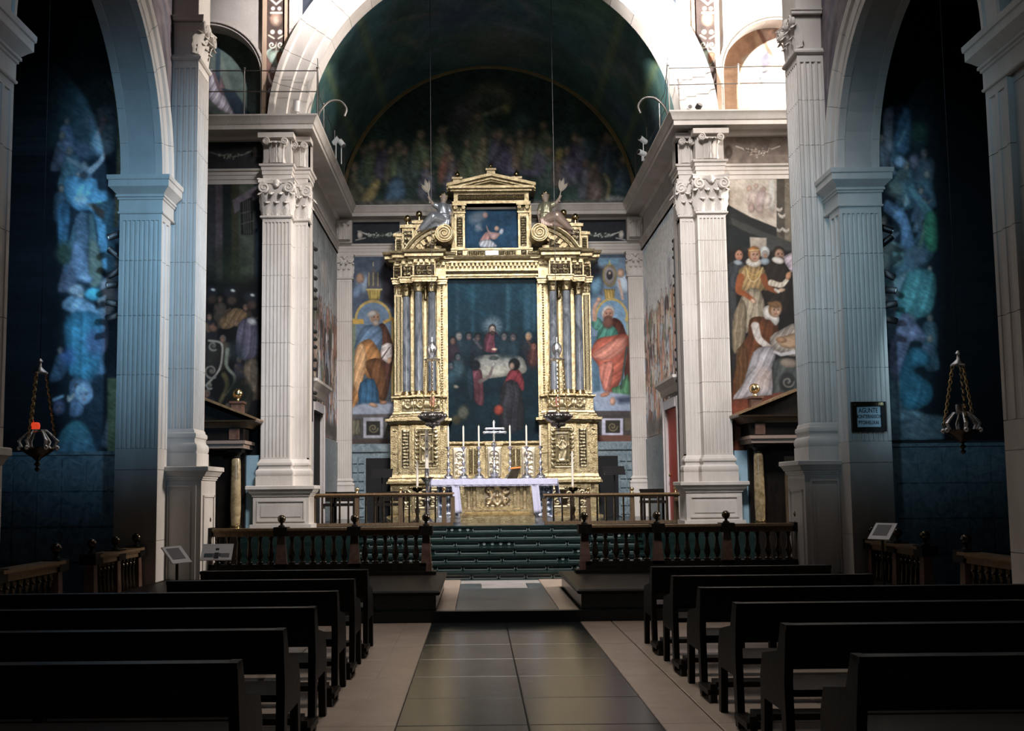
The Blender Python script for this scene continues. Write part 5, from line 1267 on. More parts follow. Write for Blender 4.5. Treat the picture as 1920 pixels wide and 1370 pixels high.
# upper altar rails with slender square balusters
YU = 19.95
for sg, pa, pb_, w_ in ((-1, 588, 849, 'left'), (1, 1021, 1284, 'right')):
    xa, xb = at(pa, 950, YU)[0], at(pb_, 950, YU)[0]; zt = at((pa+pb_)/2, 924, YU)[2]
    t = thing('altar_rail', 'bronze-coloured altar rail with slender square balusters on the %s of the altar' % w_, 'railing', ((xa+xb)/2, YU, .945), 'altar rails')
    MB().box(xa, xb, YU-.08, YU+.08, .945, 1.0).build('plinth_bar', BROWNWOOD, t)
    MB().box(xa-.03, xb+.03, YU-.09, YU+.09, zt-.035, zt).box(xa, xb, YU-.05, YU+.05, zt-.075, zt-.035).build('hand_rail', RAILWOOD, t)
    n = 16
    for i in range(n+1):
        x = xa+(xb-xa)*i/n; wide = i % 5 == 0 or i == n
        w = .045 if wide else .016
        p = MB().frus((x-w, x+w, YU-.04, YU+.04), 1.0, (x-w*.9, x+w*.9, YU-.035, YU+.035), zt-.075).build('post' if wide else 'baluster', BROWNWOOD if wide else BRONZE, t)
        if wide and 0 < i < n: MB().lathe([(.04, zt), (.02, zt+.025), (.02, zt+.04)], (x, YU, 0), 10).ball((x, YU, zt+.075), .042, 12, 8).build('ball_finial', BRASS, p, smooth=60)
# ------------------------------------------------------------------ music stands, seats behind the rail
for px0, px1, py, lab in ((697, 736, 887, 'black music stand left of the altarpiece'), (1132, 1171, 882, 'black music stand right of the altarpiece')):
    Y = 23.; xa, xb = at(px0, py, Y)[0], at(px1, py, Y)[0]; z = at(px0, py, Y)[2]; x = (xa+xb)/2
    t = thing('music_stand', lab, 'music stand', (x, Y, .945), 'music stands')
    mb = MB().prism([(Y-.10, z-.09), (Y-.13, z-.08), (Y+.06, z+.10), (Y+.075, z+.09)], xa, xb, 'x').box(xa, xb, Y-.19, Y-.09, z-.10, z-.085); mb.build('desk', BLACK, t)
    MB().tube([(x, Y, z-.02), (x, Y, 1.02)], .018, 8).tube([(x, Y, 1.25), (x, Y, 1.3)], .028, 8).build('pole', BLACK, t)
    for k in range(3): a = 2*PI*k/3+PI/2; MB().tube([(x, Y, 1.05), (x+.22*math.cos(a), Y+.22*math.sin(a), .96)], .012, 6).build('leg', BLACK, t)
def seat(x, y, label, w=.50, back=.62):
    t = thing('sanctuary_chair', label, 'chair', (x, y, .945), 'dark chairs behind the altar rail')
    z = .945
    MB().box(x-w/2, x+w/2, y-.22, y+.22, z+.36, z+.42).build('seat', DARKWOOD, t)
    MB().box(x-w/2+.03, x+w/2-.03, y+.17, y+.21, z+.46, z+back).box(x-w/2, x+w/2, y+.165, y+.215, z+back, z+back+.05).build('backrest', DARKWOOD, t)
    for sx in (-1, 1):
        for sy in (-1, 1): MB().box(x+sx*(w/2-.04)-.025, x+sx*(w/2-.04)+.025, y+sy*.19-.025, y+sy*.19+.025, z, z+.36 if sy < 0 else z+back).build('leg', DARKWOOD, t)
        MB().box(x+sx*(w/2-.04)-.03, x+sx*(w/2-.04)+.03, y-.22, y+.2, z+.54, z+.58).box(x+sx*(w/2-.04)-.02, x+sx*(w/2-.04)+.02, y-.21, y-.17, z+.42, z+.55).build('armrest', DARKWOOD, t)
    return t
for px, lab, w in ((606, 'dark armchair at the left wall behind the altar rail', .56), (645, 'second dark armchair behind the left altar rail', .56), (731, 'dark armchair beside the golden plinth behind the left altar rail', .62), (1226, 'dark armchair behind the right altar rail', .56), (1274, 'dark armchair nearest the red door behind the right altar rail', .40)):
    seat(at(px, 950, 22.3 if px != 731 else 21.9)[0], 22.3 if px != 731 else 21.9, lab, w)
# ------------------------------------------------------------------ dark portals in the facade bays
def portal(sg, word):
    t = thing('choir_portal', 'dark wooden portal with columns and broken pediment in the %s bay' % word, 'portal', (sg*5.4, 18.9, .14), 'bay portals')
    xi = 4.62; xo = 6.5; c = (xi+xo)/2 + .12
    def X(a, b): return mxs(a, b, sg)
    zt = 2.45
    MB().box(*X(xi+.12, xo), 19.1, 19.4, .14, zt).build('back_panel', DARKWOOD, t)
    MB().box(*X(c-.28, c+.5), 19.06, 19.12, .3, 2.2).build('door_leaf', BROWNWOOD, t)
    for xx in (xi+.22, xo-.2):
        cb = MB().lathe([(.085, 1.0), (.10, 1.35), (.085, 2.20), (.07, 2.25)], (sg*xx, 18.8, 0), 16).build('column', YELLOWMARBLE, t, smooth=50)
        MB().lathe([(.13, .92), (.13, .95), (.10, .97), (.11, 1.0), (.085, 1.02)], (sg*xx, 18.8, 0), 16).build('column_foot', BRASS, cb, smooth=40)
        MB().lathe([(.07, 2.25), (.09, 2.27), (.075, 2.30), (.12, 2.36)], (sg*xx, 18.8, 0), 16).box(*sorted((sg*xx-.13, sg*xx+.13)), 18.66, 18.95, 2.36, 2.42).build('capital', DARKWOOD, cb, smooth=40)
        MB().box(*sorted((sg*xx-.16, sg*xx+.16)), 18.62, 19.1, .14, .92).build('column_pedestal', DARKWOOD, t)
    MB().box(*X(xi+.04, xo+.2), 18.58, 19.4, zt-.02, zt+.06).box(*X(xi, xo+.24), 18.54, 19.4, zt+.06, zt+.12).build('architrave', mat('bay_portal_architrave_%s' % word, (.30, .22, .18), .5), t)
    e = MB().box(*X(xi+.06, xo+.2), 18.66, 19.4, zt+.12, zt+.36).build('frieze', DARKWOOD, t)
    for xx in (xi+.22, c+.3, xo-.2): MB().box(*sorted((sg*xx-.09, sg*xx+.09)), 18.60, 18.7, zt+.14, zt+.34).build('frieze_block', REDMARBLE, e)
    path = [(sg*xi, 19.4), (sg*xi, 18.66), (sg*(xo+.2), 18.66)]
    if sg < 0: path = path[::-1]
    pr = [(-.05, 0), (.0, 0), (.05, .04), (.12, .08), (.2, .10), (.22, .13), (-.05, .13)]
    MB().sweep(path, pr, z=zt+.36).build('cornice', BROWNWOOD, t)
    zc = zt+.49
    k1 = MB().prism([(sg*(xi-.2), zc), (sg*(xi+.98), zc+.46), (sg*(xi+.98), zc), ], 18.7, 19.38, 'y').build('raking_pediment', DARKWOOD, t)
    MB().prism([(sg*(xi-.22), zc+.0), (sg*(xi+1.0), zc+.475), (sg*(xi+1.0), zc+.52), (sg*(xi-.22), zc+.03)], 18.48, 19.38, 'y').build('raking_cornice', RAILWOOD, k1)
    k2 = MB().prism([(sg*(xo+.4), zc), (sg*(xo-.9), zc+.44), (sg*(xo-.9), zc)], 18.7, 19.38, 'y').build('raking_pediment', DARKWOOD, t)
    bx = sg*(xi+.24)
    b = MB().box(bx-.10, bx+.10, 18.86, 19.1, zc, zc+.34).box(bx-.13, bx+.13, 18.83, 19.13, zc+.34, zc+.38).build('finial_block', REDMARBLE, t)
    MB().lathe([(.06, zc+.38), (.03, zc+.41), (.03, zc+.44)], (bx, 18.97, 0), 12).ball((bx, 18.97, zc+.53), .10, 18, 12).build('ball_finial', BRASS, b, smooth=60)
    MB().box(*X(4.5, 4.74), 19.2, 19.4, .94, 2.32).build('side_panel', PALEBLUE, t, label='pale blue carved strip')
portal(-1, 'left'); portal(1, 'right')
# ------------------------------------------------------------------ visitors' boards, framed sign
def board(px, py, Y, w, h, rotz, tilt, label, kind, zfoot):
    x, _, z = at(px, py, Y); t = thing('information_board', label, 'sign', (x, Y, zfoot), 'visitor information boards')
    M = Matrix.Translation((x, Y, z)) @ Matrix.Rotation(rotz, 4, 'Z') @ Matrix.Rotation(tilt, 4, 'X')
    m = MB(); m.M = M; m.box(-w/2, w/2, -.008, .008, -h/2, h/2); b = m.build('panel', PAPER, t)
    if kind == 'plan':
        for (a, c, d, e, mm) in ((-.055, .06, .10, .22, INK), (-.40, -.13, -.33, -.10, INKTEAL), (-.13, -.06, -.33, -.10, INKGREY), (-.07, .08, -.42, -.06, INK), (.09, .14, -.30, -.10, INK), (.15, .42, -.33, -.10, INKGREY)):
            q = MB(); q.M = M; q.box(a*w, c*w, -.012, -.007, d*h, e*h); q.build('print', mm, b)
    else:
        q = MB(); q.M = M; q.box(-.36*w, .30*w, -.012, -.007, -.28*h, .38*h); q.build('print', INKGREY, b)
    p = MB().tube([(x, Y+.02, z-.02), (x, Y+.05, zfoot+.02)], .018, 8); p.build('pole', BLACK, t)
    MB().lathe([(.14, zfoot), (.14, zfoot+.015), (.03, zfoot+.03)], (x, Y+.05, 0), 16).build('foot', BLACK, t)
    return t
board(407, 1035, 12.45, .37, .25, .06, -.75, 'white slanted board with a printed floor plan before the left communion rail', 'plan', 0)
board(331, 1040, 12.3, .34, .26, 1.15, -.75, 'white slanted text board turned to the nave beside the left pilaster', 'text', 0)
o = board(1655, 996, 12.9, .30, .28, -.95, -.8, 'white slanted text board behind the right chapel rail', 'text', 0)
# framed inscription on the right pier
fx0, fz1 = at(1596, 755, 14.28)[0], at(1625, 753, 14.28)[2]; fx1, fz0 = at(1660, 755, 14.28)[0], at(1625, 809, 14.28)[2]
fx0 += .0; t = thing('framed_inscription', 'dark carved frame holding a blue-grey inscription on the right pier', 'sign', ((fx0+fx1)/2, 14.29, fz0))
w = .065
for a, b, c, d in ((fx0, fx0+w, fz0, fz1), (fx1-w, fx1, fz0, fz1), (fx0+w, fx1-w, fz0, fz0+w), (fx0+w, fx1-w, fz1-w, fz1)):
    MB().box(a, b, 14.262, 14.318, c, d).build('frame_bar', DARKWOOD, t)
rb = MB(); n = 22
for i in range(n):
    z = fz0+.03+(fz1-fz0-.06)*i/n; rb.tube([(fx0+.012, 14.256, z), (fx0+w-.012, 14.256, z+.004)], .0045, 5)
    x = fx0+.03+(fx1-fx0-.06)*i/n; rb.tube([(x, 14.256, fz1-.012), (x+.004, 14.256, fz1-w+.012)], .0045, 5)
rb.build('gadroon', BRASS, t)
bd = MB().box(fx0+w, fx1-w, 14.295, 14.316, fz0+w, fz1-w).build('board', mat('inscription_board', (.42, .56, .66), .5), t)
for i, s in enumerate(('AGUNTE', 'MONTERNXIOX', 'PTOIHELIXAI')):
    cu = bpy.data.curves.new('lettering', 'FONT'); cu.body = s; cu.size = .085 if i == 0 else .062; cu.align_x = 'CENTER'; cu.align_y = 'CENTER'; cu.extrude = .001; cu.offset = .0012
    cu.materials.append(INK); o = bpy.data.objects.new('lettering', cu); COL.objects.link(o)
    bpy.context.view_layer.update(); me = bpy.data.meshes.new_from_object(o.evaluated_get(bpy.context.evaluated_depsgraph_get())); me.name = 'lettering'
    me.transform(Matrix.Translation(((fx0+fx1)/2, 14.293, fz1-.125-.085*i)) @ Matrix.Rotation(PI/2, 4, 'X') @ Matrix.Diagonal((.80, 1.15, 1, 1)))
    bpy.data.objects.remove(o); bpy.data.curves.remove(cu); o = bpy.data.objects.new('lettering', me); COL.objects.link(o); setparent(o, bd)
# ------------------------------------------------------------------ spotlights
def spot(x, y, z, d, label, group, r=.055, L=.22, m=None, arm=None):
    t = thing('spotlight', label, 'lamp', (x, y, z), group); d = Vector(d).normalized(); c = Vector((x, y, z)); m = m or BLACK
    MB().tube([tuple(c-d*L*.5), tuple(c-d*L*.42), tuple(c+d*L*.42), tuple(c+d*L*.5)], [r*.7, r, r, r*.96], 14).build('housing', m, t, smooth=40)
    MB().tube([tuple(c+d*L*.5), tuple(c+d*(L*.5+.006))], r*.8, 14).build('lens', PEWTER, t)
    if arm: MB().tube([(x, y, z), arm], .012, 6).build('arm', m, t)
    return t
for sg, word, ys in ((-1, 'left', (442, 478, 512, 535, 570, 594)), (1, 'right', (430, 455, 515, 545, 573, 600))):
    xp = sg*5.52
    t = thing('lighting_track', 'black vertical lighting track on the back edge of the %s pier' % word, 'track', (xp, 14.62, 2.9), 'lighting tracks'); MB().box(xp-.02 if sg > 0 else xp-.03, xp+.03 if sg > 0 else xp+.02, 14.58, 14.64, 2.9, 5.6).build('track_bar', BLACK, t)
    for i, py in enumerate(ys):
        z = at(222 if sg < 0 else 1650, py, 14.55)[2]; nth = ('topmost', 'second', 'third', 'fourth', 'fifth', 'lowest')[i]
        spot(sg*5.60, 14.5, z, (sg*(.55 if i % 2 else .8), -.35+.2*(i % 3), (.5 if i < 3 else -.15)*(1 if i % 2 else -1)*.8), 'black spotlight on the %s pier, %s from the top' % (word, nth) if i else 'black spotlight on the %s pier, topmost' % word, 'black pier spotlights', .05, .24, arm=(xp, 14.6, z))
for sg, word, ys in ((-1, 'left', (463, 497, 518, 540, 556, 575, 619, 633, 648, 672, 690, 735, 747)), (1, 'right', (447, 462, 478, 513, 531, 549, 570, 588, 620, 653, 671, 690, 711))):
    t = thing('lighting_track', 'black vertical lighting track behind the %s chancel pilaster' % word, 'track', (sg*3.6, 19.96, 3.), 'lighting tracks'); MB().box(*mxs(3.60, 3.66, sg), 19.925, 19.96, 3., 6.6).build('track_bar', BLACK, t)
    for i, py in enumerate(ys):
        z = at(578 if sg < 0 else 1278, py, 19.88)[2]
        spot(3.655 if sg > 0 else -3.60, 20.03, z, (-sg*.25, 1, 0), 'small black spotlight behind the %s chancel pilaster, %s from the top' % (word, ('first', 'second', 'third', 'fourth', 'fifth', 'sixth', 'seventh', 'eighth', 'ninth', 'tenth', 'eleventh', 'twelfth', 'lowest')[i]), 'chancel spotlights', .042, .15, arm=(sg*3.62, 19.95, z))
# ------------------------------------------------------------------ gallery rails above the cornice
for sg, word, xs in ((-1, 'left', (595, 458)), (1, 'right', (1254, 1386))):
    t = thing('gallery_rail', 'thin metal safety rail along the edge of the %s cornice' % word, 'railing', (sg*4.2, 18.9, 8.81), 'gallery rails')
    zt, zm = at(1250 if sg > 0 else 560, 128 if sg > 0 else 133, 18.9)[2], at(560, 172 if sg < 0 else 166, 18.9)[2]
    for px in xs: x = at(px, 170, 18.9)[0]; MB().tube([(x, 18.9, 8.81), (x, 18.9, zt+.05)], .014, 6).ball((x, 18.9, zt+.06), .025, 8, 6).build('post', STEEL, t)
    xa = at(xs[0], 170, 18.9)[0]
    for z in (zt, zm): MB().tube([(xa, 18.9, z), (sg*5.2, 18.9, z+.02), (sg*7, 18.9, z)], .011, 6).build('rail', STEEL, t)
    for y in (20.4, 22., 23.6): MB().tube([(sg*3.48, y, 8.81), (sg*3.48, y, 9.65)], .011, 6).build('post', STEEL, t)
    for z in (9.25, 9.6): MB().tube([(xa, 18.9, z+.35), (sg*3.5, 19.9, z), (sg*3.48, 24.8, z)], .007, 5).build('rail', STEEL, t)
    hx, hy, hz = at(632 if sg < 0 else 1218, 200, 19.6); k = -sg
    t = thing('hooked_pipe', 'curved hooked pipe at the %s end of the gallery cornice' % word, 'pipe', (sg*3.4, 19.3, 8.81), 'hooked pipes')
    MB().tube(smoothpts([(sg*3.42, 19.2, 8.81), (sg*3.38, 19.3, 9.05), (sg*3.22, 19.4, 9.28), (sg*3.02, 19.5, 9.33), (sg*2.90, 19.55, 9.2), (sg*2.94, 19.55, 9.04)], 5, False), .024, 8).build('pipe', STEEL, t, smooth=60)
def cspot(px, py, Y, d, label, m=WHITEPAINT, r=.06, L=.2):
    x, y, z = at(px, py, Y); t = spot(x, y, z, d, label, 'cornice floodlights', r, L, m, (x, y+.02, 8.82 if z > 8.9 else z-.15)); return t
cspot(556, 200, 18.95, (.1, -.2, 1), 'white upright floodlight on the left cornice', r=.07, L=.22)
cspot(630, 264, 21.8, (.6, -.4, .5), 'white floodlight on the left side cornice, left of a pair'); cspot(640, 268, 21.8, (.5, -.3, -.7), 'white floodlight on the left side cornice, right of a pair')
cspot(1206, 263, 21.8, (-.6, -.4, .3), 'white floodlight on the right side cornice, upper of a pair'); cspot(1204, 287, 21.8, (-.6, -.4, .1), 'white floodlight on the right side cornice, lower of a pair')
cspot(1310, 200, 18.95, (.3, -.6, .5), 'round black lamp on the right cornice', BLACK, .06, .1); cspot(1293, 202, 18.95, (0, -1, .1), 'small pale box lamp on the right cornice', WHITEPAINT, .05, .09)
# ------------------------------------------------------------------ pews
def pew(x0, x1, y, label, group):
    """bench seen from behind: y is the back of the backrest"""
    t = thing('pew', label, 'pew', ((x0+x1)/2, y, 0), group)
    MB().box(x0+.04, x1-.04, y+.02, y+.46, .41, .45).build('seat', DARKWOOD, t)
    b = MB().frus((x0+.04, x1-.04, y+.0, y+.035), .57, (x0+.04, x1-.04, y-.06, y-.025), .80); b.box(x0, x1, y-.09, y+.0, .80, .83); b.build('backrest', DARKWOOD, t)
    for xx in (x0, x1-.05):
        pr = [(y+.44, 0), (y+.50, .0), (y+.48, .46), (y+.42, .60), (y+.10, .66), (y+.02, .83), (y-.08, .83), (y-.02, .5), (y-.04, 0), (y+.03, 0), (y+.06, .33), (y+.40, .33)]
        MB().prism(pr, xx, xx+.05, 'x').build('end_frame', DARKWOOD, t)
        MB().box(xx-.02, xx+.07, y-.34, y-.02, .06, .10).box(xx, xx+.05, y-.34, y-.30, .0, .14).build('kneeler_arm', DARKWOOD, t)
    MB().box(x0+.04, x1-.04, y-.36, y-.20, .12, .16).build('kneeler', DARKWOOD, t)
    xm = (x0+x1)/2; MB().box(xm-.03, xm+.03, y+.0, y+.06, 0, .60).build('middle_leg', DARKWOOD, t)
    return t
rows = [4.8, 5.9, 7.0, 8.1, 9.2, 10.3]
ordn = ['in the row nearest the entrance', 'second row from the entrance', 'third row from the entrance', 'fourth row from the entrance', 'a shorter pew second from the front', 'a shorter pew in the front row']
for sg, word in ((-1, 'left'), (1, 'right')):
    long_ = short = None
    for i, y in enumerate(rows):
        a = 1.48 if sg < 0 else 1.36
        xa, xb = mxs(a, 4.3 if i < 4 else 3.15, sg)
        lab = 'dark wooden pew %s of the aisle, %s' % (word, ordn[i])
        src = long_ if i < 4 else short
        if src is None:
            src = pew(xa, xb, y, lab, 'dark nave pews')
            if i < 4: long_ = src
            else: short = src
        else: dup(src, ((xa+xb)/2, y, 0), lab)
# ------------------------------------------------------------------ painted surfaces
class Mp:
    """draw on a canvas in the numbers of an enlarged sketch"""
    def __init__(s, cv, ox, oy, k): s.cv, s.ox, s.oy, s.k = cv, ox, oy, k
    def p(s, pts): return [(s.ox+x/s.k, s.oy+y/s.k) for x, y in pts]
    def poly(s, pts, col, soft=1.2, **kw): s.cv.poly(s.p(pts), col, soft, **kw); return s
    def ell(s, x, y, rx, ry, col, *a, **kw): s.cv.ell(s.ox+x/s.k, s.oy+y/s.k, rx/s.k, ry/s.k, col, *a, **kw); return s
    def line(s, pts, w, col, soft=1., **kw): s.cv.line(s.p(pts), (w[0]/s.k, w[1]/s.k) if hasattr(w, '__len__') else w/s.k, col, soft, **kw); return s
    def face(s, x, y, r, *a, **kw): s.cv.face(s.ox+x/s.k, s.oy+y/s.k, r/s.k, *a, **kw); return s
    def fig(s, head, r, body, robe, skin='c09880', hair='3a2c26', turn=0., beard=None, fr=.5, amp=.22, sm=3, seed=1, tilt=0.):
        s.poly(body, robe, 1.5, sm=sm, fold=(fr, .25+.3*(seed % 5-2)*.4, amp, seed)); s.face(head[0], head[1], r, skin, hair, turn, beard, tilt); return s

# --- right bay: lady with ruff and attendants, maid lifting a cloth
cv = Cv(1352, 322, 1504, 905, '2b2a2c', 1.3); m = Mp(cv, 1360, 320, 2.857)
m.poly([(0, 0), (420, 0), (420, 420), (0, 420)], '6f675c')
m.poly([(20, 30), (275, 30), (275, 305), (130, 245), (20, 185)], 'efe3d4', sm=0)
m.ell(60, 150, 60, 60, 'cdbba6', 0, .8, .5); m.ell(210, 230, 60, 28, 'b7a292', .1, .8, .6); m.ell(250, 120, 22, 100, 'f7f2ea', 0, .6)
for x, y, rx, ry, c in ((128, 95, 14, 15, 'e3b9a4'), (165, 82, 13, 14, 'e6c4b2'), (205, 100, 13, 14, 'dfb8a8'), (150, 150, 28, 50, 'e4cfc6'), (190, 150, 25, 55, 'd9c4c6'), (225, 155, 22, 35, 'efe0d8'), (140, 200, 18, 25, 'c7a79c'), (185, 205, 22, 22, 'cbb2ae')): m.ell(x, y, rx, ry, c, .2, .5, .85)
cv.streak(26, (1396, 352, 1440, 385), (8, 18), (2, 4), ['f3e7e0', 'cbb0a6', 'ddc2b8', 'a98f86'], 4, .6)
m.poly([(275, 30), (330, 30), (330, 420), (275, 300)], '5d584f'); m.poly([(318, 40), (350, 40), (350, 420), (318, 420)], '8d8373'); m.line([(324, 70), (345, 70), (345, 100), (324, 80)], 4, 'b0a696')
for x, y in ((285, 210), (300, 245), (285, 320), (322, 322)):
    m.ell(x, y, 17, 9, 'ded6cb', .5, .4); m.line([(x-16, y-16), (x+2, y+2)], 7, 'e6e0d6'); m.line([(x+18, y-12), (x+2, y+2)], 6, 'd6cec2'); m.ell(x+16, y-3, 5, 5, 'e6e0d6', 0, .4)
m.poly([(0, 175), (130, 248), (275, 305), (275, 370), (400, 420), (400, 470), (0, 470)], '2d3132'); m.poly([(30, 250), (200, 325), (400, 400), (400, 440), (230, 370), (40, 300)], '4b4d4b', soft=3)
m.poly([(40, 290), (130, 340), (130, 400), (20, 460), (0, 460), (0, 280)], '1f282b', soft=3); m.poly([(130, 355), (222, 360), (222, 420), (135, 430)], 'cfc4b6', col2='a59a8e')
m.poly([(222, 360), (400, 430), (400, 470), (222, 440)], '4c4f50', soft=4)
m.poly([(0, 430), (400, 430), (400, 900), (0, 900)], '1d1c1e', soft=6)
m.poly([(10, 500), (50, 480), (60, 700), (50, 950), (10, 960)], '3d4145', soft=4)
m.fig((70, 450), 28, [(20, 510), (60, 490), (110, 500), (120, 560), (90, 640), (30, 640), (15, 560)], '3a4048', 'c98f72', '2a2220', .5); m.ell(68, 492, 24, 14, '8fa0ac', .2, .4)
m.poly([(200, 500), (260, 480), (330, 500), (345, 640), (330, 760), (230, 740), (200, 640)], '2c2622', sm=3, fold=(.4, .4, .2, 3))
m.face(285, 448, 33, 'c89c82', '3a2e28', .7, '6a5040'); m.ell(282, 480, 34, 18, 'e9e4de', .25, .3)
m.poly([(310, 460), (400, 440), (400, 560), (350, 540)], 'cdbfd0', sm=2, fold=(.5, .8, .2, 6))
m.ell(210, 436, 28, 32, 'dfe5ea', 0, .25); m.ell(212, 450, 18, 24, 'c8a48e', 0, .3); m.ell(212, 485, 26, 20, '9fb4c4', 0, .4); m.face(212, 452, 16, 'cfae98', 'c0ccd6', .3)
# lady in gold
m.poly([(70, 540), (110, 505), (150, 500), (205, 520), (220, 570), (225, 640), (190, 650), (205, 800), (120, 830), (100, 690), (80, 620)], 'a8895a', sm=3, fold=(.7, .3, .28, 11))
m.poly([(110, 640), (190, 645), (215, 800), (130, 860), (60, 900), (40, 930), (55, 760)], 'b3a68e', sm=3, fold=(.5, .1, .22, 5)); m.poly([(45, 770), (90, 690), (115, 760), (100, 930), (50, 980), (35, 900)], '94846b', sm=3, fold=(.6, .1, .2, 9))
m.line([(82, 570), (70, 640), (105, 660), (150, 695)], (40, 22), 'a2562e', 2, sm=4); m.line([(205, 570), (225, 620), (270, 645)], (36, 24), '9c5530', 2, sm=4)
m.ell(150, 700, 18, 12, 'd8b49a', .8, .4); m.ell(298, 640, 24, 11, 'd8b49a', -.2, .4); m.line([(268, 636), (284, 648)], 16, 'e6ded2')
for k, d in enumerate((18, 34, 52)): m.line([(112, 520), (130, 530+d), (160, 540+d), (185, 528+d*.6), (200, 518)], 5, ('d8b46a', 'c49a50', 'e0c890')[k], 1, sm=4)
m.ell(152, 490, 42, 26, 'f2eee6', .1, .2); 
for k in range(9): m.line([(152, 486), (152+40*math.cos(k*.7), 490+24*math.sin(k*.7))], 3, 'b8ac9c')
m.face(155, 450, 34, 'e0b294', 'b0703a', .35); m.ell(150, 422, 30, 12, 'b87a42', 0, .4); m.line([(128, 428), (180, 424)], 5, 'e2cfa0')
m.line([(245, 600), (300, 612), (330, 585)], (34, 22), 'ded2c0', 2, sm=4, fold=(.9, .4, .2, 8)); m.ell(338, 562, 15, 22, 'd49a74', .3, .4); m.line([(338, 560), (350, 540)], 7, 'd49a74')
# maid
m.poly([(130, 800), (180, 780), (260, 800), (285, 830), (270, 900), (200, 960), (150, 1080), (90, 1200), (40, 1250), (40, 1130), (75, 960), (120, 880)], '7a4526', sm=3, fold=(.35, .3, .22, 21))
m.poly([(60, 960), (120, 955), (110, 1180), (60, 1200)], '6b4a2a', sm=2, fold=(.8, 0, .3, 4), a=.8)
m.poly([(205, 735), (250, 720), (290, 790), (270, 830), (240, 800), (210, 790)], 'e8e4de', sm=3); m.face(268, 745, 36, 'e0b698', 'a8794c', .35, tilt=.3); m.ell(258, 718, 34, 14, '8f6a44', .3, .4)
m.line([(160, 830), (180, 900), (235, 945)], (44, 30), 'e4dcd6', 2, sm=4, fold=(.6, .5, .12, 3)); m.line([(235, 945), (285, 965)], (22, 14), 'd8b096', 1.5)
m.poly([(240, 890), (300, 850), (400, 815), (400, 990), (300, 975), (250, 950)], 'b9aea4', sm=2, fold=(.7, .6, .22, 5)); m.poly([(270, 905), (330, 880), (400, 870), (400, 940), (320, 950)], 'c9a684', sm=3); m.ell(300, 905, 28, 16, 'b98c68', .2, .5)
m.poly([(150, 970), (240, 940), (270, 985), (250, 1060), (250, 1200), (170, 1210), (40, 1225), (100, 1130)], 'cfcad2', sm=3, fold=(.45, .5, .2, 13)); m.ell(205, 1110, 40, 60, 'dcbcae', 0, .9, .5)
m.line([(265, 970), (300, 985), (400, 965)], (14, 22), 'e6e2e6', 2)
m.poly([(255, 1020), (300, 1000), (400, 1010), (400, 1210), (255, 1210)], '56605f', fold=(.3, .3, .2, 2)); m.ell(340, 1030, 50, 26, 'a8988a', .1, .4); m.ell(330, 1130, 42, 50, '3b3f40', .2, .4); m.line(spiral(335, 1130, 34, 0, 1.2), 9, '8b8781')
m.poly([(0, 1225), (40, 1225), (250, 1200), (400, 1200), (400, 1560), (0, 1560)], '9a4c33', fold=(.12, .2, .10, 3)); m.poly([(255, 1190), (400, 1180), (400, 1260), (255, 1260)], '86493a')
cv.noise(40, .10, 5); cv.noise(4, .06, 6)
cv.finish(.85, .08, 3)
frontal('mural', 19.385, 4.40, 6.3, 2.15, 7.63, cv, .50, wf, 'painted scene of a lady with a white ruff and a maid lifting a cloth', step=1.15)

# --- left bay: dark scene of helmeted soldiers
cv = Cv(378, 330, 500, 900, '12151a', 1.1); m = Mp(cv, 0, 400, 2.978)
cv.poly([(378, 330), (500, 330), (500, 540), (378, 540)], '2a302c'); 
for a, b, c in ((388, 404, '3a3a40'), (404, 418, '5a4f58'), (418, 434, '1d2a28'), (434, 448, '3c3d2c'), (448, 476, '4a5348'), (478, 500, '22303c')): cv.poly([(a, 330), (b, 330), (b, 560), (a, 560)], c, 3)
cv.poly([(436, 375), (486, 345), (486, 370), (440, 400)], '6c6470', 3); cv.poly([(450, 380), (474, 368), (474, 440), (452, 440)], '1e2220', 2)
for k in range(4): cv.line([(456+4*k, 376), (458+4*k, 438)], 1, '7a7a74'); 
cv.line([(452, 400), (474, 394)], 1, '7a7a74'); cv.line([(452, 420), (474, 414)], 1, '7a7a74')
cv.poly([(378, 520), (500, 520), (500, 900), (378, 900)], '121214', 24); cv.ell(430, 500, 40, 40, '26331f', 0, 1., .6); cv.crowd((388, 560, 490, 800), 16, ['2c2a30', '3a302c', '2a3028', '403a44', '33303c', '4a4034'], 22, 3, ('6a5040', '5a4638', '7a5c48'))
for x, y in ((1180, 440), (1290, 445), (1400, 470)): m.ell(x, y, 42, 40, '20242a', 0, .3); m.ell(x+10, y-14, 14, 8, 'b7c0bc', .3, .6); m.ell(x+5, y+42, 30, 26, '46362e', 0, .5)
m.poly([(1230, 590), (1300, 530), (1360, 540), (1380, 580), (1290, 640), (1235, 640)], '8a6844', sm=3, fold=(.6, .6, .25, 3)); m.ell(1190, 640, 26, 20, '7c5440', .4, .5); m.ell(1320, 615, 20, 16, '8c6850', .2, .5)
m.poly([(1330, 620), (1400, 580), (1440, 620), (1440, 780), (1370, 820), (1320, 780)], '5a5468', sm=3, fold=(.4, .2, .25, 5)); m.ell(1408, 604, 30, 20, 'a8a8aa', .3, .4)
m.ell(1320, 770, 50, 50, '33454c', 0, .9, .6)
m.ell(1180, 800, 70, 110, '2e2a26', .1, .2); m.line(smoothpts([(1165, 710), (1235, 725), (1240, 800), (1220, 880), (1150, 960)], 5, False), 12, 'a09888', 1.5); 
for c in ((1190, 740, 26), (1180, 880, 42), (1170, 960, 20)): m.line(spiral(c[0], c[1], c[2], 1, 1.3), (12, 5), '8c8476', 1.5); m.ell(c[0], c[1], c[2]*.35, c[2]*.35, '6a6256', 0, .5)
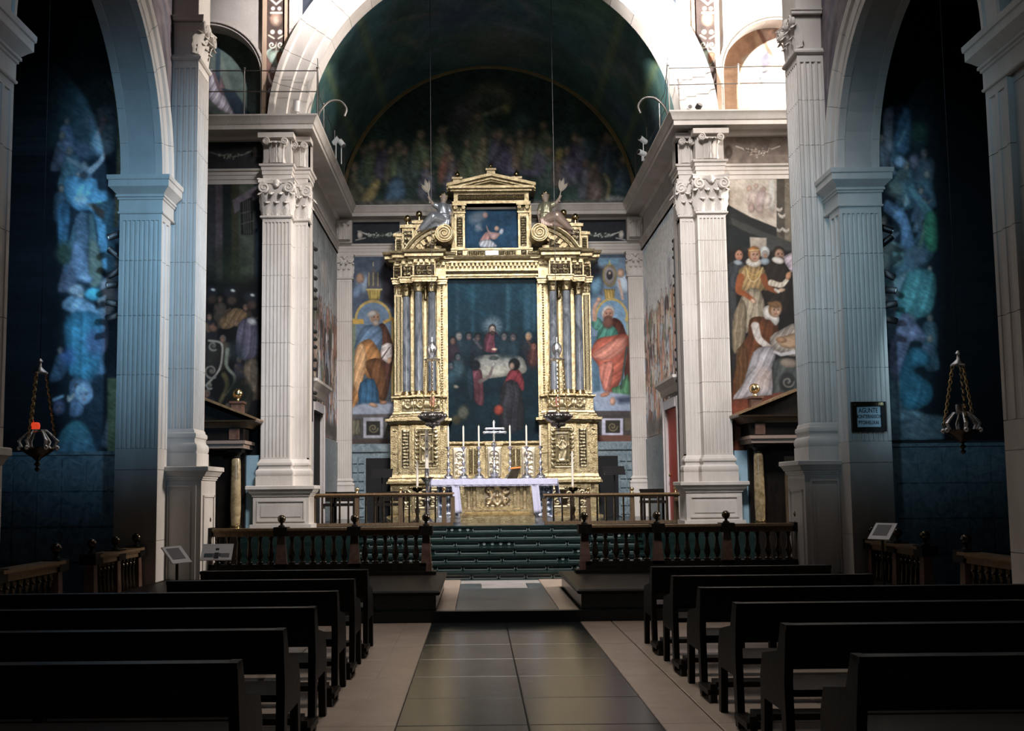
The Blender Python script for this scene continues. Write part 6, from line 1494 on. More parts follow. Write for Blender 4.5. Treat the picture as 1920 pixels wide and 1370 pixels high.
m.line([(1270, 760), (1265, 850), (1310, 910), (1300, 960), (1260, 1010)], (22, 10), '7c8470', 2, sm=5); m.line([(1250, 900), (1270, 960), (1230, 1050)], (30, 20), '5c5230', 4, sm=4)
m.poly([(1370, 830), (1440, 820), (1440, 1000), (1400, 980), (1360, 900)], '6a5c4a', sm=3, fold=(.4, .1, .2, 3)); m.ell(1330, 1000, 60, 80, '172018', 0, .9)
cv.noise(30, .2, 8); cv.noise(5, .12, 9)
cv.finish(.75, .12, 4)
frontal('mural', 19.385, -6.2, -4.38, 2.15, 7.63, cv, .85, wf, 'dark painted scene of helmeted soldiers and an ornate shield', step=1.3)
# --- friezes with garlands
def garland(cv, x0, x1, y, h, c1, c2, dark):
    r = random.Random(int(x0)); n = int((x1-x0)*1.6)
    for i in range(n):
        t = r.random(); x = x0+(x1-x0)*t; yy_ = y + h*.5*math.sin(PI*t)+r.gauss(0, h*.28*math.sin(PI*t)+.3)
        cv.ell(x, yy_, r.uniform(1, 2.2), r.uniform(1, 2.), r.choice([c1, c2, dark, c1]), 0, .5, .9)
    for k in (-1, 1): cv.line([(x0 if k < 0 else x1, y), ((x0 if k < 0 else x1)+k*14, y-5)], 2, c2)
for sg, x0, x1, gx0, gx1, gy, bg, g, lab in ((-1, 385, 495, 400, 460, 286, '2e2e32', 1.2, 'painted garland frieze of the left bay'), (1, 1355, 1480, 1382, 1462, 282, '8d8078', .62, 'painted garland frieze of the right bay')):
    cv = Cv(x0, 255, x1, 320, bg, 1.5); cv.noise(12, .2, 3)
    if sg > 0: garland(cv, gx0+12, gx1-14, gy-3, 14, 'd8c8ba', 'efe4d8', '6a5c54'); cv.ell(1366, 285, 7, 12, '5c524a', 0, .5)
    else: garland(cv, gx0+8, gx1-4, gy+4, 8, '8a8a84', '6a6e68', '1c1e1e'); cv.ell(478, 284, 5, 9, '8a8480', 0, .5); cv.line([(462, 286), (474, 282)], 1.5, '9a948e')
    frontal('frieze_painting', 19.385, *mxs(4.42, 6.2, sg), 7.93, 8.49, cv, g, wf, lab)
# --- saints either side of the altarpiece
def saint(cv, sg):
    if sg < 0:
        m = Mp(cv, 600, 420, 2.856)
        m.poly([(160, 180), (420, 180), (420, 1100), (160, 1100)], '4a5a72'); m.poly([(330, 180), (420, 180), (420, 460), (330, 420)], '2c2a34', soft=10)
        m.ell(230, 320, 40, 60, '8aa2c2', .2, .6); m.ell(215, 290, 22, 28, 'b08a70', 0, .5); m.ell(200, 360, 24, 40, '6f8cb4', .3, .6)
        m.poly([(255, 290), (285, 225), (320, 290), (330, 345), (250, 345)], '5a5a60', soft=3)
        for x in (262, 285, 310): m.line([(x, 330), (x, 260)], 4, 'c8b070')
        m.line([(285, 225), (285, 205)], 4, 'd8c080'); m.poly([(250, 348), (330, 348), (318, 405), (262, 405)], 'b39a48', fold=(1.2, 0, .3, 3)); m.line([(250, 350), (330, 350)], 8, 'd6c070')
        m.poly([(175, 500)] + [(285-100*math.cos(PI*i/12), 510-105*math.sin(PI*i/12)) for i in range(13)] + [(395, 500), (395, 950), (175, 950)], 'c0a255'); m.poly([(190, 512)] + [(285-88*math.cos(PI*i/12), 512-92*math.sin(PI*i/12)) for i in range(13)] + [(382, 512), (382, 950), (190, 950)], '6888ae', col2='3c4650')
        m.poly([(172, 508), (232, 508), (236, 535), (172, 535)], 'c79a3e'); m.poly([(172, 535), (190, 535), (190, 900), (172, 900)], '70806a'); m.poly([(395, 500), (430, 500), (430, 900), (395, 900)], '4a5648')
        m.line([(345, 525), (385, 505), (392, 520)], 16, 'c79a3e', 2)
        m.poly([(310, 550), (350, 540), (390, 640), (392, 720), (360, 920), (320, 930), (300, 700)], '4f2f26', sm=3, fold=(.4, .2, .2, 3))
        m.poly([(230, 550), (290, 540), (330, 560), (330, 660), (290, 690), (190, 680), (195, 620)], '55769c', sm=3, fold=(.4, .6, .2, 7))
        m.poly([(195, 660), (260, 615), (300, 650), (330, 720), (300, 800), (340, 950), (310, 940), (240, 800), (225, 900), (180, 985), (170, 960), (185, 800)], 'b7793f', sm=3, fold=(.3, .5, .22, 5)); m.poly([(240, 740), (320, 720), (350, 800), (350, 930), (310, 930), (270, 820)], '6d4326', sm=3, fold=(.4, .3, .2, 2))
        m.poly([(190, 670), (230, 640), (250, 720), (230, 830), (200, 900), (180, 840)], 'd3a06a', sm=3, fold=(.5, .4, .2, 8), a=.85)
        m.poly([(215, 850), (290, 830), (320, 960), (280, 960), (210, 965)], '2a5c86', sm=2, fold=(.6, 0, .2, 4))
        m.poly([(330, 650), (385, 640), (380, 740), (330, 720)], 'c7bcb8', sm=2, fold=(.5, .8, .2, 4)); m.line([(330, 720), (372, 660)], 5, '3c3434'); m.ell(372, 730, 12, 18, 'b88c70', .3, .4)
        m.face(292, 500, 30, 'b98a6c', 'a8a29c', .6, '9a8c80'); m.ell(278, 480, 28, 16, 'b5b0aa', -.3, .4)
        m.poly([(165, 985), (230, 960), (420, 960), (420, 1020), (165, 1020)], '8f9bb2', soft=5); m.ell(285, 968, 24, 11, 'b08468', .3, .4); m.ell(340, 955, 20, 10, '9c6c50', -.2, .4); m.poly([(160, 1020), (420, 1015), (420, 1035), (160, 1040)], '5d5a5c')
        m.poly([(160, 1040), (420, 1035), (420, 1180), (160, 1180)], '4c4c4c'); m.poly([(232, 1035), (338, 1035), (338, 1145), (232, 1145)], '9fa2b0'); m.poly([(248, 1055), (322, 1055), (322, 1130), (248, 1130)], '2c2c28'); m.line(spiral(285, 1092, 26, 0, 1.5), 7, '6b6248'); m.poly([(168, 1045), (218, 1045), (218, 1130), (168, 1130)], '65604e', fold=(.9, 0, .3, 3)); m.poly([(355, 1050), (420, 1050), (420, 1130), (355, 1130)], '56544a')
        m.poly([(160, 1150), (420, 1150), (420, 1190), (160, 1190)], '4a3f3c')
    else:
        m = Mp(cv, 1080, 420, 2.856)
        m.poly([(50, 180), (320, 180), (320, 1100), (50, 1100)], '6e8eb0'); m.poly([(130, 185), (225, 185), (225, 215), (130, 215)], '6aa0c4', soft=3); m.poly([(70, 230), (150, 230), (140, 380), (80, 330)], '4a4a58', soft=8)
        m.ell(108, 330, 34, 60, '5f93b8', .2, .6); m.ell(255, 320, 40, 55, 'b6cde6', -.3, .5); m.ell(240, 262, 20, 24, 'c49c80', 0, .5); m.line([(230, 300), (250, 400)], 14, 'c8a898')
        m.ell(180, 275, 38, 62, 'b9a467', 0, .2); m.ell(180, 275, 28, 50, 'a8a0a4', 0, .25); m.ell(180, 272, 17, 26, '3c3840', 0, .4); m.ell(180, 262, 7, 9, 'cdb8a0', 0, .4); m.line([(180, 210), (180, 195)], 5, 'd6c070'); m.line([(172, 214), (188, 214)], 5, 'd6c070')
        m.poly([(148, 348), (208, 348), (205, 405), (158, 405)], 'c2a04c', fold=(1.2, 0, .3, 3))
        m.poly([(105, 500)] + [(190-90*math.cos(PI*i/12), 500-105*math.sin(PI*i/12)) for i in range(13)] + [(285, 500), (285, 560), (105, 560)], 'c5a95a'); m.poly([(115, 505)] + [(190-78*math.cos(PI*i/12), 500-92*math.sin(PI*i/12)) for i in range(13)] + [(270, 600), (115, 600)], '6d9cc6')
        m.poly([(265, 495), (310, 495), (310, 520), (260, 520)], 'c9aa5a'); m.poly([(270, 520), (305, 520), (305, 900), (280, 900)], '8a9a80'); m.poly([(275, 530), (300, 530), (300, 620), (278, 620)], '8fb0a8')
        m.poly([(85, 600), (110, 600), (130, 890), (95, 900)], '49708e')
        m.poly([(190, 510), (240, 520), (270, 590), (290, 640), (310, 920), (270, 930), (250, 700), (200, 640)], '5a2c24', sm=3, fold=(.4, .2, .2, 3))
        m.poly([(120, 570), (160, 530), (215, 560), (225, 620), (150, 660), (110, 640)], '3f8a7a', sm=3, fold=(.5, .5, .22, 4)); m.poly([(85, 520), (120, 500), (150, 540), (130, 570), (95, 560)], '4a9484', sm=3, fold=(.6, .4, .2, 6))
        m.line([(100, 510), (98, 450), (118, 415)], (24, 15), 'c99880', 2, sm=3); m.ell(122, 405, 13, 14, 'd0a088', .3, .4)
        m.poly([(110, 620), (180, 600), (270, 590), (280, 640), (265, 760), (220, 880), (185, 910), (150, 890), (120, 760), (80, 700)], 'cc5f49', sm=3, fold=(.26, .9, .20, 5)); m.poly([(85, 700), (200, 620), (272, 610), (250, 680), (160, 730)], 'd98672', sm=3, fold=(.35, 1., .18, 9), a=.85); m.poly([(125, 760), (200, 740), (180, 890), (145, 880)], 'd97a66', sm=3, fold=(.4, .2, .2, 2))
        m.poly([(190, 880), (240, 860), (275, 800), (290, 920), (215, 930)], '4c8a5e', sm=2, fold=(.5, .1, .2, 6)); m.line([(272, 660), (240, 880)], 10, '39504e', 2)
        m.face(172, 480, 34, 'c98f78', 'd6d0c8', .1, '8a5a4a', tilt=.3); m.ell(172, 525, 28, 34, '7a4a40', .2, .5)
        m.poly([(85, 905), (150, 895), (320, 920), (320, 1000), (110, 1000)], '8fa2c2', soft=4); m.poly([(215, 930), (320, 915), (320, 955), (230, 960)], '3c4a66', soft=8); m.ell(155, 912, 26, 12, 'c07c62', -.3, .4); m.ell(196, 948, 15, 22, 'cf9a82', 0, .4)
        m.poly([(90, 1000), (320, 1000), (320, 1020), (90, 1035)], '4a4448'); m.poly([(50, 1030), (320, 1015), (320, 1160), (50, 1160)], '45413f'); m.poly([(138, 1040), (252, 1040), (252, 1130), (138, 1130)], 'b3b3cc'); m.poly([(158, 1050), (236, 1050), (236, 1118), (158, 1118)], '34322c'); m.line(spiral(196, 1084, 26, 0, 1.5), 7, '7c6f4c'); m.poly([(262, 1038), (320, 1038), (320, 1105), (262, 1105)], '5f5a48')
        m.poly([(50, 1130), (320, 1130), (320, 1165), (50, 1165)], '6a4438')
    cv.noise(30, .08, 4)
for sg, x0, x1, lab in ((-1, 640, 750, 'painted saint in ochre mantle and blue tunic in an arched niche'), (1, 1090, 1205, 'painted bearded saint in red mantle and green tunic in an arched niche')):
    cv = Cv(x0, 480, x1, 835, '4a5a70', 1.5); saint(cv, sg)
    cv.finish(.72, .08, 5, 1)
    frontal('mural', 25.485, *mxs(2.30, 3.52, sg), at(700, 832, 25.485)[2], 7.6, cv, 1.1, wb, lab, step=1.0)
    fx, fx2 = (655, 745) if sg < 0 else (1095, 1185)
    cv = Cv(fx-5, 415, fx2+5, 470, '2a2e33', 1.5); garland(cv, fx+30 if sg < 0 else fx+8, fx2-6 if sg < 0 else fx2-32, 438, 8, '9aa39a', 'b8bcb4', '3c423e'); cv.ell(fx+20 if sg < 0 else fx2-20, 440, 5, 8, 'b0aca6', 0, .4); cv.line([(fx+12 if sg < 0 else fx2-12, 450), (fx+30 if sg < 0 else fx2-30, 446)], 2, '9a9a98')
    frontal('frieze_painting', 25.485, *mxs(2.30, 3.52, sg), 7.92, 8.50, cv, 1.4, wb, 'painted garland and child frieze')
    # panelled grey dado below the saints with a dark opening
    MB().box(*mxs(2.3, 3.52, sg), 25.40, 25.5, .94, at(700, 832, 25.4)[2]).build('dado', GREYMARBLE, wb)
    MB().box(*mxs(2.3, 3.52, sg), 25.34, 25.42, at(700, 847, 25.4)[2], at(700, 832, 25.4)[2]).build('dado_rail', GREYMARBLE, wb)
    MB().box(*mxs(2.5, 3.15, sg), 25.37, 25.42, .94, 2.45).build('dado_opening', MATS['dark_interior'], wb)
    pb = MB()
    for k in range(7): pb.box(*mxs(3.20, 3.34, sg), 25.36, 25.42, 1.0+.22*k, 1.17+.22*k).box(*mxs(3.37, 3.49, sg), 25.36, 25.42, 1.0+.22*k, 1.17+.22*k)
    pb.build('carved_panel', GREYMARBLE, wb)
# --- large altar painting: supper scene in the dark
cv = Cv(832, 510, 1016, 832, '16323c', 1.5); m = Mp(cv, 600, 300, 2.978)
m.poly([(700, 640), (1230, 640), (1230, 1000), (700, 1000)], '1c4354', col2='173642', soft=6); m.poly([(700, 980), (1230, 980), (1230, 1640), (700, 1640)], '12262e', soft=60)
for a, b, c in ((760, 775, '2c5060'), (845, 860, '245060'), (1040, 1058, '305866'), (1140, 1180, '2a5062'), (1190, 1200, '34586a')): m.poly([(a, 690), (b, 690), (b, 950), (a, 950)], c, soft=8)
m.poly([(710, 650), (1215, 650), (1215, 690), (710, 690)], '0f242c', soft=3)
m.ell(962, 925, 46, 46, '8a98a0', 0, 1., .6); 
for k in range(14): a = 2*PI*k/14; m.line([(962+24*math.cos(a), 930+24*math.sin(a)), (962+52*math.cos(a), 930+52*math.sin(a))], 3, 'a8b0ae', 1.5, a=.35)
m.poly([(920, 985), (945, 960), (985, 960), (1005, 1000), (1000, 1070), (915, 1065)], '6a3440', sm=3, fold=(.5, .3, .2, 3)); m.poly([(975, 965), (1010, 1000), (1005, 1060), (980, 1060)], '1c2c3c', sm=2); m.face(962, 945, 21, 'bfa294', '3a2c2a', 0, '4a3630')
m.poly([(870, 1100), (960, 1085), (1110, 1092), (1150, 1140), (1148, 1185), (1080, 1200), (900, 1220), (850, 1170)], '85857c', sm=3, col2='9a8f7c'); m.ell(975, 1056, 18, 7, 'd8a888', 0, .4); m.ell(970, 1105, 26, 12, '3e4644', 0, .5)
for x, y, c, h, b in ((775, 985, '8a8a84', '5a5a58', '2c4854'), (740, 1010, '6a5048', '20262c', '3a2830'), (830, 985, '5a5258', '1c2428', '1f3440'), (880, 990, '4a4248', '1c2024', '24303a'), (1030, 985, '5a5c60', '22282c', '1c3038'), (1080, 990, '585458', '2a2c30', '203640'), (1165, 985, 'b88a64', '7a7a70', '2a3038'), (1195, 1040, '9a5a48', '2a2020', '5a2c2c'), (770, 1100, '50606a', '202a30', '3c545c'), (730, 1150, '40505a', '1c262c', '27424c')):
    m.ell(x, y+60, 40, 62, b, .1, .6, .85); m.face(x, y, 20, c, h, .4 if x < 960 else -.4)
m.line([(860, 1000), (900, 1050)], 14, '7a6a6c', 3, a=.6); m.line([(1160, 1010), (1190, 1060), (1180, 1130)], 12, '7a4838', 3, sm=3, a=.7)
m.poly([(845, 1180), (880, 1165), (905, 1190), (915, 1350), (890, 1370), (860, 1330)], '5c3038', sm=3, fold=(.4, .1, .2, 3)); m.ell(866, 1145, 30, 30, '1a1f26', 0, .4); m.poly([(820, 1180), (850, 1170), (860, 1330), (830, 1340)], '1a2c36', sm=2)
m.line([(895, 1235), (945, 1205), (965, 1150)], (22, 10), '6a5a54', 2, sm=3); m.ell(968, 1140, 10, 16, '9a9488', .3, .4)
m.poly([(1030, 1240), (1060, 1175), (1110, 1170), (1140, 1240), (1130, 1290), (1080, 1230), (1020, 1270)], '8c3038', sm=3, fold=(.4, .5, .2, 3)); m.poly([(1010, 1280), (1070, 1225), (1125, 1290), (1135, 1500), (1005, 1500)], '2c2c30', sm=2, fold=(.4, .1, .2, 4))
m.ell(1085, 1140, 32, 34, '15171a', 0, .3); m.ell(1072, 1150, 14, 20, '8a6c5a', 0, .5)
m.ell(997, 1395, 26, 28, 'a03a2c', 0, .5); m.ell(800, 1410, 32, 40, '5a5a4a', .2, .6); m.ell(760, 1450, 24, 26, '46402f', 0, .7); m.ell(760, 1265, 16, 10, '7a7262', .3, .6)
cv.noise(26, .22, 14); cv.noise(4, .10, 15)
cv.a = cv.a*np.array([.92, .98, 1.04]); cv.finish(.80, .14, 6, 2)
x0, x1 = AX-86*K*1.0, AX+86*K
pt = frontal('altar_painting', 24.96, x0, x1, at(925, 826, 24.96)[2], at(925, 515, 24.96)[2], cv, .95, None, m=CANVAS, step=.9)
tag(pt, 'large dark teal painting of a supper with a haloed figure inside the gilt frame', 'painting'); pt.modifiers.new('solid', 'SOLIDIFY').thickness = .02
# --- small upper painting
cv = Cv(868, 374, 974, 470, '1c3448', 1.8); m = Mp(cv, 700, 300, 4.364)
m.poly([(760, 355), (1180, 355), (1180, 420), (760, 420)], '10202a', soft=4); m.poly([(760, 410), (1180, 410), (1180, 720), (760, 720)], '2a4a66', soft=8); cv.noise(14, .2, 5)
m.ell(850, 470, 70, 45, '8f97a2', -.4, .9, .6); m.ell(915, 450, 22, 26, 'a08a8c', 0, .5); m.ell(860, 550, 26, 36, '7a8a96', .5, .8, .7); m.line([(845, 540), (885, 570)], 18, '8a90a0', 4, a=.7)
m.poly([(870, 670), (910, 600), (940, 590), (960, 650), (930, 680)], 'b08a88', sm=3, fold=(.6, .5, .2, 3)); m.poly([(925, 530), (950, 580), (1000, 590), (1040, 600), (1000, 650), (960, 640), (930, 570)], 'b89c9c', sm=3); m.ell(1010, 560, 20, 22, 'b09488', 0, .5); m.ell(1048, 585, 18, 26, 'aab6c8', .3, .5)
m.poly([(870, 665), (950, 650), (1005, 690), (1000, 712), (880, 712)], 'a8aeba', sm=3, fold=(.9, .3, .25, 6))
frame_x0, frame_x1 = AX-51*K, AX+51*K
pt = frontal('small_painting', 25.06, frame_x0, frame_x1, at(925, 466, 25.06)[2], at(925, 379, 25.06)[2], cv, 1.3, None, m=CANVAS, step=.7)
tag(pt, 'small blue night painting with pale figures at the top of the altarpiece', 'painting'); pt.modifiers.new('solid', 'SOLIDIFY').thickness = .02
MB().box(AX-72*K, AX+72*K, 25.1, 25.3, Z(480), Z(362)).build('back_board', OLDGOLD, alt)
# --- grotesque pilaster strips beside the chancel arch
def grotesque(cv, xc, bg2, k=1.):
    x = xc
    cv.ell(x, 196, 12, 16, 'b8a898', 0, .3); cv.ell(x, 196, 7, 12, 'd0c4b8', 0, .4)
    for s in (-1, 1):
        cv.line([(x+s*8, 205), (x+s*14, 190), (x+s*8, 178)], 3, '7c6a60', 1, sm=3); cv.ell(x+s*9, 170, 6, 7, 'b8b0c0', 0, .35); cv.ell(x+s*9, 170, 3, 4, '40343c', 0, .4)
        cv.line([(x, 168), (x+s*12, 150), (x+s*14, 138)], (6, 2), 'c0b4b4', 1, sm=3); cv.ell(x+s*6, 130, 6, 6, 'c8bcc4', 0, .3); cv.line([(x+s*3, 120), (x+s*16, 100), (x+s*10, 92)], (8, 4), '8fa49a', 1, sm=3)
        cv.line(spiral(x+s*8, 84, 7, 0, 1.2), 2.5, 'c4c8b8'); cv.ell(x+s*7, 60, 4.5, 4.5, 'd0c8b8', 0, .3); cv.line([(x+s*4, 72), (x+s*14, 66)], 3, 'b8b09c'); cv.ell(x+s*6, 16, 4, 4, 'd4ccc0', 0, .3); cv.line([(x, 8), (x+s*14, -4)], 4, 'b8b4b0', 1)
    cv.poly([(x-14, 96), (x+14, 96), (x+12, 116), (x, 122), (x-12, 116)], '92a89c', sm=2); cv.poly([(x+2, 98), (x+14, 100), (x+10, 116), (x+2, 118)], '8a5a44', sm=2)
    cv.ell(x, 36, 12, 14, '9a7a68', 0, .3); cv.ell(x, 38, 7, 9, 'b89a88', 0, .4); cv.line([(x-10, 24), (x+10, 24)], 4, 'c8c0b0'); cv.poly([(x-9, 150), (x+9, 150), (x, 168)], 'a89aa8', sm=1); cv.ell(x, 182, 5, 6, 'c4bcc0', 0, .3); cv.line([(x, 80), (x, 130)], 2, '9a9488')
for sg, xa, xb, lab in ((-1, 499, 533, 'painted upright strip of masks and scrolls left of the chancel arch'), (1, 1307, 1345, 'painted upright strip of masks and scrolls right of the chancel arch')):
    cv = Cv(480 if sg < 0 else 1290, -50, 550 if sg < 0 else 1360, 215, '4a3c38', 2); 
    cv.poly([(470, 100), (570, 100), (570, 160), (470, 160)], '6a5048', 20); grotesque(cv, 518 if sg < 0 else 1327, ''); cv.noise(20, .15, 2)
    x0, x1 = at(xa, 205, 19.34)[0], at(xb, 205, 19.34)[0]
    frontal('mural', 19.34, x0, x1, 8.82, 12.2, cv.finish(.8, .1, 3), 1.5 if sg < 0 else .7, wf, lab, step=1.0)
    tr = struct('trim_%d' % (3 if sg < 0 else 4), ((x0+x1)/2, 19.3, 8.81))
    for a, b in (((x0-.08, x0), (x1, x1+.10)) if sg < 0 else ((x0-.10, x0), (x1, x1+.08))): MB().box(a, b, 19.30, 19.42, 8.81, 12.6).build('strip_moulding', MATS.get('ochre_stone') or mat('ochre_stone', (.50, .36, .26), .6, col2=(.58, .43, .32), nscale=3), tr)
    i0 = x1+.10 if sg < 0 else x0-.10
    for j, (w_, y) in enumerate(((.14, 19.26), (.10, 19.32))):
        a, b = (i0, i0+w_) if sg < 0 else (i0-w_, i0)
        for q in range(4): MB().box(a, b, y, 19.42, 8.81+.95*q+.003, 9.76+.95*q-.003).build('pilaster_stone', STONE, tr)
        i0 = b if sg < 0 else a
    # spandrel sky
    cvs = Cv(0, 0, 60, 60, '3c4450', 1); cvs.noise(16, .5, 7)
    def spd(U, V):
        z = 12.9-2.5*V; lo = np.sqrt(np.maximum(.01, 4.33**2-(z-8.5)**2)); return sg*(lo+(3.86-lo)*U), 19.39+0*U, z
    surface('spandrel_painting', spd, 30, 30, cvs, .8, wf, 'cloudy painted spandrel', uv=lambda U, V: (U*60, V*60))
# --- lunettes in the small arches
cv = Cv(380, -60, 505, 215, '3a4240', 1.2); cv.poly([(380, -60), (505, -60), (505, 60), (380, 60)], '2c3230', 20); cv.ell(440, 130, 40, 70, '58625e', 0, 1., .7); cv.poly([(412, 90), (420, 40), (440, 30), (470, 100), (480, 215), (450, 215)], '3a4644', 6); cv.poly([(392, 130), (405, 140), (415, 170), (440, 215), (430, 215), (392, 185)], '8f8c98', 2, sm=2, fold=(.5, .6, .25, 3)); cv.poly([(398, 135), (415, 145), (425, 180), (410, 170)], '5a4c50', 3, sm=2); cv.poly([(415, 165), (440, 170), (470, 215), (440, 215)], '1c2630', 3); cv.poly([(404, 80), (414, 80), (412, 160), (404, 140)], '26323a', 3); cv.line([(392, 60), (440, 50), (452, 70)], 1.5, '5a5450', sm=3); cv.noise(24, .2, 6)
frontal('lunette_painting', 19.68, -6.6, -4.40, 8.82, 10.9, cv, 2.2, wf, 'dim painted scene in the small left arch', step=1.5)
cv = Cv(1355, -60, 1500, 215, 'a98a72', 1.2); cv.poly([(1355, 60), (1410, 30), (1420, 110), (1360, 130)], '8a6a54', 6); cv.poly([(1390, 110), (1432, 80), (1440, 140), (1400, 150)], '8f8478', 3); cv.poly([(1428, 30), (1470, 20), (1480, 40), (1428, 62)], '4c4a4c', 2); cv.poly([(1418, 55), (1428, 48), (1452, 108), (1440, 100)], '7a5a4c', 1.5); cv.poly([(1424, 52), (1450, 50), (1500, 110), (1500, 140), (1455, 115)], 'd8b8a8', 2, fold=(.4, .8, .12, 3)); cv.poly([(1425, 110), (1440, 95), (1445, 120), (1430, 130)], '5c5a64', 2); cv.poly([(1425, 136), (1450, 130), (1452, 140), (1430, 160), (1424, 150)], '5a5a60', 2, sm=2); cv.poly([(1440, 140), (1500, 120), (1500, 215), (1405, 215), (1420, 190)], 'f0e4dc', 14); cv.streak(30, (1400, 130, 1480, 190), (15, 40), (3, 8), ['f4e8e0', 'd8c0b4', 'c8b0a8'], 3, .5, ang=2.0); cv.noise(20, .12, 6)
frontal('lunette_painting', 19.68, 4.40, 6.6, 8.82, 10.9, cv, .9, wf, 'bright painted scene in the small right arch', step=1.5)
# --- chancel side walls: crowded battle scene (painted in wall measure: u = depth, v = down)
def battle(seed, sky, w=200, h=180):
    cv = Cv(0, 0, w, h, '6c625c', 2.); cv.poly([(0, 0), (w, 0), (w, 70), (0, 70)], sky, 14, col2='b8c0c8')
    r = random.Random(seed)
    for i in range(16):
        x = r.uniform(0, w); y = r.uniform(60, 95); cv.line([(x, y), (x+r.uniform(-4, 4), y-r.uniform(25, 60))], (2.2, .6), r.choice(['4a4440', '5c5450', '8c7c74']), 1.); 
    for i in range(8):
        x = r.uniform(0, w); cv.ell(x, r.uniform(35, 60), r.uniform(6, 16), r.uniform(8, 18), r.choice(['8a8488', 'a89c98', '7c7c84']), 0, .9, .6)
    cols = ['a8705c', '8898b4', 'c4b4a4', 'b88c74', '5c6a7c', 'd0c4c0', '7a5448', '9ca8bc', 'b4684c', '6c7058', 'c8a888', '4c4648', 'a8a4b0']
    for row in range(6):
        for i in range(24):
            x = w*(i+r.uniform(0, 1))/24; y = 66+row*17+r.uniform(-6, 6); s_ = r.uniform(4, 6.5)
            cv.poly([(x-s_, y+5), (x, y+2), (x+s_, y+5), (x+s_*r.uniform(.8, 1.6), y+30), (x-s_*r.uniform(.8, 1.6), y+30)], r.choice(cols), 1.2, sm=2, fold=(1.1, r.uniform(-.5, .5), .28, i))
            if r.random() < .7: cv.face(x, y, s_*.55, r.choice(['c8a08a', 'b88c74', 'd0b09c']), r.choice(['3a302c', '6a5a4c', '8c8c90', '4a3a30']), r.uniform(-.8, .8))
            if r.random() < .6: a = r.uniform(-.9, .9); cv.line([(x, y+8), (x+12*math.sin(a), y+8-14*math.cos(a))], (2.6, 1.4), r.choice(cols), .8)
            if r.random() < .3: cv.line([(x+4, y+20), (x+r.uniform(-6, 12), y-r.uniform(14, 30))], .9, '5a5048', .6)
    cv.poly([(0, 165), (w, 165), (w, h), (0, h)], '5a5450', 8); cv.noise(18, .14, seed); cv.finish(.55, .14, seed, 2, 1.4); return cv
for sg, sky, g, lab in ((-1, '7c868c', 1.5, 'painted battle crowd on the left chancel wall'), (1, '9cb8d8', 2.6, 'painted battle crowd under a pale blue sky on the right chancel wall')):
    cv = battle(11+sg, sky); X0_ = sg*3.872
    surface('mural', lambda U, V: (X0_+0*U, 19.95+5.5*U, 7.64-4.75*V), 260, 330, cv, g, wl[sg], lab, uv=lambda U, V: (U*200, V*180))
# --- vault and lunette over the altar
vt = struct('ceiling', (0, 22, 8.8))
cv = Cv(0, 0, 400, 220, '233634', 1.); r = random.Random(4)
for i in range(26): cv.ell(r.uniform(0, 400), r.uniform(0, 220), r.uniform(20, 60), r.uniform(14, 40), r.choice(['2c3f48', '2a3b30', '343c3c', '3a3834', '24363e', '2c3044']), r.uniform(0, 3), 1., .6)
for u in (60, 100, 300, 340): cv.line([(u, 0), (u+r.uniform(-6, 6), 220)], 5, '4c5234', 6, a=.6)
cv.streak(60, (20, 20, 380, 170), (20, 50), (4, 10), ['4a4440', '3c4c44', '50483c', '44404c', '3a4a50'], 8, .45, jit=1.4, soft=4); cv.noise(22, .25, 9)
RV = 3.86
surface('vault', lambda U, V: (-RV*np.cos(PI*U), 19.5+6.0*V, 8.7+RV*np.sin(PI*U)), 150, 60, cv, 3.4, vt, 'dark painted barrel vault', uv=lambda U, V: (U*400, V*220))
ob = MB()
ob.arcband((0, ZC), 4.0, 4.3, 0, PI, 19.65, 25.7, 24); ob.build('vault_shell', PLASTER, vt)
cv = Cv(630, 60, 1210, 420, '1e302e', 1.); m = Mp(cv, 560, 0, 2.595)
m.poly([(150, 0), (1750, 0), (1750, 1000), (150, 1000)], '20342f')
cv.noise(60, .3, 3)
m.ell(940, 480, 95, 70, '6a5c48', 0, .9, .75); m.ell(930, 500, 70, 50, '3c4a46', 0, .5); 
for a in (-.8, -.4, 0, .4, .8): m.line([(930, 560), (930+70*math.sin(a), 560-85*math.cos(a))], 10, '28302e', 3)
m.line([(900, 560), (1000, 520)], 18, '7a806a', 5, a=.7); m.ell(1010, 530, 20, 24, '8a8448', 0, .7, .7); m.ell(870, 600, 34, 30, '6a6454', .3, .8, .8); m.ell(800, 560, 70, 80, '4a4048', .2, .9, .6); m.ell(1090, 600, 50, 60, '36504c', 0, .9, .6)
m.ell(930, 690, 150, 60, '58604e', 0, .9, .5)
rr = random.Random(8)
for i in range(34):
    x = 290+1280*i/33+rr.uniform(-20, 20); y = 800+rr.uniform(-90, 60)-120*math.sin(PI*i/33)*rr.random(); c = rr.choice(['5c5a46', '4a4c5c', '5a4a44', '3c504c', '6a5a44', '44405a', '4a5a40', '2e4456'])
    m.poly([(x-40, y+120), (x-30, y), (x, y-25), (x+30, y), (x+45, y+120)], c, soft=5, sm=3, fold=(.22, rr.uniform(-.6, .6), .3, i), a=.85); m.ell(x+rr.uniform(-8, 8), y-42, 20, 24, rr.choice(['7a6450', '6a5848', '846c58']), 0, .5, .85); m.line([(x, y+10), (x+rr.uniform(-60, 60), y+rr.uniform(-60, 40))], 12, '6a5848', 4, a=.7)
